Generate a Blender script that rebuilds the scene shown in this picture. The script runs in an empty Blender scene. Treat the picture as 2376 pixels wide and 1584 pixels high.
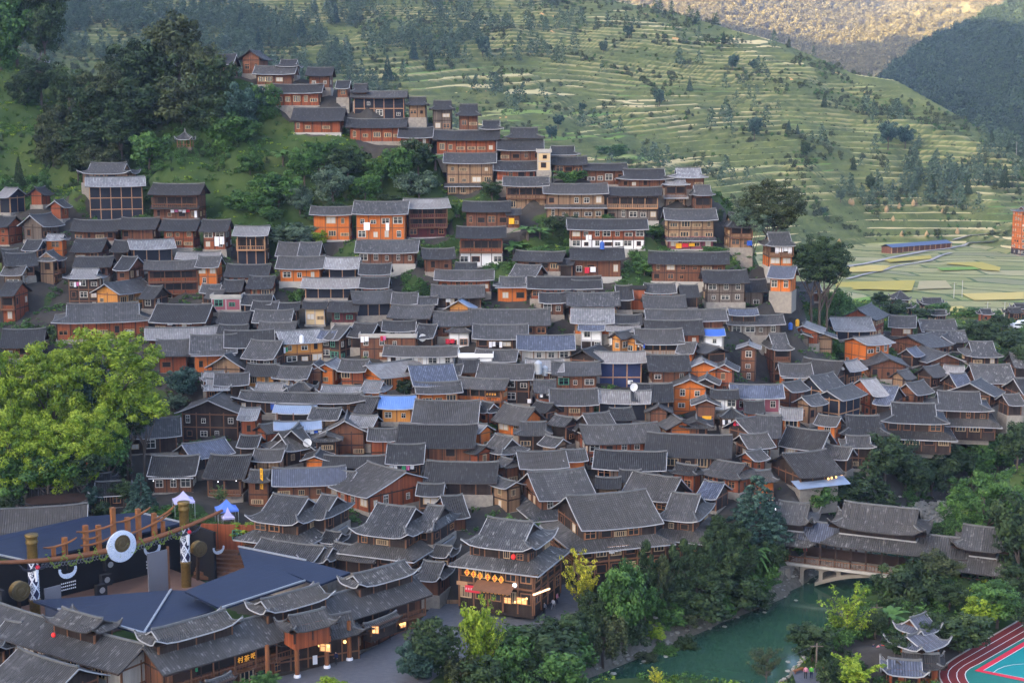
import bpy, math, random
import numpy as np
from mathutils import Vector, Matrix

scene = bpy.context.scene
# ------------------------------------------------------------------ camera, sky, sun, exposure
F, CU, CV, H = 3300.0, 1188.0, 792.0, 72.0       # focal length in photo pixels, photo centre, camera height
PITCH = math.atan((792 - 300) / F)
cam = bpy.data.cameras.new("camera"); cam.lens = F / 2376 * 36; cam.sensor_width = 36
cam.clip_start = 1.0; cam.clip_end = 20000
camo = bpy.data.objects.new("camera", cam); scene.collection.objects.link(camo)
camo.location = (0, 0, H); camo.rotation_euler = (math.pi / 2 - PITCH, 0, 0)
scene.camera = camo
SUN_EL, SUN_AZ = math.radians(14.5), math.radians(-124)   # low sun behind the mountain on the left
world = bpy.data.worlds.new("World"); scene.world = world; world.use_nodes = True
wn = world.node_tree; bg = wn.nodes["Background"]
sky = wn.nodes.new("ShaderNodeTexSky"); sky.sky_type = 'NISHITA'; sky.sun_disc = False
sky.sun_elevation = SUN_EL; sky.sun_rotation = SUN_AZ; sky.altitude = 800; sky.air_density = 0.45; sky.dust_density = 6.0; sky.ozone_density = 0.3
wn.links.new(sky.outputs[0], bg.inputs[0]); bg.inputs[1].default_value = 0.15
sun = bpy.data.lights.new("sun", 'SUN'); sun.energy = 5.0; sun.angle = math.radians(0.5); sun.color = (1.0, 0.70, 0.42)
suno = bpy.data.objects.new("sun", sun); scene.collection.objects.link(suno)
sd = Vector((math.sin(SUN_AZ) * math.cos(SUN_EL), math.cos(SUN_AZ) * math.cos(SUN_EL), math.sin(SUN_EL)))
suno.rotation_euler = (-sd).to_track_quat('-Z', 'Y').to_euler()
vs = scene.view_settings; vs.view_transform = 'Standard'; vs.look = 'None'; vs.gamma = 1.0; vs.use_curve_mapping = False
vs.exposure = 3.2
scene.render.engine = 'CYCLES'
cy = scene.cycles; cy.use_denoising = True; cy.use_adaptive_sampling = True; cy.adaptive_threshold = .025; cy.max_bounces = 5; cy.diffuse_bounces = 2; cy.glossy_bounces = 2
cy.transmission_bounces = 2; cy.volume_bounces = 0; cy.transparent_max_bounces = 4
cy.caustics_reflective = False; cy.caustics_refractive = False
try: cy.denoiser = 'OPENIMAGEDENOISE'; cy.denoising_prefilter = 'ACCURATE'
except Exception: pass

# ------------------------------------------------------------------ projection helpers
SP, CP = math.sin(PITCH), math.cos(PITCH)
def ratio(v):
    t = (v - CV) / F
    return (SP + t * CP) / (CP - t * SP)
def P(u, v, Y):                       # the point seen at photo pixel (u, v) that lies Y metres away
    t = (v - CV) / F; d = CP - t * SP
    return Vector((Y * (u - CU) / F / d, Y, H - Y * ratio(v)))
def PZ(u, v, z):                      # the point seen at (u, v) at height z
    return P(u, v, (H - z) / ratio(v))
def proj(p):
    x, y, z = p[0], p[1], p[2] - H
    f = y * CP - z * SP; up = y * SP + z * CP
    return CU + F * x / f, CV - F * up / f
def lerp_tab(tab, v):
    if v <= tab[0][0]: return tab[0][1]
    for (a, ya), (b, yb) in zip(tab, tab[1:]):
        if v <= b: return ya + (yb - ya) * (v - a) / (b - a)
    return tab[-1][1]
HILL = [(0, 400), (130, 378), (200, 368), (300, 355), (400, 341), (500, 325), (600, 308), (700, 291), (800, 275), (900, 259),
        (1000, 244), (1100, 230), (1200, 215), (1300, 200), (1400, 178), (1500, 172), (1584, 166)]
VALE = [(600, 500), (680, 420), (720, 372), (800, 322), (900, 284), (1000, 258), (1100, 242), (1200, 228), (1300, 210), (1400, 178), (1584, 166)]
def dep(u, v):
    a = lerp_tab(HILL, v)
    if v < 640: return a
    b = lerp_tab(VALE, v); w = min(1, max(0, (u - 1680) / 480))
    return a + (b - a) * w

# ------------------------------------------------------------------ object helpers
COL = scene.collection
def link(o, parent=None):
    COL.objects.link(o)
    if parent is not None: o.parent = parent
    return o
def empty(name, loc=(0, 0, 0), rz=0.0):
    o = bpy.data.objects.new(name, None); o.location = loc; o.rotation_euler = (0, 0, rz); o.empty_display_size = 0.1
    return link(o)
def tag(o, label=None, cat=None, group=None, kind=None):
    if label: o["label"] = label
    if cat: o["category"] = cat
    if group: o["group"] = group
    if kind: o["kind"] = kind
    return o
class MB:
    def __init__(s): s.v = []; s.f = []; s.m = []; s.uv = []
    def add(s, vs): n = len(s.v); s.v.extend([tuple(p) for p in vs]); return n
    def face(s, pts, m=0, uv=None):
        n = s.add(pts); s.f.append(tuple(range(n, n + len(pts)))); s.m.append(m)
        s.uv.extend(uv if uv else [(0, 0)] * len(pts))
    def box(s, x0, x1, y0, y1, z0, z1, m=0, skip=""):
        n = s.add([(x0, y0, z0), (x1, y0, z0), (x1, y1, z0), (x0, y1, z0), (x0, y0, z1), (x1, y0, z1), (x1, y1, z1), (x0, y1, z1)])
        for k, q in (("b", (3, 2, 1, 0)), ("t", (4, 5, 6, 7)), ("f", (0, 1, 5, 4)), ("r", (1, 2, 6, 5)), ("k", (2, 3, 7, 6)), ("l", (3, 0, 4, 7))):
            if k in skip: continue
            s.f.append(tuple(n + i for i in q)); s.m.append(m); s.uv.extend([(0, 0)] * 4)
    def bar(s, p, q, w, h=None, m=0):                     # a square bar from p to q
        p, q = Vector(p), Vector(q); h = h or w; d = (q - p)
        if d.length < 1e-6: return
        d.normalize(); a = d.cross(Vector((0, 0, 1)))
        if a.length < 1e-3: a = Vector((1, 0, 0))
        a.normalize(); b = a.cross(d) * (h / 2); a = a * (w / 2)
        n = s.add([p - a - b, p + a - b, p + a + b, p - a + b, q - a - b, q + a - b, q + a + b, q - a + b])
        for f in ((0, 1, 2, 3), (7, 6, 5, 4), (0, 4, 5, 1), (1, 5, 6, 2), (2, 6, 7, 3), (3, 7, 4, 0)):
            s.f.append(tuple(n + i for i in f)); s.m.append(m); s.uv.extend([(0, 0)] * 4)
    def tube(s, pts, rad, seg=8, m=0, cap=True):
        pts = [Vector(p) for p in pts]; rad = rad if isinstance(rad, (list, tuple)) else [rad] * len(pts)
        rings = []
        for i, p in enumerate(pts):
            d = (pts[min(i + 1, len(pts) - 1)] - pts[max(i - 1, 0)])
            d = d.normalized() if d.length > 1e-9 else Vector((0, 0, 1))
            a = d.cross(Vector((0, 0, 1)))
            if a.length < 1e-2: a = d.cross(Vector((0, 1, 0)))
            a.normalize(); b = d.cross(a)
            rings.append(s.add([p + (a * math.cos(t) + b * math.sin(t)) * rad[i] for t in (2 * math.pi * k / seg for k in range(seg))]))
        for r0, r1 in zip(rings, rings[1:]):
            for k in range(seg):
                k2 = (k + 1) % seg
                s.f.append((r0 + k, r0 + k2, r1 + k2, r1 + k)); s.m.append(m); s.uv.extend([(0, 0)] * 4)
        if cap:
            for r in (rings[0], rings[-1]):
                s.f.append(tuple(r + k for k in range(seg))); s.m.append(m); s.uv.extend([(0, 0)] * seg)
    def lathe(s, prof, seg=16, m=0, c=(0, 0)):
        rings = [s.add([(c[0] + r * math.cos(2 * math.pi * k / seg), c[1] + r * math.sin(2 * math.pi * k / seg), z) for k in range(seg)]) for r, z in prof]
        for r0, r1 in zip(rings, rings[1:]):
            for k in range(seg):
                k2 = (k + 1) % seg
                s.f.append((r0 + k, r0 + k2, r1 + k2, r1 + k)); s.m.append(m); s.uv.extend([(0, 0)] * 4)
    def mesh(s, name, mats):
        me = bpy.data.meshes.new(name); me.from_pydata(s.v, [], s.f)
        for mm in (mats if isinstance(mats, (list, tuple)) else [mats]): me.materials.append(mm)
        if any(s.m): me.polygons.foreach_set("material_index", s.m)
        if any(t != (0, 0) for t in s.uv):
            l = me.uv_layers.new(name="uv"); l.data.foreach_set("uv", [c for t in s.uv for c in t])
        me.update(); return me
    def build(s, name, mats, parent=None, smooth=False):
        me = s.mesh(name, mats)
        if smooth: me.polygons.foreach_set("use_smooth", [True] * len(me.polygons))
        return link(bpy.data.objects.new(name, me), parent)
def inst(name, me, parent=None, loc=(0, 0, 0), rz=0.0, sc=(1, 1, 1)):
    o = bpy.data.objects.new(name, me); o.location = loc; o.rotation_euler = (0, 0, rz); o.scale = sc
    return link(o, parent)
def np_mesh(name, verts, faces, mats, smooth=False, attr=None):
    """verts (n,3), faces (m,k) with k = 3 or 4"""
    me = bpy.data.meshes.new(name); n, (m, k) = len(verts), faces.shape
    me.vertices.add(n); me.vertices.foreach_set("co", np.asarray(verts, np.float32).ravel())
    me.loops.add(m * k); me.loops.foreach_set("vertex_index", faces.astype(np.int32).ravel())
    me.polygons.add(m); me.polygons.foreach_set("loop_start", np.arange(0, m * k, k, dtype=np.int32))
    if smooth: me.polygons.foreach_set("use_smooth", np.ones(m, bool))
    for mm in (mats if isinstance(mats, (list, tuple)) else [mats]): me.materials.append(mm)
    if attr is not None:
        a = me.attributes.new("tint", 'FLOAT', 'POINT'); a.data.foreach_set("value", np.asarray(attr, np.float32))
    me.update(calc_edges=True); me.validate(); return me

# ------------------------------------------------------------------ value noise (numpy)
_rs = np.random.RandomState(7); _perm = _rs.permutation(4096); _val = _rs.rand(4096)
def vnoise(x, y, seed=0):
    xi = np.floor(x).astype(np.int64); yi = np.floor(y).astype(np.int64); xf = x - xi; yf = y - yi
    xf = xf * xf * (3 - 2 * xf); yf = yf * yf * (3 - 2 * yf)
    def h(a, b): return _val[(_perm[(a + seed * 131) % 4096] + b * 57 + seed) % 4096]
    return (h(xi, yi) * (1 - xf) + h(xi + 1, yi) * xf) * (1 - yf) + (h(xi, yi + 1) * (1 - xf) + h(xi + 1, yi + 1) * xf) * yf
def fbm(x, y, seed=0, o=4):
    r = 0; a = 1.0; t = 0
    for i in range(o): r = r + a * vnoise(x * 2 ** i, y * 2 ** i, seed + i); t += a; a *= .5
    return r / t

# ------------------------------------------------------------------ materials
class NT:
    def __init__(s, name, rough=0.8, spec=0.3):
        s.m = bpy.data.materials.new(name); s.m.use_nodes = True; s.t = s.m.node_tree; s.b = s.t.nodes["Principled BSDF"]
        s.b.inputs["Roughness"].default_value = rough; s.b.inputs["Specular IOR Level"].default_value = spec
    def n(s, typ, **kw):
        o = s.t.nodes.new("ShaderNode" + typ)
        for k, val in kw.items():
            if k.startswith("i_"):
                key = k[2:]; key = int(key) if key.isdigit() else key
                if hasattr(val, "is_output") or isinstance(val, bpy.types.NodeSocket): s.t.links.new(val, o.inputs[key])
                else: o.inputs[key].default_value = val
            else: setattr(o, k, val)
        return o
    def math(s, op, a, b=0.0, c=0.0):
        o = s.n("Math", operation=op)
        for i, x in enumerate((a, b, c)):
            if isinstance(x, bpy.types.NodeSocket): s.t.links.new(x, o.inputs[i])
            else: o.inputs[i].default_value = x
        return o.outputs[0]
    def mix(s, f, a, b, blend='MIX'):
        o = s.n("Mix", data_type='RGBA', blend_type=blend)
        for i, x in ((0, f), (6, a), (7, b)):
            if isinstance(x, bpy.types.NodeSocket): s.t.links.new(x, o.inputs[i])
            else: o.inputs[i].default_value = (*x, 1) if isinstance(x, tuple) and len(x) == 3 else x
        return o.outputs[2]
    def ramp(s, fac, stops):
        o = s.n("ValToRGB"); s.t.links.new(fac, o.inputs[0]); e = o.color_ramp.elements
        while len(e) < len(stops): e.new(0.5)
        for el, (p, c) in zip(e, stops): el.position = p; el.color = (*c, 1) if len(c) == 3 else c
        return o.outputs[0]
    def noise(s, vec, scale, detail=3, rough=0.55, out=0):
        o = s.n("TexNoise"); o.inputs["Scale"].default_value = scale; o.inputs["Detail"].default_value = detail; o.inputs["Roughness"].default_value = rough
        if vec is not None: s.t.links.new(vec, o.inputs["Vector"])
        return o.outputs[out]
    def color(s, c):
        if isinstance(c, bpy.types.NodeSocket): s.t.links.new(c, s.b.inputs["Base Color"])
        else: s.b.inputs["Base Color"].default_value = (*c, 1)
    def bump(s, hgt, st=0.4, dist=0.05):
        o = s.n("Bump"); o.inputs["Strength"].default_value = st; o.inputs["Distance"].default_value = dist
        s.t.links.new(hgt, o.inputs["Height"]); s.t.links.new(o.outputs[0], s.b.inputs["Normal"])
def sc3(c, k): return tuple(min(1, x * k) for x in c)
MAT = {}
def plain(name, c, rough=0.8, var=0.25, scale=1.2, metal=0.0, spec=0.3):
    t = NT(name, rough, spec); tc = t.n("TexCoord").outputs["Object"]; oi = t.n("ObjectInfo").outputs["Random"]
    nz = t.noise(tc, scale, 4)
    col = t.mix(nz, sc3(c, 1 - var), sc3(c, 1 + var))
    col = t.mix(t.math('MULTIPLY', oi, 0.35), col, sc3(c, .7))
    t.color(col); t.b.inputs["Metallic"].default_value = metal; MAT[name] = t.m; return t.m
def wood(name, c, dark=0.45, wear=(0.16, 0.13, 0.11), wearamt=0.35):
    """upright weathered planks: boards 0.2 m wide, each of its own tone, grain and stains"""
    t = NT(name, 0.75, 0.25); g = t.n("TexCoord").outputs["Object"]; sp = t.n("SeparateXYZ", i_0=g)
    oi = t.n("ObjectInfo").outputs["Random"]
    h = t.math('ADD', sp.outputs[0], sp.outputs[1]); z = sp.outputs[2]
    pk = t.math('FLOOR', t.math('DIVIDE', h, 0.21))
    wn_ = t.n("TexWhiteNoise", noise_dimensions='2D', i_0=t.n("CombineXYZ", i_0=pk, i_1=t.math('MULTIPLY', oi, 97.0)).outputs[0]).outputs[0]
    gv = t.n("CombineXYZ", i_0=t.math('MULTIPLY', h, 9.0), i_1=t.math('MULTIPLY', oi, 50.0), i_2=t.math('MULTIPLY', z, .7)).outputs[0]
    grain = t.noise(gv, 1.0, 3)
    base = t.mix(wn_, sc3(c, 1 - dark), sc3(c, 1 + dark * .6))
    base = t.mix(t.math('MULTIPLY', grain, .6), base, sc3(c, .45))
    st = t.noise(t.n("CombineXYZ", i_0=t.math('MULTIPLY', h, .5), i_1=t.math('MULTIPLY', oi, 80.0), i_2=t.math('MULTIPLY', z, .35)).outputs[0], 1.0, 4)
    stf = t.math('MULTIPLY', t.math('SUBTRACT', st, .42), 2.2); stf = t.math('MAXIMUM', stf, 0.0)
    base = t.mix(t.math('MULTIPLY', t.math('MINIMUM', stf, 1.0), wearamt), base, wear)
    base = t.mix(t.math('MULTIPLY', oi, .45), base, sc3(c, .62))
    fr = t.math('FRACT', t.math('DIVIDE', h, 0.21))
    gap = t.math('GREATER_THAN', t.math('ABSOLUTE', t.math('SUBTRACT', fr, .5)), .44)
    base = t.mix(t.math('MULTIPLY', gap, .55), base, sc3(c, .25))
    t.color(base); t.bump(t.math('SUBTRACT', grain, gap), .35, .03); MAT[name] = t.m; return t.m
def rooftile(name, c, pale, amt):
    """clay tile courses running down the slope (uv in metres: u along the eave, v up the slope)"""
    t = NT(name, 0.72, 0.35); uv = t.n("UVMap").outputs[0]; sp = t.n("SeparateXYZ", i_0=uv); oi = t.n("ObjectInfo").outputs["Random"]
    u, v = sp.outputs[0], sp.outputs[1]; PU = 0.34
    cu = t.math('FLOOR', t.math('DIVIDE', u, PU)); cv = t.math('FLOOR', t.math('DIVIDE', t.math('ADD', v, t.math('MULTIPLY', cu, .37)), .8))
    w1 = t.n("TexWhiteNoise", noise_dimensions='3D', i_0=t.n("CombineXYZ", i_0=cu, i_1=cv, i_2=t.math('MULTIPLY', oi, 99.)).outputs[0]).outputs[0]
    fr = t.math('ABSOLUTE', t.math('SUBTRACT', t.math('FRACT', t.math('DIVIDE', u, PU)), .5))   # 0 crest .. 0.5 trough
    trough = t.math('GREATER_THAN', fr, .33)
    off = t.n("VectorMath", operation='ADD', i_0=uv, i_1=t.n("CombineXYZ", i_0=t.math('MULTIPLY', oi, 300.), i_1=t.math('MULTIPLY', oi, 170.)).outputs[0]).outputs[0]
    big = t.noise(off, .16, 3); mid = t.noise(off, .9, 4)
    col = t.mix(w1, sc3(c, .72), sc3(c, 1.3))
    pf = t.math('MULTIPLY', t.math('MAXIMUM', t.math('SUBTRACT', t.math('ADD', mid, t.math('MULTIPLY', w1, .30)), .74), 0.0), 4.0)
    col = t.mix(t.math('MULTIPLY', t.math('MINIMUM', pf, 1.0), amt), col, pale)
    col = t.mix(t.math('MULTIPLY', t.math('MAXIMUM', t.math('SUBTRACT', big, .5), 0.0), 2.2), col, sc3(c, .55))
    moss = t.math('MAXIMUM', t.math('SUBTRACT', t.noise(off, .33, 4), .58), 0.0)
    col = t.mix(t.math('MULTIPLY', moss, 2.5), col, (0.05, 0.055, 0.035))
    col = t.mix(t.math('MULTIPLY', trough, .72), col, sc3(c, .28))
    col = t.mix(t.math('MULTIPLY', oi, .55), col, sc3(c, .5))
    h2 = t.math('FRACT', t.math('MULTIPLY', oi, 7.31)); col = t.mix(t.math('MULTIPLY', h2, .35), col, (c[0] * 1.15, c[1] * .98, c[2] * .78))
    patch = t.math('GREATER_THAN', t.noise(off, .10, 1), .60); col = t.mix(t.math('MULTIPLY', patch, .2), col, sc3(c, 1.6))
    t.color(col); t.bump(t.math('SUBTRACT', t.math('MULTIPLY', mid, .3), t.math('MULTIPLY', fr, 2.)), .6, .08); MAT[name] = t.m; return t.m
rooftile('tile_dark', (0.028, 0.0275, 0.027), (0.15, 0.155, 0.16), .5)
rooftile('tile_mid', (0.062, 0.061, 0.060), (0.25, 0.25, 0.25), .55)
rooftile('tile_light', (0.22, 0.22, 0.222), (0.44, 0.445, 0.45), .6)
rooftile('tile_blue', (0.080, 0.095, 0.135), (0.25, 0.28, 0.34), .5)
rooftile('tile_mottled', (0.066, 0.066, 0.066), (0.36, 0.36, 0.35), .95)
wood('wood_black', (0.030, 0.019, 0.014))
wood('wood_brown', (0.175, 0.066, 0.030), wear=(.15, .11, .08), wearamt=.45)
wood('wood_red', (0.31, 0.078, 0.026), wear=(.14, .09, .06), wearamt=.4)
wood('wood_maroon', (0.110, 0.022, 0.022), wearamt=.15)
wood('wood_orange', (0.62, 0.16, 0.022), .22, wearamt=.12)
wood('wood_yellow', (0.62, 0.27, 0.06), .2, wearamt=.12)
wood('wood_grey', (0.15, 0.118, 0.092))
wood('wood_tan', (0.31, 0.19, 0.105), wear=(.2, .14, .09))
wood('wood_pale', (0.48, 0.44, 0.38), .15, wearamt=.2)
plain('net_black', (0.016, 0.018, 0.026), .9, .5, .6)
plain('net_blue', (0.020, 0.030, 0.085), .8, .5, .4)
plain('concrete', (0.36, 0.34, 0.30), .9, .3, .8)
plain('white_paint', (0.70, 0.69, 0.66), .7, .15, .8)
plain('cream_plaster', (0.58, 0.42, 0.22), .8, .15, .8)
plain('pink_wall', (0.24, 0.07, 0.09), .8, .2, .8)
plain('stone', (0.26, 0.23, 0.19), .95, .5, 1.6)
plain('trim_pale', (0.33, 0.33, 0.33), .8, .3, .7)
plain('trim_dark', (0.055, 0.05, 0.047), .85, .4, .9)
plain('ridge_grey', (0.12, 0.122, 0.12), .9, .5, 1.1)
plain('beam_dark', (0.045, 0.026, 0.018), .8, .4)
plain('beam_brown', (0.16, 0.075, 0.038), .8, .4)
plain('beam_tan', (0.36, 0.20, 0.10), .8, .3)
plain('frame_white', (0.46, 0.44, 0.38), .6, .15)
plain('frame_wood', (0.30, 0.14, 0.06), .7, .3)
plain('frame_cream', (0.42, 0.30, 0.17), .7, .2)
plain('frame_green', (0.06, 0.22, 0.15), .6, .2)
plain('curtain', (0.50, 0.47, 0.42), .9, .2)
plain('inside_shade', (0.014, 0.011, 0.010), .8, .4)  # flat dark colour painted in for the shade inside openings
plain('metal_grey', (0.42, 0.44, 0.46), .4, .15, 1, .6)
plain('sheet_blue', (0.22, 0.28, 0.38), .5, .25, .5)
plain('tarp_blue', (0.04, 0.11, 0.38), .6, .3, .6)
plain('tarp_paleblue', (0.12, 0.22, 0.46), .6, .25, .5)
plain('cloth_white', (0.76, 0.76, 0.78), .9, .08)
plain('cloth_red', (0.55, 0.03, 0.05), .9, .1)
plain('cloth_blue', (0.03, 0.10, 0.45), .9, .1)
plain('cloth_pink', (0.55, 0.14, 0.30), .9, .1)
plain('cloth_dark', (0.03, 0.03, 0.04), .9, .1)
plain('cloth_green', (0.05, 0.32, 0.14), .9, .1)
plain('cloth_yellow', (0.75, 0.38, 0.02), .9, .1)
def glass():
    t = NT('pane_glass', .12, .5); oi = t.n("ObjectInfo").outputs["Random"]
    t.color(t.mix(oi, (0.010, 0.011, 0.013), (0.05, 0.055, 0.055))); MAT['pane_glass'] = t.m
glass()
# ------------------------------------------------------------------ roofs
ROOFM = dict(d='tile_dark', m='tile_mid', l='tile_light', b='tile_blue', x='tile_mottled', s='sheet_blue', t='tarp_paleblue', T='tarp_blue', c='concrete', w='white_paint')
WALLM = dict(k='wood_black', b='wood_brown', r='wood_red', m='wood_maroon', o='wood_orange', y='wood_yellow', g='wood_grey', t='wood_tan',
             l='wood_pale', n='net_black', v='net_blue', w='white_paint', c='concrete', e='cream_plaster', p='pink_wall', s='stone')
def sag(t): return 0.84 * t + 0.16 * t * t
def slope(mb, f, a0, a1, b0, b1, ucoord, nx, ny, corr, m=0):
    """grid between the eave a0-a1 and the top b0-b1; f lifts a point; ucoord picks the tile coordinate"""
    a0, a1, b0, b1 = map(Vector, (a0, a1, b0, b1)); sl = ((b0 + b1) / 2 - (a0 + a1) / 2).length
    g = []
    for j in range(ny + 1):
        t = j / ny; l = a0.lerp(b0, t); r = a1.lerp(b1, t); row = []
        for i in range(nx + 1):
            p = l.lerp(r, i / nx); q = f(p)
            if corr: q = Vector((q.x, q.y, q.z + (corr if i % 2 else -corr)))
            row.append((q, (p[ucoord], t * sl)))
        g.append(row)
    n0 = len(mb.v)
    for row in g: mb.v.extend([tuple(q) for q, _ in row])
    k = nx + 1
    for j in range(ny):
        for i in range(nx):
            ids = (j * k + i, j * k + i + 1, (j + 1) * k + i + 1, (j + 1) * k + i)
            mb.f.append(tuple(n0 + q for q in ids)); mb.m.append(m)
            mb.uv.extend([g[j][i][1], g[j][i + 1][1], g[j + 1][i + 1][1], g[j + 1][i][1]])
def roof_dims(L, W, typ):
    if typ == 'X':
        e = min(W * .26, L * .2); return L / 2 - e, .42
    if typ == 'H': return max(.15, L / 2 - W / 2), 1.0
    return L / 2, 0.0
def roof_keypoints(L, W, rise, typ):
    xg, tg = roof_dims(L, W, typ); xr = xg + .35 if typ == 'X' else xg
    if typ == 'f': return [(sx * L / 2, sy * W / 2, 0) for sx in (-1, 1) for sy in (-1, 1)]
    return [(sx * L / 2, sy * W / 2, 0) for sx in (-1, 1) for sy in (-1, 1)] + [(-xr, 0, rise), (xr, 0, rise)]
def make_roof(L, W, rise, typ, mat, trim, parent, z0, near=True, lift=0.12, ridge='ridge_grey', upturn=0.0, name='roof'):
    """a tiled roof: curved slopes, eave boards and ridge caps, eaves at local height z0"""
    mb = MB(); xg, tg = roof_dims(L, W, typ); hw = W / 2; hl = L / 2
    def zc(p):
        t = max(0, 1 - abs(p[1]) / hw) if typ in 'G' else min(max(0, 1 - abs(p[1]) / hw), 1)
        return t
    def f(p):
        t = min(1.0, max(0.0, p[2] / rise))
        cx = min(1, abs(p[0]) / hl); cyy = min(1, abs(p[1]) / hw)
        k = (cx ** 4) * (1 if typ == 'G' else cyy ** 4) * (1 - t) ** 1.5
        return Vector((p[0], p[1], z0 + rise * sag(t) + lift * k + upturn * (cx ** 6) * (cyy ** 6) * (1 - t) + (0.10 * cx ** 3 if typ == 'G' else 0)))
    nxf = max(8, 2 * int(L / .34)) if near else max(6, int(L / 1.2)); cr = .045 if near else 0
    if typ == 'G':
        for sy in (-1, 1):
            vis = sy < 0
            slope(mb, f, (-hl, sy * hw, 0), (hl, sy * hw, 0), (-hl, 0, rise), (hl, 0, rise), 0, nxf if vis or near else 6, 5, cr)
    else:
        xt = xg + .35 if typ == 'X' else xg
        tt = tg if typ == 'X' else 1.0
        yg = hw * (1 - tt); zg = rise * tt
        for sy in (-1, 1):
            slope(mb, f, (-hl, sy * hw, 0), (hl, sy * hw, 0), (-xg, sy * yg, zg), (xg, sy * yg, zg), 0, nxf, 4, cr)
            if typ == 'X': slope(mb, f, (-xt, sy * yg, zg), (xt, sy * yg, zg), (-xt, 0, rise), (xt, 0, rise), 0, nxf, 3, cr)
        nyf = max(6, 2 * int(W / .34)) if near else 6
        for sx in (-1, 1):
            slope(mb, f, (sx * hl, -hw, 0), (sx * hl, hw, 0), (sx * xg, -yg, zg), (sx * xg, yg, zg), 1, nyf, 4, cr)
    roof = mb.build(name, MAT[mat], parent)
    # boards under the tiles and along the edges
    tb = MB(); d = .15
    def edge(p, q, n):
        nonlocal tb
        pts = [f(Vector(p).lerp(Vector(q), i / n)) for i in range(n + 1)]
        for a, b in zip(pts, pts[1:]): tb.bar(a - Vector((0, 0, d * .55)), b - Vector((0, 0, d * .55)), .10, d)
    for sy in (-1, 1): edge((-hl, sy * hw, 0), (hl, sy * hw, 0), 8 if typ != 'G' else 4)
    for sx in (-1, 1):
        if typ == 'G':
            for sy in (-1, 1): edge((sx * hl, sy * hw, 0), (sx * hl, 0, rise), 5)
        else:
            edge((sx * hl, -hw, 0), (sx * hl, hw, 0), 8)
            if typ == 'X':
                keep = tb; tb = MB()
                for sy in (-1, 1): edge((sx * (xg + .35), sy * hw * (1 - tg), rise * tg), (sx * (xg + .35), 0, rise), 3)
                tb.build('verge_board', MAT[trim], roof); tb = keep
    tb.build('eave_board', MAT[trim], roof)
    rb = MB(); xr = hl if typ == 'G' else (xg + .35 if typ == 'X' else xg); n = 8
    pts = [f(Vector((-xr + 2 * xr * i / n, 0, rise))) + Vector((0, 0, .08 + .16 * abs(2 * i / n - 1) ** 5)) for i in range(n + 1)]
    for a, b in zip(pts, pts[1:]): rb.bar(a, b, .26, .24)
    if typ in 'XH':
        for sx in (-1, 1):
            for sy in (-1, 1):
                q = [f(Vector((sx * hl, sy * hw, 0)).lerp(Vector((sx * xg, sy * hw * (1 - tg if typ == 'X' else 0), rise * (tg if typ == 'X' else 1))), i / 5)) + Vector((0, 0, .06)) for i in range(6)]
                hb = MB()
                for a, b in zip(q, q[1:]): hb.bar(a, b, .2, .16)
                hb.build('hip', MAT[ridge], roof)
    rb.build('ridge', MAT[ridge], roof)
    # soffit closes the roof from below
    sb = MB()
    if typ == 'G':
        for sy in (-1, 1): sb.face([f((-hl, sy * hw, 0)) - Vector((0, 0, .34)), f((hl, sy * hw, 0)) - Vector((0, 0, .34)), f((hl, 0, rise)) - Vector((0, 0, .40)), f((-hl, 0, rise)) - Vector((0, 0, .40))])
    else:
        sb.face([(x, y, z0 - .05) for x, y in ((-hl + .1, -hw + .1), (hl - .1, -hw + .1), (hl - .1, hw - .1), (-hl + .1, hw - .1))])
    sb.build('soffit', MAT['beam_dark'], roof)
    return roof, f, xg, tg
# ------------------------------------------------------------------ windows (shared meshes)
def win_mesh(frame, pane, nm, bars=1, cross=1, deep=.1):
    mb = MB(); t = .085
    mb.box(-.5, .5, -deep, 0, 0, t); mb.box(-.5, .5, -deep, 0, 1 - t, 1); mb.box(-.5, -.5 + t, -deep, 0, t, 1 - t); mb.box(.5 - t, .5, -deep, 0, t, 1 - t)
    for i in range(bars): x = -.5 + (i + 1) / (bars + 1); mb.box(x - .03, x + .03, -deep * .8, 0, t, 1 - t)
    if cross: mb.box(-.5 + t, .5 - t, -deep * .75, 0, .60, .65)
    mb.face([(-.5 + t, -deep * .3, t), (.5 - t, -deep * .3, t), (.5 - t, -deep * .3, 1 - t), (-.5 + t, -deep * .3, 1 - t)], 1)
    return mb.mesh(nm, [MAT[frame], MAT[pane]])
WIN = dict(white=win_mesh('frame_white', 'pane_glass', 'window', 1, 1), wood=win_mesh('frame_wood', 'pane_glass', 'window', 1, 1),
           cream=win_mesh('frame_cream', 'pane_glass', 'window', 2, 0), curtain=win_mesh('frame_cream', 'curtain', 'window', 1, 0),
           green=win_mesh('frame_green', 'pane_glass', 'window', 1, 1), dark=win_mesh('beam_brown', 'inside_shade', 'window', 0, 0),
           lattice=win_mesh('frame_cream', 'inside_shade', 'window', 5, 0), open=win_mesh('beam_dark', 'inside_shade', 'window', 0, 0, .06))
def railing_mesh(w):
    mb = MB(); n = max(2, int(w / .45))
    mb.box(-w / 2, w / 2, -1.0, -.0, -.16, 0, 0)
    mb.box(-w / 2, w / 2, -1.0, -.93, .85, .95); mb.box(-w / 2, w / 2, -.99, -.94, .12, .2)
    for i in range(n + 1): x = -w / 2 + w * i / n; mb.box(x - .03, x + .03, -.985, -.945, .0, .86)
    k = max(1, round(w / 3.2))
    for i in range(k + 1): x = -w / 2 + .08 + (w - .16) * i / k; mb.box(x - .08, x + .08, -1.0, -.86, -.1, 2.4)
    return mb
HOUSES = []      # (u, v, root, description) for the labels
RECTS = []       # what each house covers in the photo
GROUND = []      # (x, y, z) the land passes through
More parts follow.
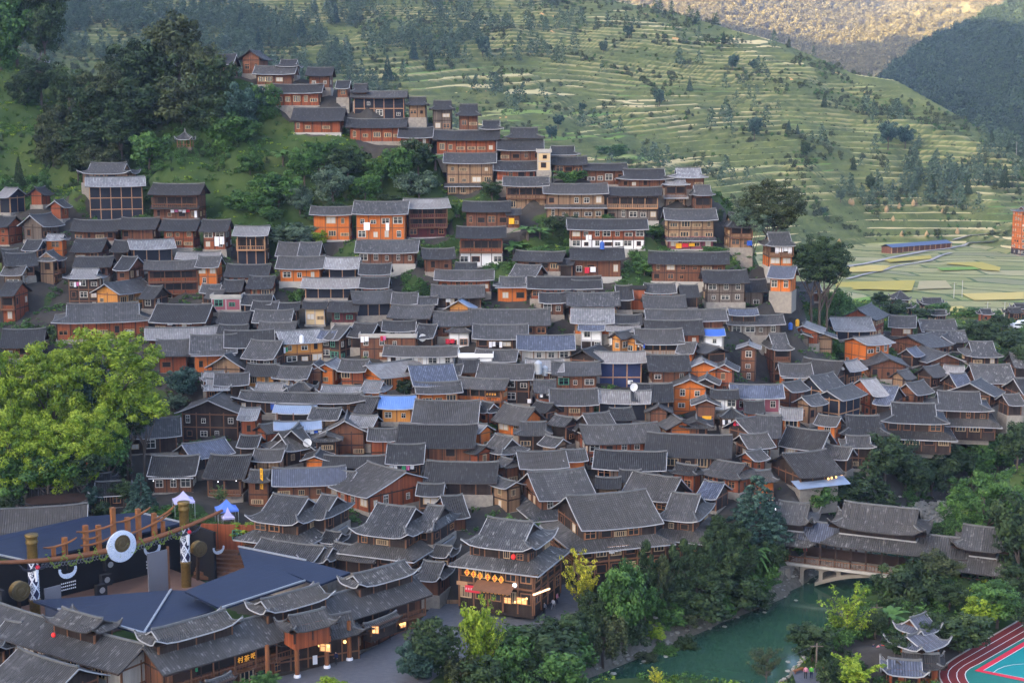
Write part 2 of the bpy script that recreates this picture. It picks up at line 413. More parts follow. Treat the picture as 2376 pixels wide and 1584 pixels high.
TONEW = dict(d='dark', m='grey', l='pale grey', b='blue-grey', x='lichen-mottled', s='sheet metal', t='pale blue tarpaulin', T='bright blue tarpaulin', c='flat concrete', w='flat white')
COLW = dict(k='blackened', b='brown', r='reddish brown', m='maroon', o='orange', y='yellow-orange', g='grey weathered', t='tan', l='pale boarded', n='black-netted', v='blue-netted', w='white-walled',
            c='concrete', e='cream', p='pink', s='stone')
def solve(b, yaw, typ, pitch, Y, Lmax=34, kl=1.05):
    """roof length, span and centre so that its outline fills the box b seen in the photo"""
    tw, th = (b[2] - b[0]) * 1.03, (b[3] - b[1]) * 1.05; uc, vc = (b[0] + b[2]) / 2, (b[1] + b[3]) / 2
    c, s = math.cos(yaw), math.sin(yaw); L, W = 10.0, 8.0; ctr = P(uc, vc, Y)
    for k in range(24):
        rise = max(.3, pitch * W / 2); pp = []
        for x, y, z in roof_keypoints(L, W, rise, typ): pp.append(proj((ctr.x + x * c - y * s, ctr.y + x * s + y * c, ctr.z + z - rise / 2)))
        us = [q[0] for q in pp]; vs_ = [q[1] for q in pp]; w = max(us) - min(us); h = max(vs_) - min(vs_)
        if typ == 'f': h = max(h, 1)
        if abs(c) > .83 or typ == 'f': L *= (tw / w) ** .7; W *= (th / h) ** .6
        else: W *= (tw / w) ** .7; L = W * kl; pitch = min(max(pitch * (th / h) ** .5, .38), .74)
        L = min(max(L, 3.6), Lmax); W = min(max(W, 4.4), 13.5)
        du = uc - (max(us) + min(us)) / 2; dv = vc - (max(vs_) + min(vs_)) / 2; m = Y / F
        ctr = Vector((ctr.x + du * m, ctr.y, ctr.z - dv * m))
    return L, W, max(.3, pitch * W / 2), ctr
def bits(n, rng, p): return [rng.random() < p for _ in range(n)]
def make_house(ctr, L, W, rise, yaw, h, wall, roofc, flags, low=None, fh=0.0, uvp=None, note=None, name='timber_house', seed=0, cat='house', skirt=0.0, quiet=False):
    """ctr is the roof's centre at half its rise; h the wall height below the eaves"""
    rng = random.Random(seed); typ = 'X' if 'X' in flags else 'H' if 'H' in flags else 'f' if 'f' in flags else 'G'
    near = ctr.y < 262; zE = h; B = 'B' in flags or (wall in 'brot' and h > 4.4 and 'q' not in flags and rng.random() < .28)
    base = Vector((ctr.x, ctr.y, ctr.z - rise / 2 - h)) if typ != 'f' else Vector((ctr.x, ctr.y, ctr.z - h))
    if name == 'timber_house': name = 'netted_house' if wall in 'nv' else 'flat_roofed_house' if typ == 'f' else 'double_roofed_hall' if skirt else 'long_timber_house' if L > 17 else 'hip_gabled_house' if typ == 'X' else 'gable_fronted_house' if abs(math.cos(yaw)) < .83 else 'timber_house'
    root = empty(name, base, yaw)
    oy = min(1.45 if B else 1.15, W * .2); ox = min(.85, L * .11) if typ == 'G' else min(.9, L * .14)
    if typ == 'f': oy = ox = .25
    a, b = L / 2 - ox, W / 2 - oy
    trim = 'trim_dark' if 'u' in flags or (roofc == 'd' and rng.random() < .55) or (roofc in 'mx' and rng.random() < .25) else 'trim_pale'
    if typ == 'f':
        mb = MB(); mb.box(-L / 2, L / 2, -W / 2, W / 2, zE, zE + .25); 
        for x0, x1, y0, y1 in ((-L / 2, L / 2, -W / 2, -W / 2 + .15), (-L / 2, -L / 2 + .15, -W / 2 + .15, W / 2), (L / 2 - .15, L / 2, -W / 2 + .15, W / 2)): mb.box(x0, x1, y0, y1, zE + .25, zE + .8)
        mb.build('roof', MAT[ROOFM[roofc]], root); wt = zE
    else:
        up = .55 if 'U' in flags else 0.0
        make_roof(L, W, rise, typ, ROOFM[roofc], trim, root, zE, near, .35 if typ != 'G' else .12, upturn=up)
        wt = zE + (rise * sag(1 - b / (W / 2)) - .15 if typ == 'G' else -.02)
    # walls
    zl = 0.0
    if low: zl = min(h * .45, 2.9); lb = MB(); lb.box(-a - .03, a + .03, -b - .03, b + .03, -1.2, zl); lb.build('ground_floor', MAT[WALLM[low]], root)
    wb = MB(); wb.box(-a, a, -b, b, zl - (1.2 if not low else 0), wt)
    if typ == 'G':
        zr = zE + rise * sag(1) - .2
        for x in (-a, a):
            wb.face([(x, -b, wt), (x, b, wt), (x, 0, zr)])
    wb.build('wall', MAT[WALLM[wall]], root)
    if typ == 'X':
        xg, tg = roof_dims(L, W, 'X'); gb = MB(); yg = W / 2 * (1 - tg)
        for x in (-xg, xg): gb.face([(x, -yg, zE + rise * sag(tg) - .1), (x, yg, zE + rise * sag(tg) - .1), (x, 0, zE + rise - .15)])
        gb.build('gable', MAT['wood_tan' if wall in 'ty' else 'wood_brown' if wall in 'or' else 'wood_black'], root)
    # footing
    fb = MB()
    if 'Z' not in flags: fb.box(-a - .2, a + .2, -b - .25, b + .2, -4.5 - fh, .05 if fh == 0 else .02)
    if fb.v: fb.build('foundation', MAT['concrete' if fh > 0 else 'stone'], root)
    ns = max(1, round(h / 2.55)); sh = h / ns
    # frame of posts and beams on the faces
    tobj = Vector((-ctr.x, -ctr.y, 0)).normalized(); c, s = math.cos(yaw), math.sin(yaw)
    faces = [('f', Vector((s, -c, 0)), 2 * a), ('r', Vector((c, s, 0)), 2 * b), ('l', Vector((-c, -s, 0)), 2 * b), ('k', Vector((-s, c, 0)), 2 * a)]
    frm = MB(); fm = {'k': 'beam_brown', 'b': 'beam_dark', 'r': 'beam_dark', 'm': 'beam_dark', 'o': 'beam_brown', 'y': 'beam_brown', 'n': 'beam_tan', 'v': 'beam_tan', 'g': 'beam_dark', 't': 'beam_dark', 'l': 'beam_brown'}.get(wall, 'trim_pale')
    for k, nrm, wd in faces:
        if nrm.dot(tobj) < .12: continue
        nb = max(1, round(wd / 2.5)) ; rz = {'f': 0, 'r': math.pi / 2, 'l': -math.pi / 2, 'k': math.pi}[k]; off = b if k in 'fk' else a
        R = Matrix.Rotation(rz, 3, 'Z')
        def put(x0, x1, y0, y1, z0, z1):
            q = MB(); q.box(x0, x1, y0, y1, z0, z1); n = frm.add([R @ Vector(p) for p in q.v]); frm.f.extend([tuple(n + i for i in ff) for ff in q.f]); frm.m.extend(q.m); frm.uv.extend(q.uv)
        for i in range(nb + 1): x = -wd / 2 + .09 + (wd - .18) * i / nb; put(x - .09, x + .09, -off - .05, -off, -.4, wt - .05)
        for j in range(1, ns + 1):
            z = sh * j - (.12 if j == ns else 0)
            if z < wt - .1: put(-wd / 2 - .02, wd / 2 + .02, -off - .075, -off, z - .1, z + .1)
        if 'q' in flags or quiet: continue
        bw = wd / nb
        for j in range(ns):
            z = sh * j + sh * .30; gal = B and k == 'f' and (j >= 1 or ns == 1) and (j % 2 == 1 or ns < 4)
            if gal:
                o = inst('window', WIN['open'], root, (R @ Vector((0, -off - .02, sh * j + .75))), rz, (wd * .94, 1, sh * .58))  # dark panel painted as the shaded recess behind the balcony, no real opening
                rb = railing_mesh(wd); ro = rb.build('balcony', MAT['beam_brown' if wall in 'kbrmot' else 'beam_tan'], root); ro.location = (0, -off, sh * j + .02)
                continue
            for i in range(nb):
                if wall in 'nv' and rng.random() < .6: continue
                r0 = rng.random()
                if r0 > (.88 if k in 'fk' else .62): continue
                x = -wd / 2 + bw * (i + .5) + rng.uniform(-.25, .25); r1 = rng.random()
                if low and j == 0 and low in 'wc': st = 'white' if r1 < .6 else 'dark'
                elif 'W' in flags: st = 'white' if r1 < .72 else 'curtain' if r1 < .88 else 'dark'
                elif 'C' in flags: st = 'cream' if r1 < .6 else 'curtain' if r1 < .8 else 'lattice'
                elif 'E' in flags: st = 'green' if r1 < .75 else 'white'
                else: st = 'dark' if r1 < .45 else 'wood' if r1 < .72 else 'cream' if r1 < .82 else 'lattice' if r1 < .92 else 'curtain'
                ww = min(bw * .8, rng.choice((.8, 1.0, 1.3, 1.8, 2.4) if k in 'fk' else (.8, 1.0, 1.3))); wh = min(sh * .6, rng.choice((.9, 1.1, 1.3, 1.6)))
                if st == 'lattice': ww = min(bw * .85, 2.0); wh = .8
                inst('window', WIN[st], root, (R @ Vector((x, -off - .03, z))), rz, (ww, 1, wh))
    if frm.v: frm.build('timber_frame', MAT[fm], root)
    if 'P' in flags:
        zp = sh * max(1, ns // 2); pb = MB()
        slope(pb, lambda p: Vector(p), (-a - .5, -b - 1.5, zp - .15), (a + .5, -b - 1.5, zp - .15), (-a - .5, -b + .0, zp + .55), (a + .5, -b + .0, zp + .55), 0, max(8, 2 * int(L / .34)), 3, .04 if near else 0)
        po = pb.build('pent_roof', MAT[ROOFM[roofc if roofc in 'dmlbx' else 'm']], root)
        eb = MB(); eb.box(-a - .5, a + .5, -b - 1.55, -b - 1.45, zp - .32, zp - .14); eb.build('eave_board', MAT[trim], po)
    if skirt:
        sk = MB(); o1, dz = 2.3, 1.15; z1 = .55; X0, Y0 = a + .02, b + .02; X1, Y1 = a + o1, b + o1
        lf = lambda p: Vector((p[0], p[1], p[2] + .3 * (abs(p[0]) / X1) ** 8 * (abs(p[1]) / Y1) ** 8))
        for sy in (-1, 1): slope(sk, lf, (-X1, sy * Y1, z1 - dz), (X1, sy * Y1, z1 - dz), (-X0, sy * Y0, z1), (X0, sy * Y0, z1), 0, 2 * int(X1 * 2 / .34), 3, .045)
        for sx in (-1, 1): slope(sk, lf, (sx * X1, -Y1, z1 - dz), (sx * X1, Y1, z1 - dz), (sx * X0, -Y0, z1), (sx * X0, Y0, z1), 1, 2 * int(Y1 * 2 / .34), 3, .045)
        so = sk.build('skirt_roof', MAT[ROOFM[roofc]], root)
        e2 = MB()
        for q in range(4):
            cs = [(-X1, -Y1), (X1, -Y1), (X1, Y1), (-X1, Y1)]; p0, p1 = cs[q], cs[(q + 1) % 4]
            e2.bar((p0[0], p0[1], z1 - dz - .1), (p1[0], p1[1], z1 - dz - .1), .12, .18)
        e2.build('eave_board', MAT['trim_pale'], so)
        gw = MB(); gw.box(-X1 + 1.1, X1 - 1.1, -Y1 + 1.1, Y1 - 1.1, -skirt - 1, -.3); gw.build('ground_floor', MAT['wood_black'], root)
        pc = MB(); GX, GY = X1 - 1.1, Y1 - 1.1; nrow = 2 if skirt > 3.6 else 1
        for k, nrm, _w in faces:
            if nrm.dot(tobj) < .12: continue
            wd = 2 * (GX if k in 'fk' else GY); off = GY if k in 'fk' else GX; rz = {'f': 0, 'r': math.pi / 2, 'l': -math.pi / 2, 'k': math.pi}[k]; R = Matrix.Rotation(rz, 3, 'Z'); nb = max(2, round(wd / 2.5)); bw = wd / nb
            for i in range(nb + 1):
                x = -wd / 2 + .1 + (wd - .2) * i / nb; p0, p1 = R @ Vector((x, -off - .08, -skirt - .5)), R @ Vector((x, -off - .08, -.75)); pc.bar(p0, p1, .2)
            for zz in ((-skirt * .5,) if nrow == 2 else ()): pc.bar(R @ Vector((-wd / 2, -off - .1, zz)), R @ Vector((wd / 2, -off - .1, zz)), .24)
            for j in range(nrow):
                for i in range(nb):
                    st = rng.choice(('lattice', 'dark', 'wood', 'dark', 'cream')); hh = skirt / nrow; inst('window', WIN[st], root, R @ Vector((-wd / 2 + bw * (i + .5), -off - .03, -skirt + hh * j + hh * .28)), rz, (bw * .74, 1, min(1.7, hh * .55)))
        pc.build('timber_frame', MAT['beam_brown'], root)
        base = base - Vector((0, 0, skirt))
    if 'Z' not in flags:
        GROUND.append((base.x, base.y, base.z))
        for sx in (-1, 1):
            for sy in (-1, 1): ex, ey = sx * (a + .6), sy * (b + .6); GROUND.append((base.x + ex * c - ey * s, base.y + ex * s + ey * c, base.z - .25))
    q_ = [proj(base + Matrix.Rotation(yaw, 3, 'Z') @ Vector((sx * a, sy * b, zz))) for sx in (-1, 1) for sy in (-1, 1) for zz in (0, h + rise * .5)]
    RECTS.append((min(p[0] for p in q_), proj(ctr + Vector((0, 0, rise / 2)))[1], max(p[0] for p in q_), max(p[1] for p in q_), yaw))
    root["_uv"] = [float(q) for q in (uvp or proj(ctr))]
    HOUSES.append([root["_uv"][0], root["_uv"][1], root, wall, roofc, flags, ns, L, note, typ, cat]); del root["_uv"]
    return root
def parse(tab, ox, oy, sc):
    for ln in tab.strip().splitlines():
        ln = ln.split('#'); tk = ln[0].split(); note = ln[1].strip() if len(ln) > 1 else None
        if len(tk) < 8: continue
        x0, y0, x1, y1, yaw, yb = map(float, tk[:6]); wl = tk[6].split('/'); rf = tk[7]; fl = tk[8] if len(tk) > 8 else ''
        dY = 0.0; fh = 0.0; sk = 0.0; pitch = .52; kl = 1.05
        for e in tk[9:]:
            if e[0] == 'D': dY = float(e[1:])
            if e[0] == 'F': fh = float(e[1:])
            if e[0] == 'S': sk = float(e[1:])
            if e[0] == 'k': kl = float(e[1:])
            if e[0] == 'p': pitch = float(e[1:])
        bx = (ox + x0 / sc, oy + y0 / sc, ox + x1 / sc, oy + y1 / sc); u, v = (bx[0] + bx[2]) / 2, (bx[1] + bx[3]) / 2
        Y = dep(u, v) + dY; typ = 'X' if 'X' in fl else 'H' if 'H' in fl else 'f' if 'f' in fl else 'G'
        L, W, rise, ctr = solve(bx, math.radians(yaw), typ, pitch, Y, 34, kl)
        h = (oy + yb / sc - bx[3]) * Y / F * 1.02 if yb else 5.0
        h = min(max(h, 2.2), 14)
        make_house(ctr, L, W, rise, math.radians(yaw), h, wl[0], rf, fl, wl[1] if len(wl) > 1 else None, fh, (u, v), note, seed=len(HOUSES) * 7 + 3, skirt=sk)
# ------------------------------------------------------------------ the houses: outline of each roof in the photo (box), turn, foot of the wall, wall / roof kinds
parse("""
1620 345 1860 415 78 505 b d - D0 #tall timber house with front gable at the very top of the village | topmost gabled house
1420 375 1640 450 0 530 t d -
1725 455 2040 515 0 580 b m C
1880 410 2065 460 0 485 b d X
2085 465 2290 525 0 600 b d W
1845 580 2220 640 0 720 r d C
1985 740 2375 826 0 900 r d C F3 #long reddish house on a tall pale footing below the hilltop | house on the tall pale footing
2290 555 2400 610 0 660 b d -
""", 0, 0, 2.94)
parse("""
100 625 490 670 0 808 n m W D0 #large house wrapped in dark netting on the upper ridge with a pale eave line | netted house on the ridge
100 575 240 635 0 665 b d X
475 665 640 720 0 800 t d X
635 690 815 750 0 890 g d X - #grey upright house with two big windows on the ridge | grey two-window house
815 715 990 790 0 880 b d X
70 815 490 870 0 960 r d C
420 875 670 940 0 985 b d -
665 893 1110 955 0 1045 r d C - #long red house with a row of white windows below the ridge towers | long red ridge house
975 825 1140 880 0 950 t d X
1145 875 1420 940 0 990 r d X
1100 955 1415 1025 0 1100 b d -
1425 1000 1665 1055 0 1100 g d X
""", 780, 0, 2.94)
parse("""
1140 22 1550 97 0 345 t m CP F1 #three-storey tan house with a pale balcony band on stilts | tan house on stilts
1530 85 1880 155 0 215 r d -
1875 62 1965 72 0 205 e c f - #narrow yellow plaster tower with a white terrace rail | narrow yellow tower
1970 50 2260 110 0 160 b d -
1605 208 1960 275 0 465 t m CB F2
95 440 450 500 0 690 o m C F3 #bright orange house with a twin gable at the edge of the green slope | bright orange gabled house
430 400 880 495 0 700 o m W F2 D-2 #long orange-red guesthouse with white curtained openings | long orange guesthouse
810 375 1195 450 14 670 m l B F2.5 #tall dark red four-storey house with red balconies | tall dark red balcony house
1290 400 1660 475 0 595 b d -
1640 455 1730 500 0 600 b d -
1240 597 1625 680 0 895 r/w d -B F1 #red house over a white concrete storey with blue shutters | red house with blue shutters
450 700 955 795 0 880 b m W F2
960 765 1235 845 8 945 b d -
215 835 505 920 0 1000 n l q
475 885 745 965 0 1030 b d -
480 990 730 1070 0 1100 r d -
30 995 505 1070 0 1150 n l q
1070 935 1530 1010 0 1100 r m -
1040 1055 1460 1145 0 1210 k m -
1530 985 1820 1055 0 1190 o m XP F1 #orange hip-gabled house with open lower storey amid dark roofs | orange open-fronted house
1650 890 1950 985 -20 1005 b m -
1680 785 2110 865 -14 940 b d -
2040 845 2160 890 -10 980 k d q
400 1095 760 1195 14 1290 n m q
730 1110 950 1195 0 1215 k m q
895 1140 1100 1200 0 1230 k m q
1140 1140 1410 1240 82 1270 y s q - #open gable of fresh yellow beams under a silver roof | fresh yellow open gable
700 1205 1100 1310 -10 1343 k m q
1230 875 1400 935 0 950 k d q
0 720 215 820 0 850 k m q
""", 690, 350, 3.36)
parse("""
340 2 690 52 0 160 b d W
590 45 1050 120 0 185 b d X
1010 35 1320 108 0 195 b l X - #house with a blue round sign under a pale hipped roof at the village edge | house with the blue round sign
945 112 1180 165 0 350 t l XBP
1165 170 1375 245 0 350 b m XB
35 160 540 235 0 430 t m WP F0
510 185 960 250 -8 440 g d WB F1
220 435 850 515 0 660 r/w d W F1 #long red house over a white lower wall above the banana plants | red house above the banana plants
960 358 1395 440 0 660 t/p m CP F1 #tan house with pink curtains and an orange gate below | house with pink curtains
1415 385 1700 495 0 650 t d XB - #small pavilion-like house with stacked balconies beside the big tree | stacked-balcony house by the big tree
1715 540 2020 640 0 800 t/o m XB F1 #narrow stilt house hung with white laundry beside the dark round tree | stilt house with white laundry
240 660 670 750 0 880 b d W F1
860 690 1480 785 -6 920 b d - F1 #very long dark brown house on a stone terrace | very long dark brown house
1780 800 2030 895 -20 1000 o b W
1250 835 1640 930 0 1080 g d W
1330 905 1780 1000 -4 1130 g d W - #grey boarded house with a row of white framed windows | grey white-windowed house
1670 1000 2140 1105 -8 1210 l m W - #pale panelled house with brown doors at the foot of the dark round tree | pale panelled house
1930 925 2210 1005 0 1060 b d -
-87 885 490 975 0 1005 r d -
250 915 500 985 0 1015 b m -
585 955 740 1060 0 1080 k d q
735 985 805 995 0 1155 r d fq
810 940 1075 1010 0 1040 r m -
1075 950 1255 1040 0 1090 k d q
795 1035 1155 1125 0 1160 w m q
0 1010 215 1085 0 1180 b d W
210 1010 635 1110 0 1170 r m -
820 1140 1470 1225 0 1260 b m q
1465 1135 1715 1180 0 1210 k b q
1440 1185 1920 1255 0 1340 g m W
""", 1250, 380, 3.36)
parse("""
530 85 955 155 0 205 t m XU - #broad pavilion-roofed hall half hidden behind the netted house | hall with the ridge-end ornament
585 180 990 245 16 470 n l q F1 D-2 #tall house under construction draped in black netting | black-draped building site
1010 228 1430 300 -4 470 b d BP F1 #three-storey brown house with long balcony and white washing | brown balcony house
0 255 160 320 -15 420 n l q
180 245 370 310 80 350 r d q
320 330 490 395 80 470 r m -
0 450 125 520 -10 640 r d -
120 430 440 520 70 610 g m - - #weathered gable-fronted house with a white downpipe | gabled house with the white downpipe
480 475 850 550 4 610 b d -
800 462 1120 535 0 610 b d -
1085 472 1390 545 0 660 r d C
1360 475 1600 550 0 670 r d W - #red house with two white sheets hung out at the front | house with two white sheets
1585 517 1860 580 0 770 n l WB - #three-level concrete frame house with white posts and dark netting | white-posted frame house
285 570 480 610 0 750 o l X
150 610 330 680 0 705 n d q
480 605 770 690 0 720 b d -
750 615 940 690 0 715 k d q
865 605 1200 675 22 765 n l q
230 675 455 755 84 930 t m XB - #tall narrow tan house with an open gallery on each floor | tall narrow gallery house
0 675 150 790 25 850 k d q
30 700 260 790 25 850 b d -
0 790 215 850 0 930 t m W
495 725 800 795 4 860 b d -
770 725 1005 815 -10 890 b d -
430 805 745 870 0 1100 k l XW - #four-storey black house with white framed windows and a pale hipped roof | black four-storey house
1195 695 1520 740 0 760 k l q
985 750 1370 815 12 1060 r m WB - #four-storey red apartment house with rows of white windows | four-storey red apartment house
1330 725 1535 795 0 920 o m W
1530 780 1870 860 0 890 r d -
1680 860 1900 940 0 1010 r d C
1510 885 1690 960 0 990 k d q
0 895 200 990 -4 1175 r d B - #red three-tier balcony house at the left edge of the village | three-tier balcony house
985 925 1130 1010 -12 1070 k d W
1435 1012 1670 1022 0 1100 p c fE - #small maroon flat-roofed house with green windows | maroon flat-roofed house
1440 950 1520 1010 -10 1030 k m q
1360 915 1530 970 0 1000 k m q
1640 985 1880 1050 0 1080 n d q
1710 1030 1920 1090 0 1110 k d q
1840 1040 2060 1090 0 1110 k d q
1880 630 2215 720 0 760 k m q D3
1880 725 2235 805 0 890 o m W F1 #orange house under two stacked pale roofs | orange house with two stacked roofs
""", 0, 350, 2.94)
parse("""
410 10 1185 170 14 300 r m X - #broad red house whose roof stands above the bright green trees | broad house above the green trees
1165 25 1710 165 -3 215 b d -
0 215 380 360 12 420 b d W
1690 85 1980 175 0 200 k d q
1965 70 2310 165 0 205 k x q
1130 198 1705 300 10 350 b l q
1205 300 1505 415 8 560 r m P
1480 262 1850 410 10 560 o m P - #orange-red plank house with two tiers of roof left of the village centre | two-tier orange plank house
1690 185 1960 250 0 280 k d q
1990 165 2350 275 -4 330 k m q
1750 225 2140 360 10 390 k d q
1880 305 2280 450 -12 490 k m W
1900 490 2210 580 -4 640 y d C
2120 505 2470 605 -8 655 b m C
1560 545 1780 620 8 640 k l XU
1575 600 1815 680 8 720 k l XUP
820 840 1270 1010 16 1040 k m X
950 905 1410 1070 14 1200 k m W
490 980 820 1110 50 1230 r d -
1350 1070 1830 1230 38 1270 k b q
1150 1205 1590 1360 3 1500 b d WP - #dark two-storey inn with a small porch gable and strings of lamps | dark inn with the porch gable
1580 1200 2020 1380 -4 1515 b d CB
""", 0, 700, 3.36)
parse("""
110 215 540 330 22 500 y/k l W - #yellow gable house over a black lower storey with white windows | yellow-over-black house
455 225 640 295 -12 445 k b W
340 2 550 55 0 180 e d C
540 0 800 80 0 165 m d E
545 185 760 300 -25 470 k m E
690 170 980 280 -14 340 k d q
785 286 1240 296 0 470 b c fWE - #brown block with a white-railed roof terrace full of washing | block with the washing terrace
960 155 1235 230 0 265 w d W
1360 85 1650 190 0 215 b m -
1640 65 2270 185 0 215 b m - - #very long grey roof with a patch of pale tiles in the village centre | very long grey roof
1210 180 1430 285 -10 310 k d q
1090 265 1400 375 40 400 o l X D4
970 350 1560 430 -3 485 w m CW - #cream guesthouse with three tiny gables over its windows | cream three-gable guesthouse
1455 190 1670 235 0 380 w m H
1670 185 2100 290 0 370 k m W
1675 375 2040 470 -8 500 b m -
1560 440 1830 450 0 560 w w f - #white flat-roofed terrace crowded with household clutter | white cluttered terrace
1695 485 2175 610 -8 800 k m W - #black boarded house with a pale window band and silver water tanks behind | black house by the water tanks
1130 490 1560 660 14 690 k b q
1310 490 1615 575 -8 610 t m C
1205 625 1590 720 10 840 o m C
1500 590 1980 690 -16 880 o m B - #orange balcony inn with a dark wooden name board | orange inn with the name board
930 735 1235 835 0 945 y t W - #fresh yellow timber loft under a pale blue tarpaulin | loft under the pale blue tarpaulin
1195 775 1740 950 -3 975 b m q
1070 960 1715 1140 -3 1250 b d -
990 1115 1310 1265 0 1330 k d -
1290 1250 1880 1415 -4 1510 k d q
500 1205 1000 1290 0 1310 k d q
20 960 490 1200 46 1320 k m X - #cottage with a tan attic gable and satellite dish | cottage with the tan attic gable
110 1290 680 1440 8 1560 b b C
1710 990 2110 1240 -50 1300 k m X
1815 790 2250 975 -42 1040 o m C
1990 940 2290 1040 0 1170 k m X
1990 1165 2420 1305 8 1400 k m -
780 740 960 870 -14 890 k m q
110 815 470 862 -4 960 t s BC
120 935 490 1000 10 1030 l s q
-200 700 870 800 -8 850 k m UX - #long low entrance gallery with tiered upturned roofs | tiered entrance gallery
-60 635 260 700 -4 725 k l UX
200 630 470 695 -6 745 k m UH
450 655 850 720 -8 745 k l UX
""", 600, 700, 3.36)
parse("""
490 65 880 200 -3 250 o l -
555 185 800 265 -6 450 w/k b W
800 210 1120 265 0 400 w l q
1050 255 1520 385 0 470 l m WB
1440 370 1660 475 -18 490 o m -
1140 175 1700 300 0 320 r d -
880 125 1140 215 0 260 k d q
1665 250 1895 310 0 390 w T W - #small white house under a bright blue tarpaulin roof | house with the bright blue roof
0 310 525 440 0 545 l b W - #long blue-roofed guesthouse with pale green window panels | long blue-roofed guesthouse
1990 360 2220 440 78 740 b l W
430 395 910 545 62 570 k d q
695 460 1170 555 0 830 v l q - #building site wrapped in dark blue netting under a white-edged roof | blue-netted building site
1160 490 1580 630 0 740 b d W
1920 755 2430 880 -4 1010 p b W F3
1750 805 2020 885 -4 970 w d W
310 555 760 670 0 800 b m E - #brown house with three green-framed windows and washing on a side terrace | house with three green windows
290 800 740 940 0 1010 b m -
705 805 1220 930 -8 1090 n l q
1030 750 1420 910 -3 1010 n d q
1810 970 2090 1055 0 1110 k d H
1870 1035 2352 1200 36 1250 k m q
430 1010 1010 1225 22 1260 b m X
525 1110 1330 1300 10 1500 r m W - #long red house with orange window frames and a white roof edge | long red house with the white roof edge
1165 1200 1950 1425 -10 1560 k d C - #blackened house with orange window frames under a broad dark roof | blackened orange-framed house
1950 1200 2352 1340 16 1450 k m W
690 1355 1360 1540 -8 1620 g d -
""", 1200, 700, 3.92)
parse("""
590 275 1000 385 0 470 n l q
1110 260 1340 360 -16 420 b m -
1325 295 1690 395 -4 430 k x q
1390 385 1770 480 -4 510 k x q
230 310 590 400 74 480 r l q
320 385 470 440 84 610 g m q - #narrow grey panelled tower with a tiny gable | narrow grey panelled tower
460 380 690 450 80 700 t m q - #unfinished tower with an open roof frame and boarded middle | unfinished boarded tower
935 435 1125 535 58 600 y l W
1455 405 1690 490 60 530 k m -
1685 475 2060 600 -4 680 k x X
2060 575 2300 690 -4 720 k x q
1195 510 1400 610 44 640 k b q
1310 640 1610 800 38 880 k m -
1130 700 1320 795 40 830 t m q
1560 670 1740 740 -20 770 k l q
1720 665 2170 815 -3 850 b x -
1590 740 1770 860 6 880 k b q
180 660 490 760 -3 870 o m P
345 590 790 810 -34 830 k d q
345 720 760 900 38 1000 n x q
820 780 1060 925 18 1110 r l B
1020 835 1210 1000 -30 1030 k b q
1160 765 1490 950 38 990 b m -
1400 885 1980 1050 -10 1110 k m X S2.5
1020 980 1610 1155 -10 1240 k d X S2.5
660 1085 1130 1250 -6 1320 b d X
2030 910 2210 1000 6 1090 k m q
2120 780 2300 920 6 960 k d q
200 1170 680 1390 -34 1400 l d -
90 1375 740 1600 22 1630 k d q - #warehouse-like dark roof with a pale blue awning by the riverside trees | broad roof with the pale blue awning
545 1300 850 1480 -34 1500 k m q
0 1085 230 1270 -12 1290 b m -
1840 205 1980 245 0 285 r d X - #small red kiosk with an upturned roof beside the fields | small red field kiosk
50 410 330 540 4 830 b m XWB - #narrow tall brown house with a top-floor balcony and pale windows | narrow tall brown house
""", 1750, 660, 3.564)
parse("""
240 250 990 545 18 620 k m - S5 D-8 #long riverside hall with washing hung under its lower roof | long riverside hall
705 135 1190 340 -34 360 k x -
945 275 1345 475 -22 560 k m X S4 D-6
1220 50 1680 190 -38 290 r m X
1220 195 1460 320 -30 350 k b q
530 170 710 245 -6 300 t d q
0 115 540 330 17 390 b x W S1.5 #long pale-roofed lodge with four little white windows | long pale-roofed lodge
""", 1200, 1050, 2.937)
parse("""
65 210 700 435 -22 520 k x XU S4 D-7 #front hall on the left of the three big double-roofed halls | left double-roofed hall
510 212 820 390 -22 420 k m X D-6
815 280 1475 530 -22 615 k x XU S5 D-8 #middle of the three big double-roofed halls, palest roof | middle double-roofed hall
1280 287 1585 480 -22 520 k x X D-7
1625 380 2310 625 -22 715 k x XU S6.2 D-12 #right-hand double-roofed hall above lit shops | right double-roofed hall
1425 218 1680 385 16 400 b d q
590 470 805 565 -22 590 k d XU
435 572 790 705 -22 720 k m XU
1380 572 1610 665 -22 690 k m XU
""", 550, 1080, 3.111)

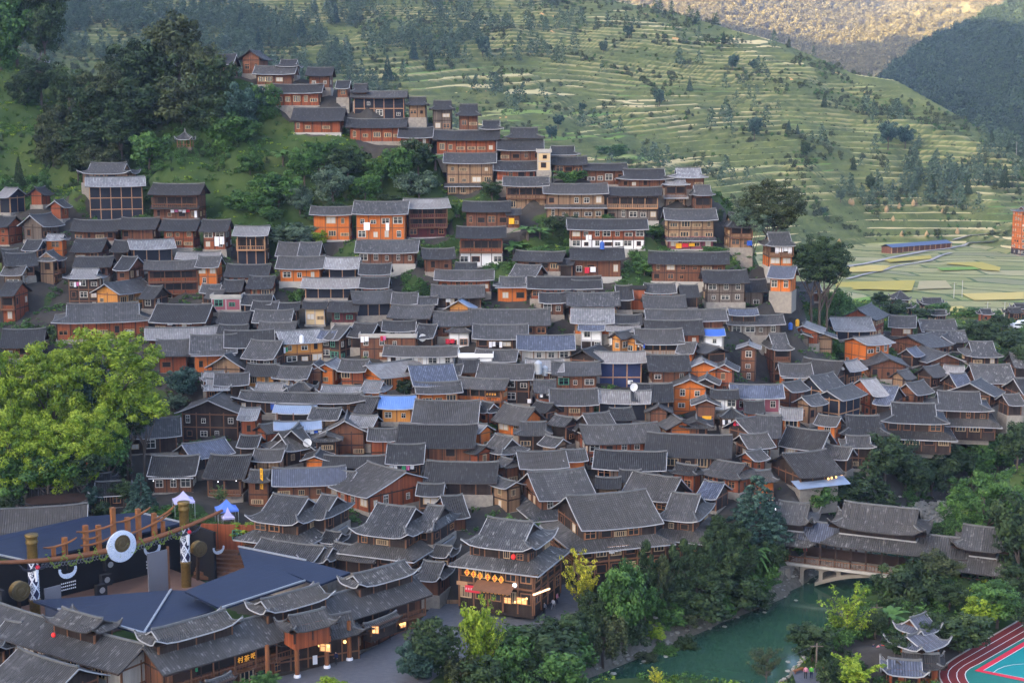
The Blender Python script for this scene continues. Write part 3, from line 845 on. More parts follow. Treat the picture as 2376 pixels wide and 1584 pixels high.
def gables(tab, ox, oy, sc):
    """gable-fronted houses from five points of the photo: left eave, right eave and peak of the gable, far end of the ridge, and the foot of the wall"""
    for ln in tab.strip().splitlines():
        ln = ln.split('#'); q = ln[0].split(); n = list(map(float, q[:9])); X = lambda v: ox + v / sc; Z = lambda v: oy + v / sc
        lu, lv, ru, rv, au, av, fu, fv = (X(n[0]), Z(n[1]), X(n[2]), Z(n[3]), X(n[4]), Z(n[5]), X(n[6]), Z(n[7])); Y = dep(au, (av + lv) / 2) - 2 + (float(q[12]) if len(q) > 12 else 0)
        a, b = ratio(lv), ratio(rv); d = max(-6.0, min(6.0, Y * (a - b) / (a + b))); pl, pr = P(lu, lv, Y - d), P(ru, rv, Y + d); ze = (pl.z + pr.z) / 2; m = (pl + pr) / 2; w = pr - pl; w.z = 0; W = w.length + .3; w.normalize(); rd = Vector((-w.y, w.x, 0))
        zr = P(au, av, m.y).z; rise = min(max(zr - ze, 1.2), W * .42); pf = PZ(fu, fv, min(ze + rise, H - 3)) if fv > 320 else P(fu, fv, m.y + 10); L = min(max(abs((pf - m).dot(rd)), 6.0), 17.0); c = m + rd * (L / 2); c.z = ze + rise / 2
        h = min(max(ze - P(lu, Z(n[8]), m.y - abs(d)).z, 2.6), 15); wl = q[9].split('/'); note = ln[1].strip() if len(ln) > 1 else None
        # the ridge is local X, its near end (-X) at the gable
        make_house(c, L, W, rise, math.atan2(rd.y, rd.x), h, wl[0], q[10], q[11] if len(q) > 11 else '', wl[1] if len(wl) > 1 else None, 0, ((lu + ru) / 2, (av + Z(n[8])) / 2), note, seed=len(HOUSES) * 7 + 3)
gables("""
1365 875 1885 885 1620 770 1810 690 1200 k m W #huge blackened gable house with many white windows | huge blackened gable house
1600 520 1900 530 1750 420 1990 375 620 t d -
""", 0, 700, 3.36)
gables("""
480 1035 865 1030 665 930 740 820 1220 b m C #brown plank house with a tall front gable and white lower panel | brown tall-gable plank house
720 545 950 602 815 495 1080 415 700 o l C #orange house under a very broad pale roof | orange house with the broad pale roof
430 532 602 537 510 495 690 437 670 o l C #orange lattice-windowed gable house | orange lattice-window house
40 1190 480 1195 280 985 320 940 1320 k m C #cottage with a broad front gable and satellite dish | cottage with the satellite dish
""", 600, 700, 3.36)
gables("""
940 240 1490 115 1180 50 830 -2 330 r m W #large red plank house with a wide pale roof beside the double-roofed halls | large red plank house
""", 550, 1080, 3.111)
gables("""
615 972 812 985 705 908 930 870 1070 y m C #yellow-orange plank house with its broad gable to the viewer | yellow plank gable house
""", 0, 350, 2.94)
gables("""
1375 788 1770 795 1575 705 1690 630 1110 o m W #tall orange gable house with pale windows and a small balcony | tall orange gable house
1720 482 1950 468 1860 425 1980 335 650 k m W
1470 637 1925 642 1690 545 1700 480 700 o l q
1360 1172 1640 1162 1485 1085 1230 990 1225 o m C
825 332 945 347 880 305 960 268 455 y m W
945 357 1140 387 1040 315 1080 255 455 y m W #right one of a pair of yellow-orange front gables with white curtains | pair of yellow front gables
""", 1200, 700, 3.92)
gables("""
700 466 935 508 765 440 740 365 810 o l W #tallest bright orange five-storey house with paired windows | five-storey bright orange house
1080 467 1450 527 1250 425 1265 372 570 b m -
925 687 1300 692 1110 615 1130 545 790 b m -
1435 652 1750 642 1600 575 1590 500 720 b m -
700 282 1000 302 840 205 970 160 460 r m C #reddish gable house at the valley edge with a long grey roof | reddish house at the valley edge
480 932 725 967 610 880 820 825 1200 n m q #big dark net-draped house with a pale edged gable right of centre | big net-draped gable house
1580 887 1980 932 1755 815 1860 775 990 k m -
""", 1750, 660, 3.564)
def ridge_house(u0, v0, u1, v1, zr, W, h, wall, roofc, flags, note=None, pitch=.52, ext=.6, name='timber_house', skirt=0.0, quiet=False, low=None):
    p0, p1 = PZ(u0, v0, zr), PZ(u1, v1, zr); d = p1 - p0; rise = pitch * W / 2; c = (p0 + p1) / 2; c.z = zr - rise / 2
    L = d.length + ext * 2
    if 'X' in flags: L += W * .4
    return make_house(c, L, W, rise, math.atan2(d.y, d.x), h, wall, roofc, flags, low, 0, ((u0 + u1) / 2, (v0 + v1) / 2), note, name, seed=len(HOUSES) * 7 + 3, skirt=skirt, quiet=quiet)
parse("""
150 85 480 205 14 225 k d XU
550 55 850 155 14 175 k d XU
190 150 640 300 14 330 k d Uq
640 110 950 225 14 250 k d XU
-100 285 640 515 14 560 k m q - #broad tiled roof rising behind the blue theatre roof | tiled roof behind the theatre
-150 1120 350 1345 -24 1420 k m XU
540 1320 1150 1515 -26 1600 k m XU
""", 0, 1080, 3.111)
parse("""
100 530 700 700 -24 740 k m q
640 560 1110 705 -24 740 k m q
1260 690 1580 838 -18 960 b m XU D4 #corner shop building with upturned eaves at the end of the theatre wing | corner shop with upturned eaves
""", 550, 1080, 3.111)
KIOSK0 = len(HOUSES)
parse("""
950 1095 1275 1250 38 1330 r b XU - #small kiosk with stacked blue-tiled upturned roofs by the running track | kiosk by the running track
885 1205 1340 1365 38 1450 r b XU
960 1360 1310 1480 -12 1560 r d XU
860 1405 1190 1530 -12 1620 r b XU
""", 1750, 1050, 2.936)
parse("""
1110 55 1300 125 0 160 k d HU D20
1120 148 1335 192 0 240 k d HU D16 #two-tier round-cornered pavilion at the edge of the fields | two-tier field pavilion
1345 112 1590 165 -8 205 k d XU D20
1400 212 1615 252 -6 285 k d XU D16
2050 192 2240 237 0 275 k d XU
2110 158 2280 200 0 230 k d XU
""", 1750, 660, 3.564)
def on_line(u0, v0, u1, v1, z, zr, t0, t1, *a, **k):
    """a house whose ridge runs between fractions t0..t1 of a line seen in the photo at height z, but at height zr"""
    p0, p1 = PZ(u0, v0, z), PZ(u1, v1, z); q0, q1 = p0.lerp(p1, t0), p0.lerp(p1, t1); q0.z = q1.z = zr; W = a[0]; pitch = k.pop('pitch', .52); d = q1 - q0; rise = pitch * W / 2; c = (q0 + q1) / 2; c.z = zr - rise / 2; fl = a[4]
    L = d.length + (W * .4 if 'X' in fl else .8); return make_house(c, L, W, rise, math.atan2(d.y, d.x), a[1], a[2], a[3], fl, None, 0, proj(c), k.pop('note', None), k.pop('name', 'timber_house'), seed=len(HOUSES) * 7 + 3)
LL = (20, 1376, 330, 1462, 12.9); LR = (338, 1466, 950, 1298, 12.9)
on_line(*LL, 11.0, -.1, 1.0, 8.4, 5.0, 'l', 'x', '', note='left wing of the theatre with a long tiled roof and pale wall panels | left theatre wing', name='theatre_wing')
on_line(*LR, 11.0, .0, 1.0, 8.8, 5.2, 'b', 'x', 'B', note='right wing of the theatre, long shop row facing the paved street | theatre shop row', name='theatre_wing')
WINGL, WINGR = HOUSES[-2][2], HOUSES[-1][2]; CLER0 = len(HOUSES)
on_line(*LL, 12.9, .42, .72, 4.6, 1.2, 'k', 'x', 'XUqZ')
on_line(*LR, 12.9, .02, .27, 4.8, 1.2, 'k', 'x', 'XUqZ'); on_line(*LR, 12.9, .40, .62, 4.8, 1.2, 'k', 'x', 'XUqZ'); on_line(*LR, 12.9, .76, .98, 4.8, 1.2, 'k', 'x', 'XUqZ')
def absorb(child, parent, name):
    m = Matrix.Translation(parent.location) @ Matrix.Rotation(parent.rotation_euler[2], 4, 'Z'); child.parent = parent; child.matrix_parent_inverse = m.inverted(); child.name = name
    HOUSES[:] = [h for h in HOUSES if h[2] != child]
for i_, r_ in enumerate([h[2] for h in HOUSES[CLER0:CLER0 + 4]]): absorb(r_, WINGL if i_ == 0 else WINGR, 'raised_roof')
_k = [h[2] for h in HOUSES[KIOSK0:KIOSK0 + 4]]; _k[0].name = 'kiosk'
for r_ in _k[1:]: absorb(r_, _k[0], 'roof_tier')
ridge_house(48, 1508, 175, 1549, 10.5, 9, 5, 'k', 'm', 'q', 'plain tiled roof in the bottom corner in front of the theatre | corner roof before the theatre')
GATE_LOW = ridge_house(628, 1448, 815, 1421, 9.8, 6.4, 4.9, 'k', 'm', 'XUq', 'street gate with tiered upturned roofs on tall red-brown columns | tiered street gate', pitch=.62, ext=0, name='street_gate')
absorb(ridge_house(672, 1430, 752, 1412, 12.2, 4.6, 1.3, 'r', 'm', 'XUqZ', ext=.1, pitch=.62), GATE_LOW, 'upper_roof')
ridge_house(480, 1583, 534, 1563, 7.2, 2.2, .5, 'k', 'm', 'UqZ', ext=.2, pitch=.6)
ridge_house(846, 1450, 918, 1422, 8.1, 2.2, .5, 'k', 'm', 'UqZ', ext=.2, pitch=.6)

# small houses and sheds packed into what gaps are left between the listed ones
def inside(u, v, poly):
    r = False; n = len(poly)
    for i in range(n):
        x1, y1 = poly[i]; x2, y2 = poly[(i + 1) % n]
        if (y1 > v) != (y2 > v) and u < (x2 - x1) * (v - y1) / (y2 - y1) + x1: r = not r
    return r
VPOLY = [(0, 560), (300, 540), (480, 530), (640, 620), (1000, 640), (1250, 640), (1500, 660), (1800, 700), (1900, 740), (2060, 760), (2340, 850), (2340, 930), (2150, 1000), (1950, 1080), (1800, 1170), (1500, 1220), (1330, 1170), (620, 1170), (430, 1080), (430, 950), (500, 900), (420, 800), (0, 740)]
def covers(r, u, v):
    m = .10 * (r[2] - r[0]) if .3 < abs(r[4]) else -6
    return r[0] + m < u < r[2] - m and r[1] - 4 + max(0, m * .3) < v < r[3] - 1
frng = random.Random(21); nfill = 0; FILL = []
for v in range(545, 1200, 16):
    for u in range(10, 2340, 22):
        if nfill > 44 or v < 850 or u > 2010 or (u > 1780 and v > 1090) or not inside(u, v, VPOLY): continue
        if any(covers(r, u, v) for r in RECTS): continue
        if any((u - a_) ** 2 + (2 * (v - b_)) ** 2 < 75 ** 2 for a_, b_ in FILL): continue
        FILL.append((u, v)); near_ = sorted(RECTS, key=lambda r: ((r[0] + r[2]) / 2 - u) ** 2 + ((r[1] + r[3]) / 2 - v) ** 2)[:3]
        yw = near_[frng.randrange(3)][4]; yw = (yw + math.pi / 2) % math.pi - math.pi / 2 if abs(yw) > 1.2 else yw; wpx = frng.uniform(50, 92); Y = dep(u, v - 14)
        L, W, rise, ctr = solve((u - wpx / 2, v - 30, u + wpx / 2, v - 2), yw, 'G', .52, Y)
        make_house(ctr, L, min(W, 8.5), min(rise, 2.3), yw, frng.uniform(3.2, 4.6), frng.choice('kkbbrto'), frng.choice('ddmmml'), frng.choice(('', '', 'q', 'C', 'X')), None, 0, (u, v - 14), None, seed=1000 + nfill); nfill += 1
# ------------------------------------------------------------------ the land
def G(u, v, Y): p = P(u, v, Y); GROUND.append((p.x, p.y, p.z))
for u, v in ((560, 330), (640, 360), (560, 400), (640, 450), (560, 460), (700, 400), (700, 470), (780, 400), (780, 460), (860, 380), (860, 440), (940, 400), (930, 450), (620, 500), (700, 540),
             (1000, 420), (1060, 480), (1200, 540), (1260, 580), (1180, 600), (1320, 400), (1500, 540), (1480, 620), (1700, 590), (1640, 640), (1840, 700), (1730, 660), (400, 420), (440, 380), (380, 390)):
    G(u, v, dep(u, v) + 4)
for u, v, Y in ((429, 344, 350), (405, 348, 349), (455, 346, 349), (430, 375, 347), (420, 200, 388), (300, 260, 376), (550, 270, 366), (200, 330, 372), (120, 300, 385), (40, 300, 395), (40, 240, 410), (40, 420, 368), (110, 440, 358), (60, 160, 430), (160, 180, 430), (0, 120, 440),
                (240, 440, 350), (330, 400, 352), (-80, 300, 395), (-80, 500, 350), (-80, 700, 310), (-60, 900, 270), (620, 330, 358), (480, 400, 348), (-120, 150, 440)): G(u, v, Y)
for u, v, z in ((60, 1150, 10), (180, 1150, 10), (300, 1180, 9), (420, 1150, 11), (520, 1170, 10.5), (-60, 1200, 8), (100, 1000, 16), (200, 1060, 13), (30, 1050, 13), (-80, 1050, 13), (100, 900, 22), (240, 900, 22)):
    p = PZ(u, v, z); GROUND.append((p.x, p.y, p.z))
for u, v in ((600, 1560), (700, 1540), (800, 1500), (900, 1460), (1000, 1440), (1060, 1420), (1100, 1500), (1200, 1450), (1280, 1400), (1350, 1420), (1300, 1500), (1400, 1450), (1500, 1420), (1600, 1380), (1700, 1340), (1780, 1310),
             (500, 1500), (300, 1500), (100, 1500), (100, 1400), (250, 1400), (400, 1440), (300, 1360), (450, 1330), (600, 1400), (700, 1400), (1100, 1590), (1200, 1540)):
    p = PZ(u, v, 4.0); GROUND.append((p.x, p.y, 4.0))
for u, v in ((2150, 1560), (2300, 1500), (2376, 1450), (2250, 1450), (2200, 1400), (2300, 1380), (2376, 1350), (1980, 1570), (1900, 1560), (2050, 1500), (2000, 1450), (2100, 1420), (2450, 1400), (2450, 1550), (2150, 1360), (2330, 1340)):
    p = PZ(u, v, 4.2); GROUND.append((p.x, p.y, 4.2))
for u, v, z in ((1950, 1180, 6), (2050, 1150, 6), (2150, 1130, 6), (2250, 1110, 7), (2376, 1060, 8), (1900, 1200, 6), (2376, 1200, 5), (2300, 1250, 5), (2450, 1100, 8), (2450, 900, 10), (2420, 800, 11), (2300, 820, 12),
                (2200, 740, 13), (2300, 740, 13), (2100, 720, 14), (2000, 705, 16), (2376, 750, 13), (1960, 720, 18)):
    p = PZ(u, v, z); GROUND.append((p.x, p.y, p.z))
for x, y, z in ((-60, 450, 60), (-140, 460, 70), (20, 440, 40), (80, 430, 26), (140, 420, 17), (200, 420, 15), (260, 420, 14), (-60, 540, 20), (60, 520, 15), (160, 500, 14), (260, 500, 14), (-200, 540, 60), (-220, 460, 95),
                (-260, 420, 90), (-260, 350, 60), (-240, 280, 35), (-220, 220, 20), (-200, 160, 10), (-120, 120, 4), (0, 110, 4), (100, 120, 4), (200, 150, 5), (240, 220, 8), (260, 300, 12), (160, 330, 14), (180, 280, 10), (300, 400, 14)):
    GROUND.append((x, y, z))
GA = np.array(GROUND, np.float64)
# keep the lowest of points that crowd together
def village_z(X, Y):
    sh = X.shape; q = np.stack([X.ravel(), Y.ravel()], 1); out = np.empty(len(q))
    for i in range(0, len(q), 4000):
        d2 = (q[i:i + 4000, None, 0] - GA[None, :, 0]) ** 2 + (q[i:i + 4000, None, 1] - GA[None, :, 1]) ** 2 + 4.0
        w = 1.0 / (d2 * d2); out[i:i + 4000] = (w @ GA[:, 2]) / w.sum(1)
    return out.reshape(sh)
# river channel: left and right water edge in the photo (height 0)
RL = [PZ(u, v, 0) for u, v in ((1250, 1640), (1346, 1584), (1472, 1527), (1622, 1465), (1720, 1428), (1806, 1390), (1862, 1352), (1930, 1310), (2040, 1268), (2130, 1232), (2200, 1190), (2300, 1150), (2420, 1120), (2600, 1090))]
RR = [PZ(u, v, 0) for u, v in ((1760, 1640), (1800, 1600), (1830, 1570), (1880, 1500), (1940, 1445), (2020, 1400), (2070, 1350), (2110, 1320), (2170, 1275), (2210, 1240), (2270, 1205), (2350, 1170), (2450, 1140), (2620, 1105))]
RIV = np.array([(p.x, p.y) for p in RL] + [(p.x, p.y) for p in reversed(RR)])
def in_poly(X, Y, poly):
    r = np.zeros(X.shape, bool); n = len(poly)
    for i in range(n):
        x1, y1 = poly[i]; x2, y2 = poly[(i + 1) % n]
        c = ((y1 > Y) != (y2 > Y)) & (X < (x2 - x1) * (Y - y1) / (y2 - y1 + 1e-12) + x1); r ^= c
    return r
def seg_dist(X, Y, poly, closed=True):
    d = np.full(X.shape, 1e9); n = len(poly)
    for i in range(n if closed else n - 1):
        x1, y1 = poly[i]; x2, y2 = poly[(i + 1) % n]; dx, dy = x2 - x1, y2 - y1; L2 = dx * dx + dy * dy + 1e-9
        t = np.clip(((X - x1) * dx + (Y - y1) * dy) / L2, 0, 1); d = np.minimum(d, np.hypot(X - x1 - t * dx, Y - y1 - t * dy))
    return d
# terraced mountain beyond: ridge line seen in the photo, at its distance
RIDGE = [(-600, -420, 1500), (0, -230, 1330), (700, -130, 1230), (1200, -60, 1170), (1430, 2, 1120), (1560, 28, 1085), (1690, 66, 1055), (1800, 95, 1020), (1900, 135, 990), (1985, 172, 960), (2080, 186, 935), (2160, 232, 905),
         (2260, 290, 880), (2376, 372, 850), (2480, 460, 820), (2700, 560, 780)]
RP = [P(u, v, Y) for u, v, Y in RIDGE]; RX = np.array([p.x for p in RP]); RYY = np.array([p.y for p in RP]); RZ = np.array([p.z for p in RP])
def far_z(X, Y):
    a = X / np.maximum(Y, 1); ra = RX / RYY                       # by bearing
    yr = np.interp(a, ra, RYY); zr = np.interp(a, ra, RZ)
    y0 = np.interp(a, [-.5, .1, .2, .25, .32, .36, .6], [600, 600, 640, 690, 690, 640, 600])
    q = (Y - y0) / (yr - y0)
    z = 13.5 + (zr - 13.5) * np.clip(q, 0, 1) ** 1.12
    w = np.clip(q * 3, 0, 1) * np.clip((1.0 - q) * 8, 0, 1)
    z = z + w * ((fbm(X / 90, Y / 90, 3) - .5) * 26 + (fbm(X / 28, Y / 40, 9) - .5) * 7)
    z = np.where(q > 1, zr - (Y - yr) * .30, z)
    # terraces
    st = 2.5 + 1.0 * vnoise(X / 160, Y / 160, 5); wob = (fbm(X / 35, Y / 35, 11) - .5) * 2.2
    k = (z + wob) / st; fl = np.floor(k); fr = k - fl; tz = (fl + np.clip((fr - .55) / .45, 0, 1) ** 1.3) * st - wob
    tm = np.clip(q * 12, 0, 1) * np.clip((.97 - q) * 6, 0, 1) * np.clip((fbm(X / 120, Y / 120, 21) - .28) * 7, .35, 1)
    z = np.where((q > 0) & (q < 1), z * (1 - tm) + tz * tm, z)
    global LIP
    LIP = ((fr < .10) | (fr > .93)) * (q > .01) * (q < .98) * np.clip((fbm(X / 90, Y / 22, 33, 3) - .36) * 5, 0, 1) * tm
    # paddies in the valley floor
    kk = np.floor((Y + X * .25 + 26 * fbm(X / 70, Y / 70, 31)) / 15); fz = 13.2 + (Y - 430) * .010 + .45 * ((kk * .618) % 1.0)
    z = np.where(q <= 0, np.minimum(fz, 15.9), z)
    return z
def land_z(X, Y):
    X = np.asarray(X, float); Y = np.asarray(Y, float)
    zv = np.full(X.shape, 15.0); vm = Y < 545
    if vm.any(): zv[vm] = village_z(X[vm], Y[vm])
    zv = zv + (fbm(X / 9, Y / 9, 2) - .5) * 1.2 * np.clip((zv - 5.5) / 5, 0, 1)
    zf = far_z(X, Y)
    # the village hill fades into the valley floor to its right and behind
    w = np.clip((Y - 440) / 90, 0, 1); w = np.maximum(w, np.clip((X - np.interp(Y, [0, 300, 360, 420, 480], [260, 250, 175, 120, 90])) / 40, 0, 1) * np.clip((Y - 335) / 25, 0, 1))
    w = w * w * (3 - 2 * w); z = zv * (1 - w) + zf * w
    ins = in_poly(X, Y, RIV); d = seg_dist(X, Y, RIV)
    z = np.where(ins, -1.6 * np.clip(d / 3, 0, 1) - .25, z)
    bank = np.clip(d / 7.0, 0, 1); near = (~ins) & (d < 7)
    z = np.where(near, .15 + np.clip(bank * 1.6, 0, 1) ** .8 * (np.minimum(z, 4.2) - .15) * 1.0 + np.maximum(z - 4.2, 0) * bank + (fbm(X / 2.2, Y / 2.2, 8) - .5) * .9 * (bank > .02), z)
    return z
FLATS = [([(380, 1660), (540, 1592), (690, 1556), (830, 1518), (960, 1446), (1010, 1396), (1120, 1376), (1260, 1358), (1420, 1322), (1500, 1335), (1330, 1430), (1250, 1470), (1130, 1500), (1060, 1540), (1000, 1590), (930, 1660)], 4.2),
         ([(2160, 1640), (2150, 1560), (2200, 1520), (2376, 1420), (2700, 1300), (2700, 1700)], 4.3)]
FLATP = [(np.array([(p.x, p.y) for p in (PZ(u, v, z) for u, v in pl)]), z) for pl, z in FLATS] + [(np.array([(-95, 186), (-72, 205), (-52, 216), (-40, 213), (-22, 205), (-8, 196), (-28, 172), (-45, 158), (-70, 148), (-98, 165)]), 4.0)]
_land0 = land_z
def land_z(X, Y):
    z = _land0(X, Y); X = np.asarray(X, float); Y = np.asarray(Y, float)
    for pl, zf in FLATP: z = np.where(in_poly(X, Y, pl), zf, z)
    return z
def axis(parts):
    out = []
    for a, b, s in parts: out.extend(np.arange(a, b, s))
    return np.array(out + [parts[-1][1]])
gx = axis([(-900, -260, 16), (-260, 330, 2.6), (330, 1000, 9)]); gy = axis([(60, 120, 8), (120, 440, 2.4), (440, 640, 4), (640, 1130, 1.25), (1130, 1700, 22)])
GXX, GYY = np.meshgrid(gx, gy); GZZ = land_z(GXX, GYY); far_z(GXX, GYY); LIPS = np.where(GYY > 560, LIP, 0).ravel()
def grid_faces(ny, nx):
    i = np.arange(ny * nx).reshape(ny, nx); return np.stack([i[:-1, :-1], i[:-1, 1:], i[1:, 1:], i[1:, :-1]], -1).reshape(-1, 4)
from bisect import bisect_right
def zat(x, y):
    i = min(max(bisect_right(gx, x) - 1, 0), len(gx) - 2); j = min(max(bisect_right(gy, y) - 1, 0), len(gy) - 2)
    a = (x - gx[i]) / (gx[i + 1] - gx[i]); b = (y - gy[j]) / (gy[j + 1] - gy[j])
    return float((GZZ[j, i] * (1 - a) + GZZ[j, i + 1] * a) * (1 - b) + (GZZ[j + 1, i] * (1 - a) + GZZ[j + 1, i + 1] * a) * b)
def zatv(X, Y):
    i = np.clip(np.searchsorted(gx, X, 'right') - 1, 0, len(gx) - 2); j = np.clip(np.searchsorted(gy, Y, 'right') - 1, 0, len(gy) - 2); a = (X - gx[i]) / (gx[i + 1] - gx[i]); b = (Y - gy[j]) / (gy[j + 1] - gy[j])
    return (GZZ[j, i] * (1 - a) + GZZ[j, i + 1] * a) * (1 - b) + (GZZ[j + 1, i] * (1 - a) + GZZ[j + 1, i + 1] * a) * b
def hit(u, v, Y0=125, Y1=1250):
    y = Y0; st = 1.5
    while y < Y1:
        p = P(u, v, y)
        if p.z < zat(p.x, p.y): return P(u, v, y - st / 2)
        y += st if y < 640 else 3
    return P(u, v, 1000)
def land_mat():
    t = NT('land', .95, .1); geo = t.n("NewGeometry"); pos = geo.outputs["Position"]; sp = t.n("SeparateXYZ", i_0=pos); nz = t.n("SeparateXYZ", i_0=geo.outputs["Normal"]).outputs[2]
    big = t.noise(pos, .012, 4); mid = t.noise(pos, .06, 4); fine = t.noise(pos, .6, 4)
    grass = t.ramp(mid, [(.28, (.016, .034, .010)), (.45, (.032, .060, .016)), (.62, (.070, .098, .028)), (.8, (.15, .125, .060))])
    grass = t.mix(t.math('MULTIPLY', fine, .6), grass, (.022, .042, .012))
    # village ground: packed earth and stone, with the shade of the alleys put into its dark colour
    earth = t.mix(fine, (.04, .036, .030), (.10, .09, .075))
    earth = t.mix(t.noise(pos, .25, 3), earth, (.030, .027, .024))
    at = t.n("Attribute", attribute_name='tint').outputs["Fac"]
    green = t.math('GREATER_THAN', t.math('ADD', at, t.math('MULTIPLY', t.math('SUBTRACT', t.noise(pos, .12, 4), .5), .9)), .5)
    vil = t.mix(green, earth, grass)
    # far slope: terrace treads are straw and young crop, risers grass and scrub
    voro = t.n("TexVoronoi", feature='F1'); voro.inputs["Scale"].default_value = .018; t.t.links.new(pos, voro.inputs["Vector"])
    crop = t.ramp(t.math('FRACT', t.math('MULTIPLY', t.n("SeparateXYZ", i_0=voro.outputs["Color"]).outputs[0], 1.0)), [(0.0, (.085, .16, .035)), (.3, (.13, .20, .045)), (.55, (.34, .31, .15)), (.8, (.46, .38, .20)), (1.0, (.42, .36, .20))])
    riser = t.ramp(mid, [(.3, (.036, .054, .016)), (.5, (.068, .090, .026)), (.68, (.115, .132, .040))])
    rough_ = t.noise(pos, .22, 5, .7); riser = t.mix(t.math('MULTIPLY', t.math('GREATER_THAN', rough_, .56), .4), riser, (.035, .050, .020)); riser = t.mix(t.math('MULTIPLY', t.math('LESS_THAN', rough_, .40), .35), riser, (.20, .19, .085))
    riser = t.mix(t.math('MULTIPLY', fine, .5), riser, (.10, .115, .055))
    flat = t.math('GREATER_THAN', nz, .972)
    far = t.mix(flat, riser, crop); far = t.mix(t.math('MULTIPLY', at, .75), far, (.32, .28, .13))
    scar = t.math('GREATER_THAN', t.noise(pos, .03, 5, .7), .685)
    far = t.mix(t.math('MULTIPLY', scar, .85), far, (.50, .27, .12))
    # paddies
    kf_ = t.math('DIVIDE', t.math('ADD', t.math('ADD', sp.outputs[1], t.math('MULTIPLY', sp.outputs[0], .25)), t.math('MULTIPLY', t.noise(pos, .014, 2), 60.)), 15.)
    k = t.math('FLOOR', kf_)
    k2f = t.math('DIVIDE', t.math('ADD', sp.outputs[0], t.math('MULTIPLY', k, 17.)), 46.); k2 = t.math('FLOOR', k2f)
    bund = t.math('MAXIMUM', t.math('LESS_THAN', t.math('FRACT', kf_), .16), t.math('LESS_THAN', t.math('FRACT', k2f), .035))
    wnz = t.n("TexWhiteNoise", noise_dimensions='2D', i_0=t.n("CombineXYZ", i_0=k, i_1=k2).outputs[0]).outputs[0]
    pad = t.ramp(wnz, [(0, (.12, .16, .05)), (.25, (.23, .22, .10)), (.45, (.30, .27, .14)), (.6, (.16, .21, .06)), (.75, (.36, .31, .18)), (.9, (.20, .19, .12))])
    pad = t.mix(t.math('MULTIPLY', t.noise(pos, .35, 4), .7), pad, (.12, .15, .055))
    pad = t.mix(t.math('MULTIPLY', bund, .85), pad, (.045, .075, .022))
    farm = t.math('GREATER_THAN', sp.outputs[2], 16.2)
    far = t.mix(farm, pad, far)
    isfar = t.math('GREATER_THAN', t.math('ADD', sp.outputs[1], t.math('MULTIPLY', t.math('MAXIMUM', t.math('SUBTRACT', sp.outputs[0], 110.0), 0.0), .85)), 452.0)
    col = t.mix(isfar, vil, far)
    # river bank stones and mud
    wet = t.math('LESS_THAN', t.math('ADD', sp.outputs[2], t.math('MULTIPLY', t.math('SUBTRACT', fine, .5), 1.6)), 2.3)
    col = t.mix(wet, col, t.mix(t.noise(pos, 1.6, 4), (.06, .055, .042), (.24, .22, .18)))
    t.color(col); t.bump(fine, .5, .4); return t.m
MAT['land'] = land_mat()
HP = np.array([(h[2].location.x, h[2].location.y) for h in HOUSES])
dmin = np.full(GXX.size, 99.0)
for i in range(0, GXX.size, 20000): dmin[i:i + 20000] = np.sqrt(((np.stack([GXX.ravel()[i:i + 20000], GYY.ravel()[i:i + 20000]], 1)[:, None, :] - HP[None]) ** 2).sum(2).min(1))
gm = np_mesh('ground', np.stack([GXX.ravel(), GYY.ravel(), GZZ.ravel()], 1), grid_faces(*GXX.shape), MAT['land'], True, np.where(GYY.ravel() > 560, LIPS, np.clip((dmin - np.where(GYY.ravel() > 296, 4.2, 6.5)) / np.where(GYY.ravel() > 296, 4.5, 7), 0, 1)))
tag(link(bpy.data.objects.new('ground', gm)), kind='structure')
# water
def water_mat():
    t = NT('river_water', .06, .5); pos = t.n("NewGeometry").outputs["Position"]
    t.color(t.mix(t.noise(pos, .08, 3), (.020, .056, .034), (.030, .076, .046))); t.b.inputs["IOR"].default_value = 1.33
    t.bump(t.noise(pos, 1.1, 4), .06, .05); return t.m
mb = MB(); mb.face([(-10, 120, 0), (260, 120, 0), (260, 380, 0), (-10, 380, 0)]); tag(mb.build('river', water_mat()), kind='structure')
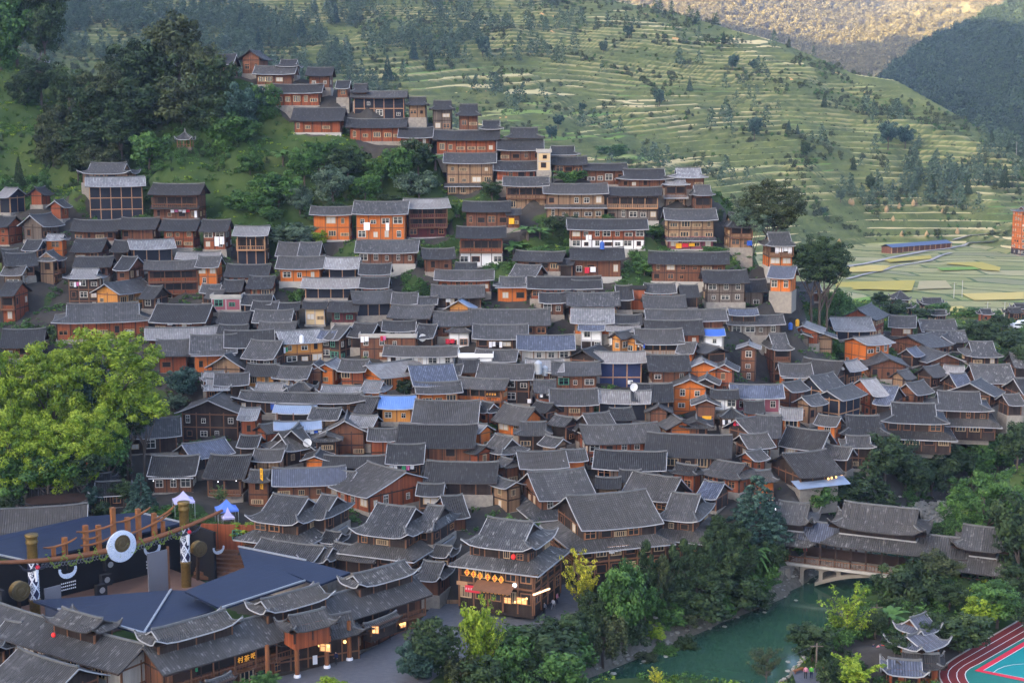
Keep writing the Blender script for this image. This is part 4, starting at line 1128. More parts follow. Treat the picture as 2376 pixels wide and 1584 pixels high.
# ------------------------------------------------------------------ mountains beyond
MTN = []
def mountain(name, line, foot, zfoot, n, m, amp, mat, seed, canopy=0.0, back=.5):
    """slope from a ridge line seen in the photo down towards a nearer foot"""
    us = np.array([q[0] for q in line], float); xs = np.linspace(us[0], us[-1], n); vv = np.interp(xs, us, [q[1] for q in line]); yy = np.interp(xs, us, [q[2] for q in line])
    R = np.array([tuple(P(a, b, c)) for a, b, c in zip(xs, vv, yy)]); V = np.zeros((m + 6, n, 3))
    fy = np.interp(xs, us, [q[3] if len(q) > 3 else foot for q in line])
    for j in range(m + 6):
        t = j / (m - 1)
        if j < m:
            V[j, :, 1] = R[:, 1] * (1 - t) + fy * t; V[j, :, 0] = R[:, 0] * (V[j, :, 1] / R[:, 1]); V[j, :, 2] = R[:, 2] * (1 - t) ** 1.05 + zfoot * (1 - (1 - t) ** 1.05)
        else:
            k = j - m + 1; V[j, :, 1] = R[:, 1] + k * 120; V[j, :, 0] = R[:, 0] * (V[j, :, 1] / R[:, 1]); V[j, :, 2] = R[:, 2] - k * 120 * back
    V = np.concatenate([V[m:][::-1], V[:m]], 0); X, Y = V[..., 0], V[..., 1]
    ed = np.clip(np.arange(m + 6) - 5, 0, 12)[:, None] / 12.0
    V[..., 2] += amp * ed * (fbm(X / 260 + 5, Y / 420, seed, 2) - .52) * 2 + amp * .3 * ed * (1 - 2 * np.abs(fbm(X / 210, Y / 620, seed + 4, 2) - .5) * 2)
    if canopy: V[..., 2] += canopy * (vnoise(X / 9, Y / 10, seed + 9) * 1.1 + vnoise(X / 5, Y / 5.5, seed + 3) * .9)
    me = np_mesh(name, V.reshape(-1, 3), grid_faces(m + 6, n), mat, True); MTN.append(V[6:].reshape(-1, 3))
    return tag(link(bpy.data.objects.new(name, me)), kind='structure')
def forest_mat(name, a, b, c):
    t = NT(name, .95, .05); pos = t.n("NewGeometry").outputs["Position"]
    f = t.noise(pos, .16, 5, .75); g = t.noise(pos, .010, 4)
    col = t.ramp(f, [(.3, a), (.52, b), (.7, c)]); col = t.mix(t.math('MULTIPLY', g, .5), col, sc3(b, 1.3)); t.color(col); return t.m
fm1 = forest_mat('forest_far', (.06, .06, .028), (.13, .115, .05), (.21, .18, .08)); fm2 = forest_mat('forest_mid', (.010, .020, .014), (.020, .036, .022), (.040, .060, .030))
mountain('mountain', [(1300, -150, 3450), (1500, -170, 3400), (1800, -120, 3300), (2040, -40, 3250), (2300, -120, 3300), (2560, -160, 3300)], 2150, 130, 360, 280, 26, fm1, 41, 4)
mountain('mountain', [(1720, 210, 2350, 1500), (1800, 140, 2360, 1500), (1864, 100, 2380, 1500), (1960, 86, 2420, 1500), (2035, 58, 2440, 1500), (2120, 32, 2450, 1450), (2200, 8, 2460, 1450), (2376, -45, 2480, 1400), (2560, -90, 2500, 1300)], 1400, 0, 240, 190, 16, fm1, 57, 4)
mountain('mountain', [(1960, 330, 1500, 1150), (2010, 240, 1560, 1150), (2070, 180, 1620, 1150), (2150, 120, 1680, 1130), (2230, 78, 1720, 1100), (2300, 45, 1750, 1050), (2376, 12, 1780, 1000), (2560, -50, 1800, 950)], 1000, 8, 260, 200, 16, fm2, 63, 6)
# the mountain on the left whose evening shadow lies over the village and the terraces
def shade_ridge():
    ys = np.linspace(-1500, 2050, 120); xs = np.linspace(-2300, -420, 60); X, Y = np.meshgrid(xs, ys)
    c = np.clip(1 - np.abs(X + 1250) / 830, 0, 1); e = np.clip((1900 - Y) / 420, 0, 1) * np.clip((Y + 1500) / 500, 0, 1)
    Z = 10 + 715 * c ** .9 * e * (.85 + .3 * fbm(X / 500, Y / 500, 71)) + 60 * c * (fbm(X / 160, Y / 160, 72) - .5)
    me = np_mesh('mountain', np.stack([X.ravel(), Y.ravel(), Z.ravel()], 1), grid_faces(*X.shape), fm2, True); tag(link(bpy.data.objects.new('mountain', me)), kind='structure')
shade_ridge()
# ------------------------------------------------------------------ the open-air theatre
def sheet_mat(name, c, rough, streak):
    t = NT(name, rough, .4); pos = t.n("NewGeometry").outputs["Position"]
    mp = t.n("Mapping"); mp.inputs["Scale"].default_value = (.25, 1.6, .4); t.t.links.new(pos, mp.inputs["Vector"])
    s_ = t.n("SeparateXYZ", i_0=pos); ln = t.math('FRACT', t.math('DIVIDE', t.math('ADD', t.math('MULTIPLY', s_.outputs[0], .77), t.math('MULTIPLY', s_.outputs[1], -.64)), 1.3)); seam = t.math('LESS_THAN', ln, .09); t.bump(seam, .5, .05)
    t.color(t.mix(t.math('MULTIPLY', t.math('ADD', t.noise(mp.outputs[0], 1.0, 4), t.math('MULTIPLY', seam, .5)), streak), t.mix(t.noise(pos, .15, 3), sc3(c, .7), sc3(c, 1.25)), sc3(c, 2.0))); MAT[name] = t.m
sheet_mat('sheet_navy', (.0065, .012, .030), .6, .7)
plain('log_wood', (.20, .075, .028), .6, .35, .5); plain('post_orange', (.24, .09, .028), .6, .3, .6); plain('bronze', (.12, .088, .042), .45, .5, 1.5, .5)
plain('gilt', (.17, .11, .032), .45, .8, 3.0, .4); plain('silver', (.60, .62, .66), .45, .25, 4.0, .2); plain('vine', (.22, .32, .05), .9, .5, 4); plain('stage_floor', (.22, .13, .09), .6, .3, .4)
plain('screen_grey', (.16, .16, .18), .4, .05, .3); plain('black_cloth', (.012, .012, .014), .9, .3, .5); plain('horn', (.02, .02, .03), .3, .3); plain('paving', (.17, .18, .20), .85, .3, .35)
def totem_mat():
    t = NT('totem_pattern', .6, .3); o = t.n("TexCoord").outputs["Object"]; s = t.n("SeparateXYZ", i_0=o)
    a = t.math('MULTIPLY', t.math('ARCTAN2', s.outputs[1], s.outputs[0]), 1 / math.pi * 2.0); z = t.math('DIVIDE', s.outputs[2], 1.9)
    fa = t.math('ABSOLUTE', t.math('SUBTRACT', t.math('FRACT', a), .5)); fz = t.math('ABSOLUTE', t.math('SUBTRACT', t.math('FRACT', z), .5))
    dm = t.math('ADD', fa, fz); band = t.math('LESS_THAN', t.math('ABSOLUTE', t.math('SUBTRACT', dm, .5)), .09)
    sw = t.n("TexVoronoi", feature='DISTANCE_TO_EDGE'); sw.inputs["Scale"].default_value = 4.5; t.t.links.new(o, sw.inputs["Vector"])
    swirl = t.math('GREATER_THAN', sw.outputs["Distance"], .10); ins = t.math('LESS_THAN', dm, .42)
    f = t.math('MAXIMUM', band, t.math('MULTIPLY', swirl, ins)); t.color(t.mix(f, (.012, .016, .05), (.68, .70, .74))); MAT['totem_pattern'] = t.m
totem_mat()
th = empty('theatre', PZ(260, 1400, 4)); tag(th, 'open-air theatre with dark blue sheet roofs around a stage', 'theatre'); TL = th.location.copy()
def slab(pts, thick, name, mat, parent, origin):
    mb = MB(); top = [Vector(p) - origin for p in pts]; bot = [p - Vector((0, 0, thick)) for p in top]; mb.face(top); mb.face(list(reversed(bot)))
    for i in range(len(top)): j = (i + 1) % len(top); mb.face([top[i], bot[i], bot[j], top[j]])
    return mb.build(name, MAT[mat], parent)
BR = [[(-60, 1255, 13.2), (206, 1197, 13.4), (317, 1188, 13.4), (421, 1212, 13), (64, 1302, 12.6), (-60, 1275, 12.6)],
      [(77, 1392, 10.2), (397, 1368, 10.6), (334, 1469, 11.0), (135, 1413, 11.0)], [(397, 1368, 10.62), (431, 1369, 10.62), (500, 1413, 11.0), (335, 1469, 11.02)],
      [(428, 1370, 12.3), (578, 1312, 12.3), (628, 1310, 12.3), (708, 1347, 12.0), (512, 1411, 12.0)], [(553, 1268, 11.4), (710, 1300, 11.2), (813, 1327, 11), (740, 1356, 11), (627, 1312, 11.2), (570, 1320, 11.4)]]
for pl in BR: slab([PZ(*q) for q in pl], .3, 'blue_roof', 'sheet_navy', th, TL)
def edge_strip(a, b, name='roof_edge', w=.28):
    mb = MB(); mb.bar(PZ(*a) - TL + Vector((0, 0, .1)), PZ(*b) - TL + Vector((0, 0, .1)), w, .2); mb.build(name, MAT['metal_grey'], th)
for a, b in (((-60, 1275, 12.6), (64, 1302, 12.6)), ((135, 1413, 11), (334, 1469, 11)), ((512, 1411, 12), (708, 1347, 12)), ((397, 1368, 10.7), (334, 1469, 11.1)), ((317, 1188, 13.4), (421, 1212, 13)), ((553, 1268, 11.4), (710, 1300, 11.2))): edge_strip(a, b)
# stage: frame along the gate axis
A0, B0 = P(76, 1305, 186), P(428, 1228, 203); ax = (B0 - A0); ax.z = 0; AL = ax.length; ax.normalize(); yawg = math.atan2(ax.y, ax.x); nb_ = Vector((-ax.y, ax.x, 0))
st = empty('stage', Vector((A0.x, A0.y, 4.0)), yawg); tag(st, 'dark theatre stage with grey screens under the blue roof', 'stage')
mb = MB(); mb.box(-3, AL + 3, -7, 9, 0, 1.1); mb.build('stage_floor', MAT['stage_floor'], st)
mb = MB(); mb.box(-6, AL + 6, 9, 9.4, 0, 8.2); mb.box(-6, -5.6, -3, 9, 0, 8.2); mb.box(AL + 5.6, AL + 6, 1, 9, 0, 8.0); mb.build('back_wall', MAT['black_cloth'], st)
mb = MB(); mb.box(AL - 6.6, AL - 3.4, -.6, -.35, 1.1, 7.6); mb.box(AL - 3.38, AL - 3.1, -.65, -.3, 1.1, 8.0, 1); mb.build('screen', [MAT['screen_grey'], MAT['beam_brown']], st)
mb = MB(); mb.box(1.2, 3.6, -.6, -.35, 1.1, 6.2); mb.build('screen', MAT['screen_grey'], st)
for i, (x, y, z) in enumerate(((12.2, 4, 2.4), (13.6, 5, 3.4), (14.8, 6, 5.2), (15.6, 7, 7.0))):
    mb = MB(); pts = [(x + .45 * math.cos(a), y - .3, z + .45 * math.sin(a)) for a in (2 * math.pi * k / 16 for k in range(16))]; mb.face(pts)
    mb.box(x - .8, x + .8, y - .25, y + .6, z - .9, z + .8, 1); mb.build('loudspeaker', [MAT['metal_grey'], MAT['black_cloth']], st)
mb = MB(); mb.tube([(15, -3.2, 1.1), (16.5, -3.4, 1.7), (18.2, -3.4, 1.1)], [.8, 1.1, .6], 8); mb.build('leafy_prop', MAT['vine'], st)
# gate: two totem columns, a boat-shaped log, a rack of posts and rails, a silver collar with bronze disc
gt = empty('stage_gate', Vector((A0.x, A0.y, 4.0)), yawg); tag(gt, 'carved stage gate with totem columns, upcurved log and silver collar disc', 'stage gate')
def beamz(s): return 9.55 + 1.9 * ((s - .5) / .73) ** 2
for cx in (0.0, AL):
    col = empty('column', (cx, 0, 0)); col.parent = gt
    mb = MB(); mb.lathe([(.72, 0), (.72, 4.6), (.80, 4.7), (.80, 4.9), (.7, 5.0)], 20); mb.lathe([(.70, 10.2), (.70, 12.6), (.80, 12.7), (.86, 13.0), (.74, 13.2), (.78, 13.5), (.90, 13.7), (.90, 14.0), (.0, 14.0)], 20); mb.build('gilt_carving', MAT['gilt'], col, True)
    mb = MB(); mb.lathe([(.70, 4.95), (.70, 10.25)], 24); mb.build('painted_shaft', MAT['totem_pattern'], col, True)
    sk = MB(); pr = [(.30, .22, 0), (.34, .26, .5), (.26, .22, 1.1), (.16, .16, 1.7), (.20, .14, 2.0)]
    rings = [sk.add([(a * math.cos(t), -.85 - c * math.sin(t) * .9, 9.6 - z) for t in (2 * math.pi * k / 10 for k in range(10))]) for a, c, z in pr]
    for r0, r1 in zip(rings, rings[1:]):
        for k in range(10): sk.f.append((r0 + k, r0 + (k + 1) % 10, r1 + (k + 1) % 10, r1 + k)); sk.m.append(0); sk.uv.extend([(0, 0)] * 4)
    sk.build('ox_skull', MAT['cloth_white'], col, True)
    hn = MB()
    for s in (-1, 1): hn.tube([(s * .2, -.9, 9.4), (s * .9, -.95, 9.3), (s * 1.7, -.9, 9.6), (s * 2.4, -.8, 10.5)], [.22, .2, .15, .04], 8)
    hn.build('horn', MAT['horn'], col, True)
    rb = MB(); rb.lathe([(0, 9.35), (.25, 9.35), (.34, 9.6), (.2, 9.85), (0, 9.85)], 10, 0, (.15, -1.05)); rb.build('red_rosette', MAT['cloth_red'], col, True)
mb = MB(); ss = [(-.30 + 1.56 * i / 28) for i in range(29)]; mb.tube([(s * AL, -.75, beamz(s)) for s in ss], [.22 + .18 * math.sin(math.pi * i / 28) for i in range(29)], 12); mb.build('log_beam', MAT['log_wood'], gt, True)
for s, hh in ((.13, 1.5), (.20, 2.7), (.335, 4.0), (.417, 3.7), (.515, 5.8), (.61, 3.9), (.683, 4.7), (.79, 3.4), (.85, 1.8)):
    mb = MB(); w = .30 if hh > 2 else .2; mb.box(s * AL - w, s * AL + w, -.3, .3, beamz(s) - .2, beamz(s) + hh); mb.build('rack_post', MAT['post_orange'], gt)
for s0, s1, z0, z1 in ((.06, .27, 1.3, 2.2), (.27, .53, 3.0, 3.3), (.53, .76, 3.3, 4.2), (.29, .5, 1.0, 1.5), (.55, .90, 1.2, 2.4), (.78, .93, 2.4, 3.3), (.30, .42, 2.0, 2.1)):
    mb = MB(); n = 6; pts = [((s0 + (s1 - s0) * i / n) * AL, -.35, beamz(s0 + (s1 - s0) * i / n) + z0 + (z1 - z0) * i / n + .35 * abs(2 * i / n - 1) ** 3) for i in range(n + 1)]; mb.tube(pts, [.10] + [.17] * (n - 1) + [.10], 8); mb.build('rack_rail', MAT['post_orange'], gt, True)
cs, cz = .535 * AL, beamz(.535) + .3
dk = MB(); N = 40
for r0, r1, oz0, oz1, y0, y1 in ((1.25, 2.25, .45, 0, -1.5, -1.35), ):
    for k in range(N):
        a, b = 2 * math.pi * k / N, 2 * math.pi * (k + 1) / N
        dk.face([(cs + r0 * math.sin(a), y0, cz + oz0 + r0 * math.cos(a)), (cs + r0 * math.sin(b), y0, cz + oz0 + r0 * math.cos(b)), (cs + r1 * math.sin(b), y1, cz + r1 * math.cos(b)), (cs + r1 * math.sin(a), y1, cz + r1 * math.cos(a))])
        dk.face([(cs + r1 * math.sin(a), y1, cz + r1 * math.cos(a)), (cs + r1 * math.sin(b), y1, cz + r1 * math.cos(b)), (cs + r1 * math.sin(b), y1 + .4, cz + r1 * math.cos(b)), (cs + r1 * math.sin(a), y1 + .4, cz + r1 * math.cos(a))])
MAT['collar_white'] = None
def collar_mat():
    t = NT('collar_white', .5, .4); o = t.n("TexCoord").outputs["Object"]; v = t.n("TexVoronoi", feature='F1'); v.inputs["Scale"].default_value = 2.6; t.t.links.new(o, v.inputs["Vector"])
    w = t.math('SINE', t.math('MULTIPLY', v.outputs["Distance"], 40.)); t.color(t.mix(t.math('GREATER_THAN', w, .35), (.62, .65, .70), (.22, .30, .46))); MAT['collar_white'] = t.m
collar_mat()
dk.build('silver_collar', MAT['collar_white'], gt)
def gong(mb, cx, y, cz, R):
    prof = [(R, 0), (R, -.12), (R * .93, -.16), (R * .9, -.10), (R * .68, -.12), (R * .64, -.17), (R * .6, -.12), (R * .36, -.13), (R * .3, -.2), (R * .12, -.2), (0.0, -.2)]
    rings = [mb.add([(cx + r * math.cos(2 * math.pi * k / 28), y + d, cz + r * math.sin(2 * math.pi * k / 28)) for k in range(28)]) for r, d in prof]
    for r0, r1 in zip(rings, rings[1:]):
        for k in range(28): mb.f.append((r0 + k, r0 + (k + 1) % 28, r1 + (k + 1) % 28, r1 + k)); mb.m.append(0); mb.uv.extend([(0, 0)] * 4)
mb = MB(); gong(mb, cs, -1.3, cz + .45, 1.25); mb.build('bronze_disc', MAT['bronze'], gt)
vn = MB(); rg = random.Random(3)
for i in range(9):
    s0 = .06 + .1 * i; n = 14
    for k in range(n):
        s = s0 + .11 * k / n; z = beamz(s) + .9 - 1.9 * math.sin(math.pi * k / n) + rg.uniform(-.1, .1)
        for q in range(3):
            x, y, zz, a = s * AL + rg.uniform(-.15, .15), -1.25 + rg.uniform(-.2, .2), z + rg.uniform(-.15, .15), rg.uniform(0, 6); w = .13; vn.face([(x - w, y, zz), (x, y - w * .6, zz + w), (x + w, y, zz), (x, y + w * .5, zz - w)])
vn.build('garland', MAT['vine'], gt)["kind"] = 'stuff'
fr = MB()
for k in range(46):
    s = .05 + .92 * k / 46; x = s * AL; z = beamz(s) - .55; fr.box(x - .18, x + .18, -.5, -.42, z - .16, z); fr.box(x - .18, x - .08, -.5, -.42, z - .5, z - .16); fr.box(x + .02, x + .18, -.5, -.42, z - .62, z - .5)
fr.build('fret_frieze', MAT['screen_grey'], gt)
for i, (u, v, Y, R, lb) in enumerate(((48, 1371, 183.5, 1.35, 'bronze drum beside the left totem column'), (464, 1273, 205.5, 1.2, 'bronze drum beside the right totem column'))):
    p = P(u, v, Y); r = empty('bronze_drum', p, yawg); mb = MB(); gong(mb, 0, 0, 0, R); mb.build('drum_face', MAT['bronze'], r); mb = MB(); pts = [(R * .96 * math.cos(2 * math.pi * k / 20), 0, R * .96 * math.sin(2 * math.pi * k / 20)) for k in range(20)]
    for k in range(20): a, b = pts[k], pts[(k + 1) % 20]; mb.face([a, b, (b[0], .9, b[2]), (a[0], .9, a[2])])
    mb.build('drum_shell', MAT['gilt'], r); mb = MB(); mb.bar((0, .6, 0), (0, .9, -(p.z - 4)), .4); mb.build('stand', MAT['beam_dark'], r); tag(r, lb, 'drum', 'bronze drums on the stage')
for i, (u, v, Y, k, lb) in enumerate(((158, 1325, 189, 1.0, 'silver collar pendant over the dark left side of the stage'), (354, 1275, 200, 1.0, 'silver collar pendant above the grey screen'), (508, 1275, 208, .75, 'small silver collar pendant by the red wall and teal curtain'))):
    p = P(u, v, Y); r = empty('silver_pendant', p, yawg); mb = MB(); N = 24
    for q in range(N):
        a, b = math.pi * (1.12 * q / N - 1.06), math.pi * (1.12 * (q + 1) / N - 1.06); f = lambda t, s: (k * 1.35 * math.cos(t) * s, 0, k * 1.3 * math.sin(t) * s + .3); w = lambda t: .48 + .28 * abs(math.cos(t)) ** 2
        mb.face([f(a, 1), f(b, 1), f(b, w(b)), f(a, w(a))]); mb.face([(x, .15, z) for x, y, z in (f(a, 1), f(b, 1), f(b, w(b)), f(a, w(a)))])
    mb.build('collar', MAT['collar_white'], r); mb = MB()
    if i < 2:
        for row in range(3):
            for c in range(8): x = -1.0 + 2.0 * c / 7; z = -1.5 - .45 * row; mb.box(x - .07, x + .07, 0, .1, z - .16, z)
        mb.build('bell_fringe', MAT['silver'], r)
    mb = MB(); mb.bar((0, .2, .2), (0, .2, 4.2), .08); mb.build('hanger', MAT['beam_dark'], r); tag(r, lb, 'pendant', 'silver pendants of the stage')
# seating steps with a red wall
p = PZ(505, 1345, 4.2); r = empty('seating_steps', p, yawg - .9); 
for k in range(7): mb = MB(); mb.box(-4, 4, k * .8, k * .8 + .8, 0, .45 * (k + 1)); mb.build('step', MAT['beam_brown'], r)
mb = MB(); mb.box(-4.5, 4.5, 6.0, 6.3, 3, 7.0); mb.build('red_wall', MAT['wood_red'], r); inst('window', WIN['green'], r, (1.4, 5.97, 4.6), 0, (1.6, 1, 1.6)); tag(r, 'wooden seating steps below a red wall with teal curtains', 'steps')
# ------------------------------------------------------------------ street, banks, gate columns
def px_sheet(pts, z, name, mat, dz=0.0, kind='structure'):
    mb = MB(); q = [PZ(u, v, z) for u, v in pts]; mb.face([Vector((p.x, p.y, z + dz)) for p in q]); o = mb.build(name, MAT[mat]); 
    return tag(o, kind=kind)
def paving_mat():
    t = NT('paving', .75, .35); pos = t.n("NewGeometry").outputs["Position"]; b = t.n("TexBrick"); b.inputs["Scale"].default_value = .9; b.inputs["Mortar Size"].default_value = .015
    b.inputs["Color1"].default_value = (.075, .08, .09, 1); b.inputs["Color2"].default_value = (.11, .115, .125, 1); b.inputs["Mortar"].default_value = (.08, .08, .09, 1); t.t.links.new(pos, b.inputs["Vector"])
    t.color(t.mix(t.math('MULTIPLY', t.noise(pos, .3, 4), .5), b.outputs[0], (.10, .10, .11))); MAT['paving'] = t.m
paving_mat()
px_sheet([(430, 1640), (560, 1590), (690, 1560), (830, 1522), (960, 1450), (1010, 1400), (1120, 1380), (1260, 1360), (1400, 1325), (1490, 1337), (1330, 1425), (1260, 1460), (1130, 1495), (1060, 1535), (1000, 1580), (930, 1640)], 4.2, 'street', 'paving', .06)
gl = GATE_LOW
for i, (u, v) in enumerate(((622, 1590), (690, 1570), (759, 1548), (811, 1530))):
    p = PZ(u, v, 4.3); mb = MB(); mb.lathe([(.30, .35), (.27, 5.2)], 12); mb.lathe([(.46, 0), (.46, .22), (.34, .38)], 12, 1); o = mb.build('column', [MAT['log_wood'], MAT['cloth_white']]); o.parent = gl; o.matrix_parent_inverse = Matrix.Translation(gl.location).inverted() if False else (Matrix.Translation(gl.location) @ Matrix.Rotation(gl.rotation_euler[2], 4, 'Z')).inverted(); o.location = p
# ------------------------------------------------------------------ covered bridge
O, E = PZ(1835, 1292, 3.6), PZ(2262, 1345, 3.6); bx = E - O; BLn = bx.length; yb = math.atan2(bx.y, bx.x)
br = empty('covered_bridge', O, yb); tag(br, 'long covered bridge with tiered tile roofs and upturned eaves over the green river', 'bridge')
def roof_at(x, y, z, L, W, rise, typ, up, lift=.3, rot=0.0, mat='tile_mottled', nm='roof'):
    e = empty('roof_tier', (x, y, z), rot); e.parent = br; make_roof(L, W, rise, typ, mat, 'trim_dark', e, 0.0, True, lift, upturn=up); return e
def wallbox(x0, x1, y0, y1, z0, z1, nm, mat): mb = MB(); mb.box(x0, x1, y0, y1, z0, z1); mb.build(nm, MAT[mat], br)
def ring(cx, cy, X0, Y0, X1, Y1, z0, z1, mat='tile_mottled', up=.5):
    mb = MB(); lf = lambda p: Vector((p[0], p[1], p[2] + up * (abs(p[0] - cx) / X1) ** 8 * (abs(p[1] - cy) / Y1) ** 8))
    for sy in (-1, 1): slope(mb, lf, (cx - X1, cy + sy * Y1, z0), (cx + X1, cy + sy * Y1, z0), (cx - X0, cy + sy * Y0, z1), (cx + X0, cy + sy * Y0, z1), 0, 2 * int(X1 * 2 / .34), 4, .045)
    for sx in (-1, 1): slope(mb, lf, (cx + sx * X1, cy - Y1, z0), (cx + sx * X1, cy + Y1, z0), (cx + sx * X0, cy - Y0, z1), (cx + sx * X0, cy + Y0, z1), 1, 2 * int(Y1 * 2 / .34), 4, .045)
    o = mb.build('skirt_roof', MAT[mat], br); eb = MB(); n = 10
    for q in range(4):
        cs_ = [(-1, -1), (1, -1), (1, 1), (-1, 1)]; a, b = cs_[q], cs_[(q + 1) % 4]
        pts = [lf((cx + X1 * (a[0] + (b[0] - a[0]) * i / n), cy + Y1 * (a[1] + (b[1] - a[1]) * i / n), z0)) - Vector((0, 0, .1)) for i in range(n + 1)]
        for i in range(n): eb.bar(pts[i], pts[i + 1], .1, .16)
    eb.build('eave_board', MAT['trim_dark'], o); cb = MB()
    cb.bar((cx - X0, cy - Y0, z1 + .05), (cx + X0, cy - Y0, z1 + .05), .2, .2); cb.bar((cx + X0, cy - Y0, z1 + .05), (cx + X0, cy + Y0, z1 + .05), .2, .2); cb.build('ridge', MAT['trim_pale'], o)
roof_at(BLn * .26, 0, 3.9, BLn * .40, 6.4, 2.4, 'G', 0, .1, mat='tile_blue'); roof_at(BLn * .80, 0, 3.9, BLn * .34, 6.4, 2.4, 'G', 0, .1)
roof_at(BLn * .49, 0, 6.9, 15.0, 8.0, 3.2, 'X', .8, .5); wallbox(BLn * .49 - 5.8, BLn * .49 + 5.8, -2.5, 2.5, 3.5, 7.0, 'clerestory', 'wood_black')
ring(BLn * .49, 0, 5.9, 2.6, 8.3, 4.9, 4.2, 5.6)
for cx, z1, R in ((.3, 6.4, 3.7), (BLn + .8, 5.8, 4.3)):
    roof_at(cx, 0, z1, R * 2, R * 1.85, 2.7, 'X', 1.0, .6, 0.0); wallbox(cx - R * .52, cx + R * .52, -R * .5, R * .5, 3.0, z1, 'clerestory', 'wood_black'); ring(cx, 0, R * .55, R * .52, R * 1.22, R * 1.16, z1 - 3.2, z1 - 1.5, up=.9)
dk = MB(); dk.box(-3, BLn + 4, -2.9, 2.9, -.45, 0); dk.build('deck', MAT['concrete'], br)
n = 14
for i in range(n + 1):
    for y in (-2.35, 2.35): mb = MB(); x = -2 + (BLn + 5) * i / n; mb.box(x - .14, x + .14, y - .14, y + .14, 0, 4.3); mb.build('post', MAT['beam_dark'], br)
for y in (-2.75, 2.75):
    mb = MB(); mb.box(-3, BLn + 4, y - .06, y + .06, .95, 1.08); mb.box(-3, BLn + 4, y - .05, y + .05, .15, .25)
    for i in range(75): x = -3 + (BLn + 7) * i / 74; mb.box(x - .045, x + .045, y - .035, y + .035, .2, .98)
    mb.build('railing', MAT['beam_brown'], br)
wallbox(2, BLn - 2, 1.9, 2.1, 0, 1.6, 'bench_back', 'beam_dark')
ar = MB(); N = 24; x0, x1 = 4.5, BLn - 2
def az(x): t = (x - x0) / (x1 - x0) * 2 - 1; return -3.5 + 2.65 * (1 - t * t)
for sy in (-2.5, 2.5):
    for i in range(N):
        a, b = x0 + (x1 - x0) * i / N, x0 + (x1 - x0) * (i + 1) / N; ar.face([(a, sy, az(a)), (b, sy, az(b)), (b, sy, az(b) + .6), (a, sy, az(a) + .6)])
for i in range(N):
    a, b = x0 + (x1 - x0) * i / N, x0 + (x1 - x0) * (i + 1) / N
    for dz in (0, .6): ar.face([(a, -2.5, az(a) + dz), (b, -2.5, az(b) + dz), (b, 2.5, az(b) + dz), (a, 2.5, az(a) + dz)])
plain('bridge_concrete', (.20, .175, .14), .9, .35, .7)
ar.build('arch', MAT['bridge_concrete'], br)
for x in (-1.2, 2.4, 5.4, 8.2, BLn - 8, BLn - 5, BLn - 1): mb = MB(); mb.box(x - .3, x + .3, -2.4, 2.4, min(az(max(x, x0)) + .3, -.8) if x > x0 else -6, -.45); mb.build('pier', MAT['bridge_concrete'], br)
for x in (-1.2, 2.4, 5.4):
    mb = MB()
    for k in range(8):
        a, b = math.pi * k / 8, math.pi * (k + 1) / 8; w = 1.5; c = x + 1.65
        for y in (-2.42,): mb.face([(c - w * math.cos(a), y, -1.6 + .9 * math.sin(a)), (c - w * math.cos(b), y, -1.6 + .9 * math.sin(b)), (c - w * math.cos(b), y, -.45), (c - w * math.cos(a), y, -.45)])
    mb.build('spandrel', MAT['bridge_concrete'], br)
mb = MB(); mb.box(-9, 1.0, -4.5, 4.5, -6.5, -.5); mb.build('abutment', MAT['stone'], br)
for k in range(8): mb = MB(); mb.box(-8.5 + .3 * k, .2, -4.6 - .55 * (k + 1), -4.6 - .55 * k, -6, -.6 - .34 * k); mb.build('step', MAT['stone'], br)
# ------------------------------------------------------------------ running track and court
CR = lambda pts: [(1980 + x / 5.94, 1400 + y / 5.94) for x, y in pts]
T0 = CR([(2700, -20), (2352, 190), (1680, 580), (1400, 745), (1270, 835), (1205, 895), (1178, 960), (1190, 1030), (1230, 1100), (1330, 1200)]); T3 = CR([(2700, 270), (2352, 470), (1740, 820), (1610, 885), (1555, 930), (1540, 970), (1550, 1020), (1570, 1060), (1600, 1100), (1700, 1190)])
T1 = [(a[0] * .667 + b[0] * .333, a[1] * .667 + b[1] * .333) for a, b in zip(T0, T3)]; T2 = [(a[0] * .333 + b[0] * .667, a[1] * .333 + b[1] * .667) for a, b in zip(T0, T3)]
plain('track_red', (.16, .018, .016), .9, .15, .5); plain('court_green', (.012, .15, .12), .7, .1, .4); plain('court_teal', (.0, .20, .20), .6, .08, .3); plain('court_red', (.62, .02, .05), .6, .08, .3); plain('line_white', (.72, .70, .68), .7, .1)
def strip(A, B, z, name, mat):
    mb = MB()
    for a, b, c, d in zip(A, A[1:], B[1:], B): mb.face([PZ(q[0], q[1], z) for q in (a, b, c, d)])
    return tag(mb.build(name, MAT[mat]), kind='structure')
ZT = 4.7
strip(T0, T3, ZT, 'running_track', 'track_red')
def pline(pts, z, w, name='track_line', mat='line_white'):
    q = [PZ(u, v, z) for u, v in pts]; mb = MB(); L_, R_ = [], []
    for i, p in enumerate(q):
        d = q[min(i + 1, len(q) - 1)] - q[max(i - 1, 0)]; d.z = 0; d.normalize(); s = Vector((-d.y, d.x, 0)) * w / 2; L_.append(p + s); R_.append(p - s)
    for i in range(len(q) - 1): mb.face([L_[i], R_[i], R_[i + 1], L_[i + 1]])
    return tag(mb.build(name, MAT[mat]), kind='structure')
for T in (T0, T1, T2, T3): pline(T, ZT + .03, .10)
px_sheet(T3 + CR([(2700, 1300)]), ZT, 'sports_court', 'court_green')
px_sheet(CR([(2700, 340), (2352, 520), (1670, 920), (2210, 1035), (2700, 1140)]), ZT + .03, 'court_border', 'court_red')
px_sheet(CR([(2700, 400), (2352, 590), (1795, 915), (2352, 1022), (2700, 1090)]), ZT + .06, 'court_surface', 'court_teal')
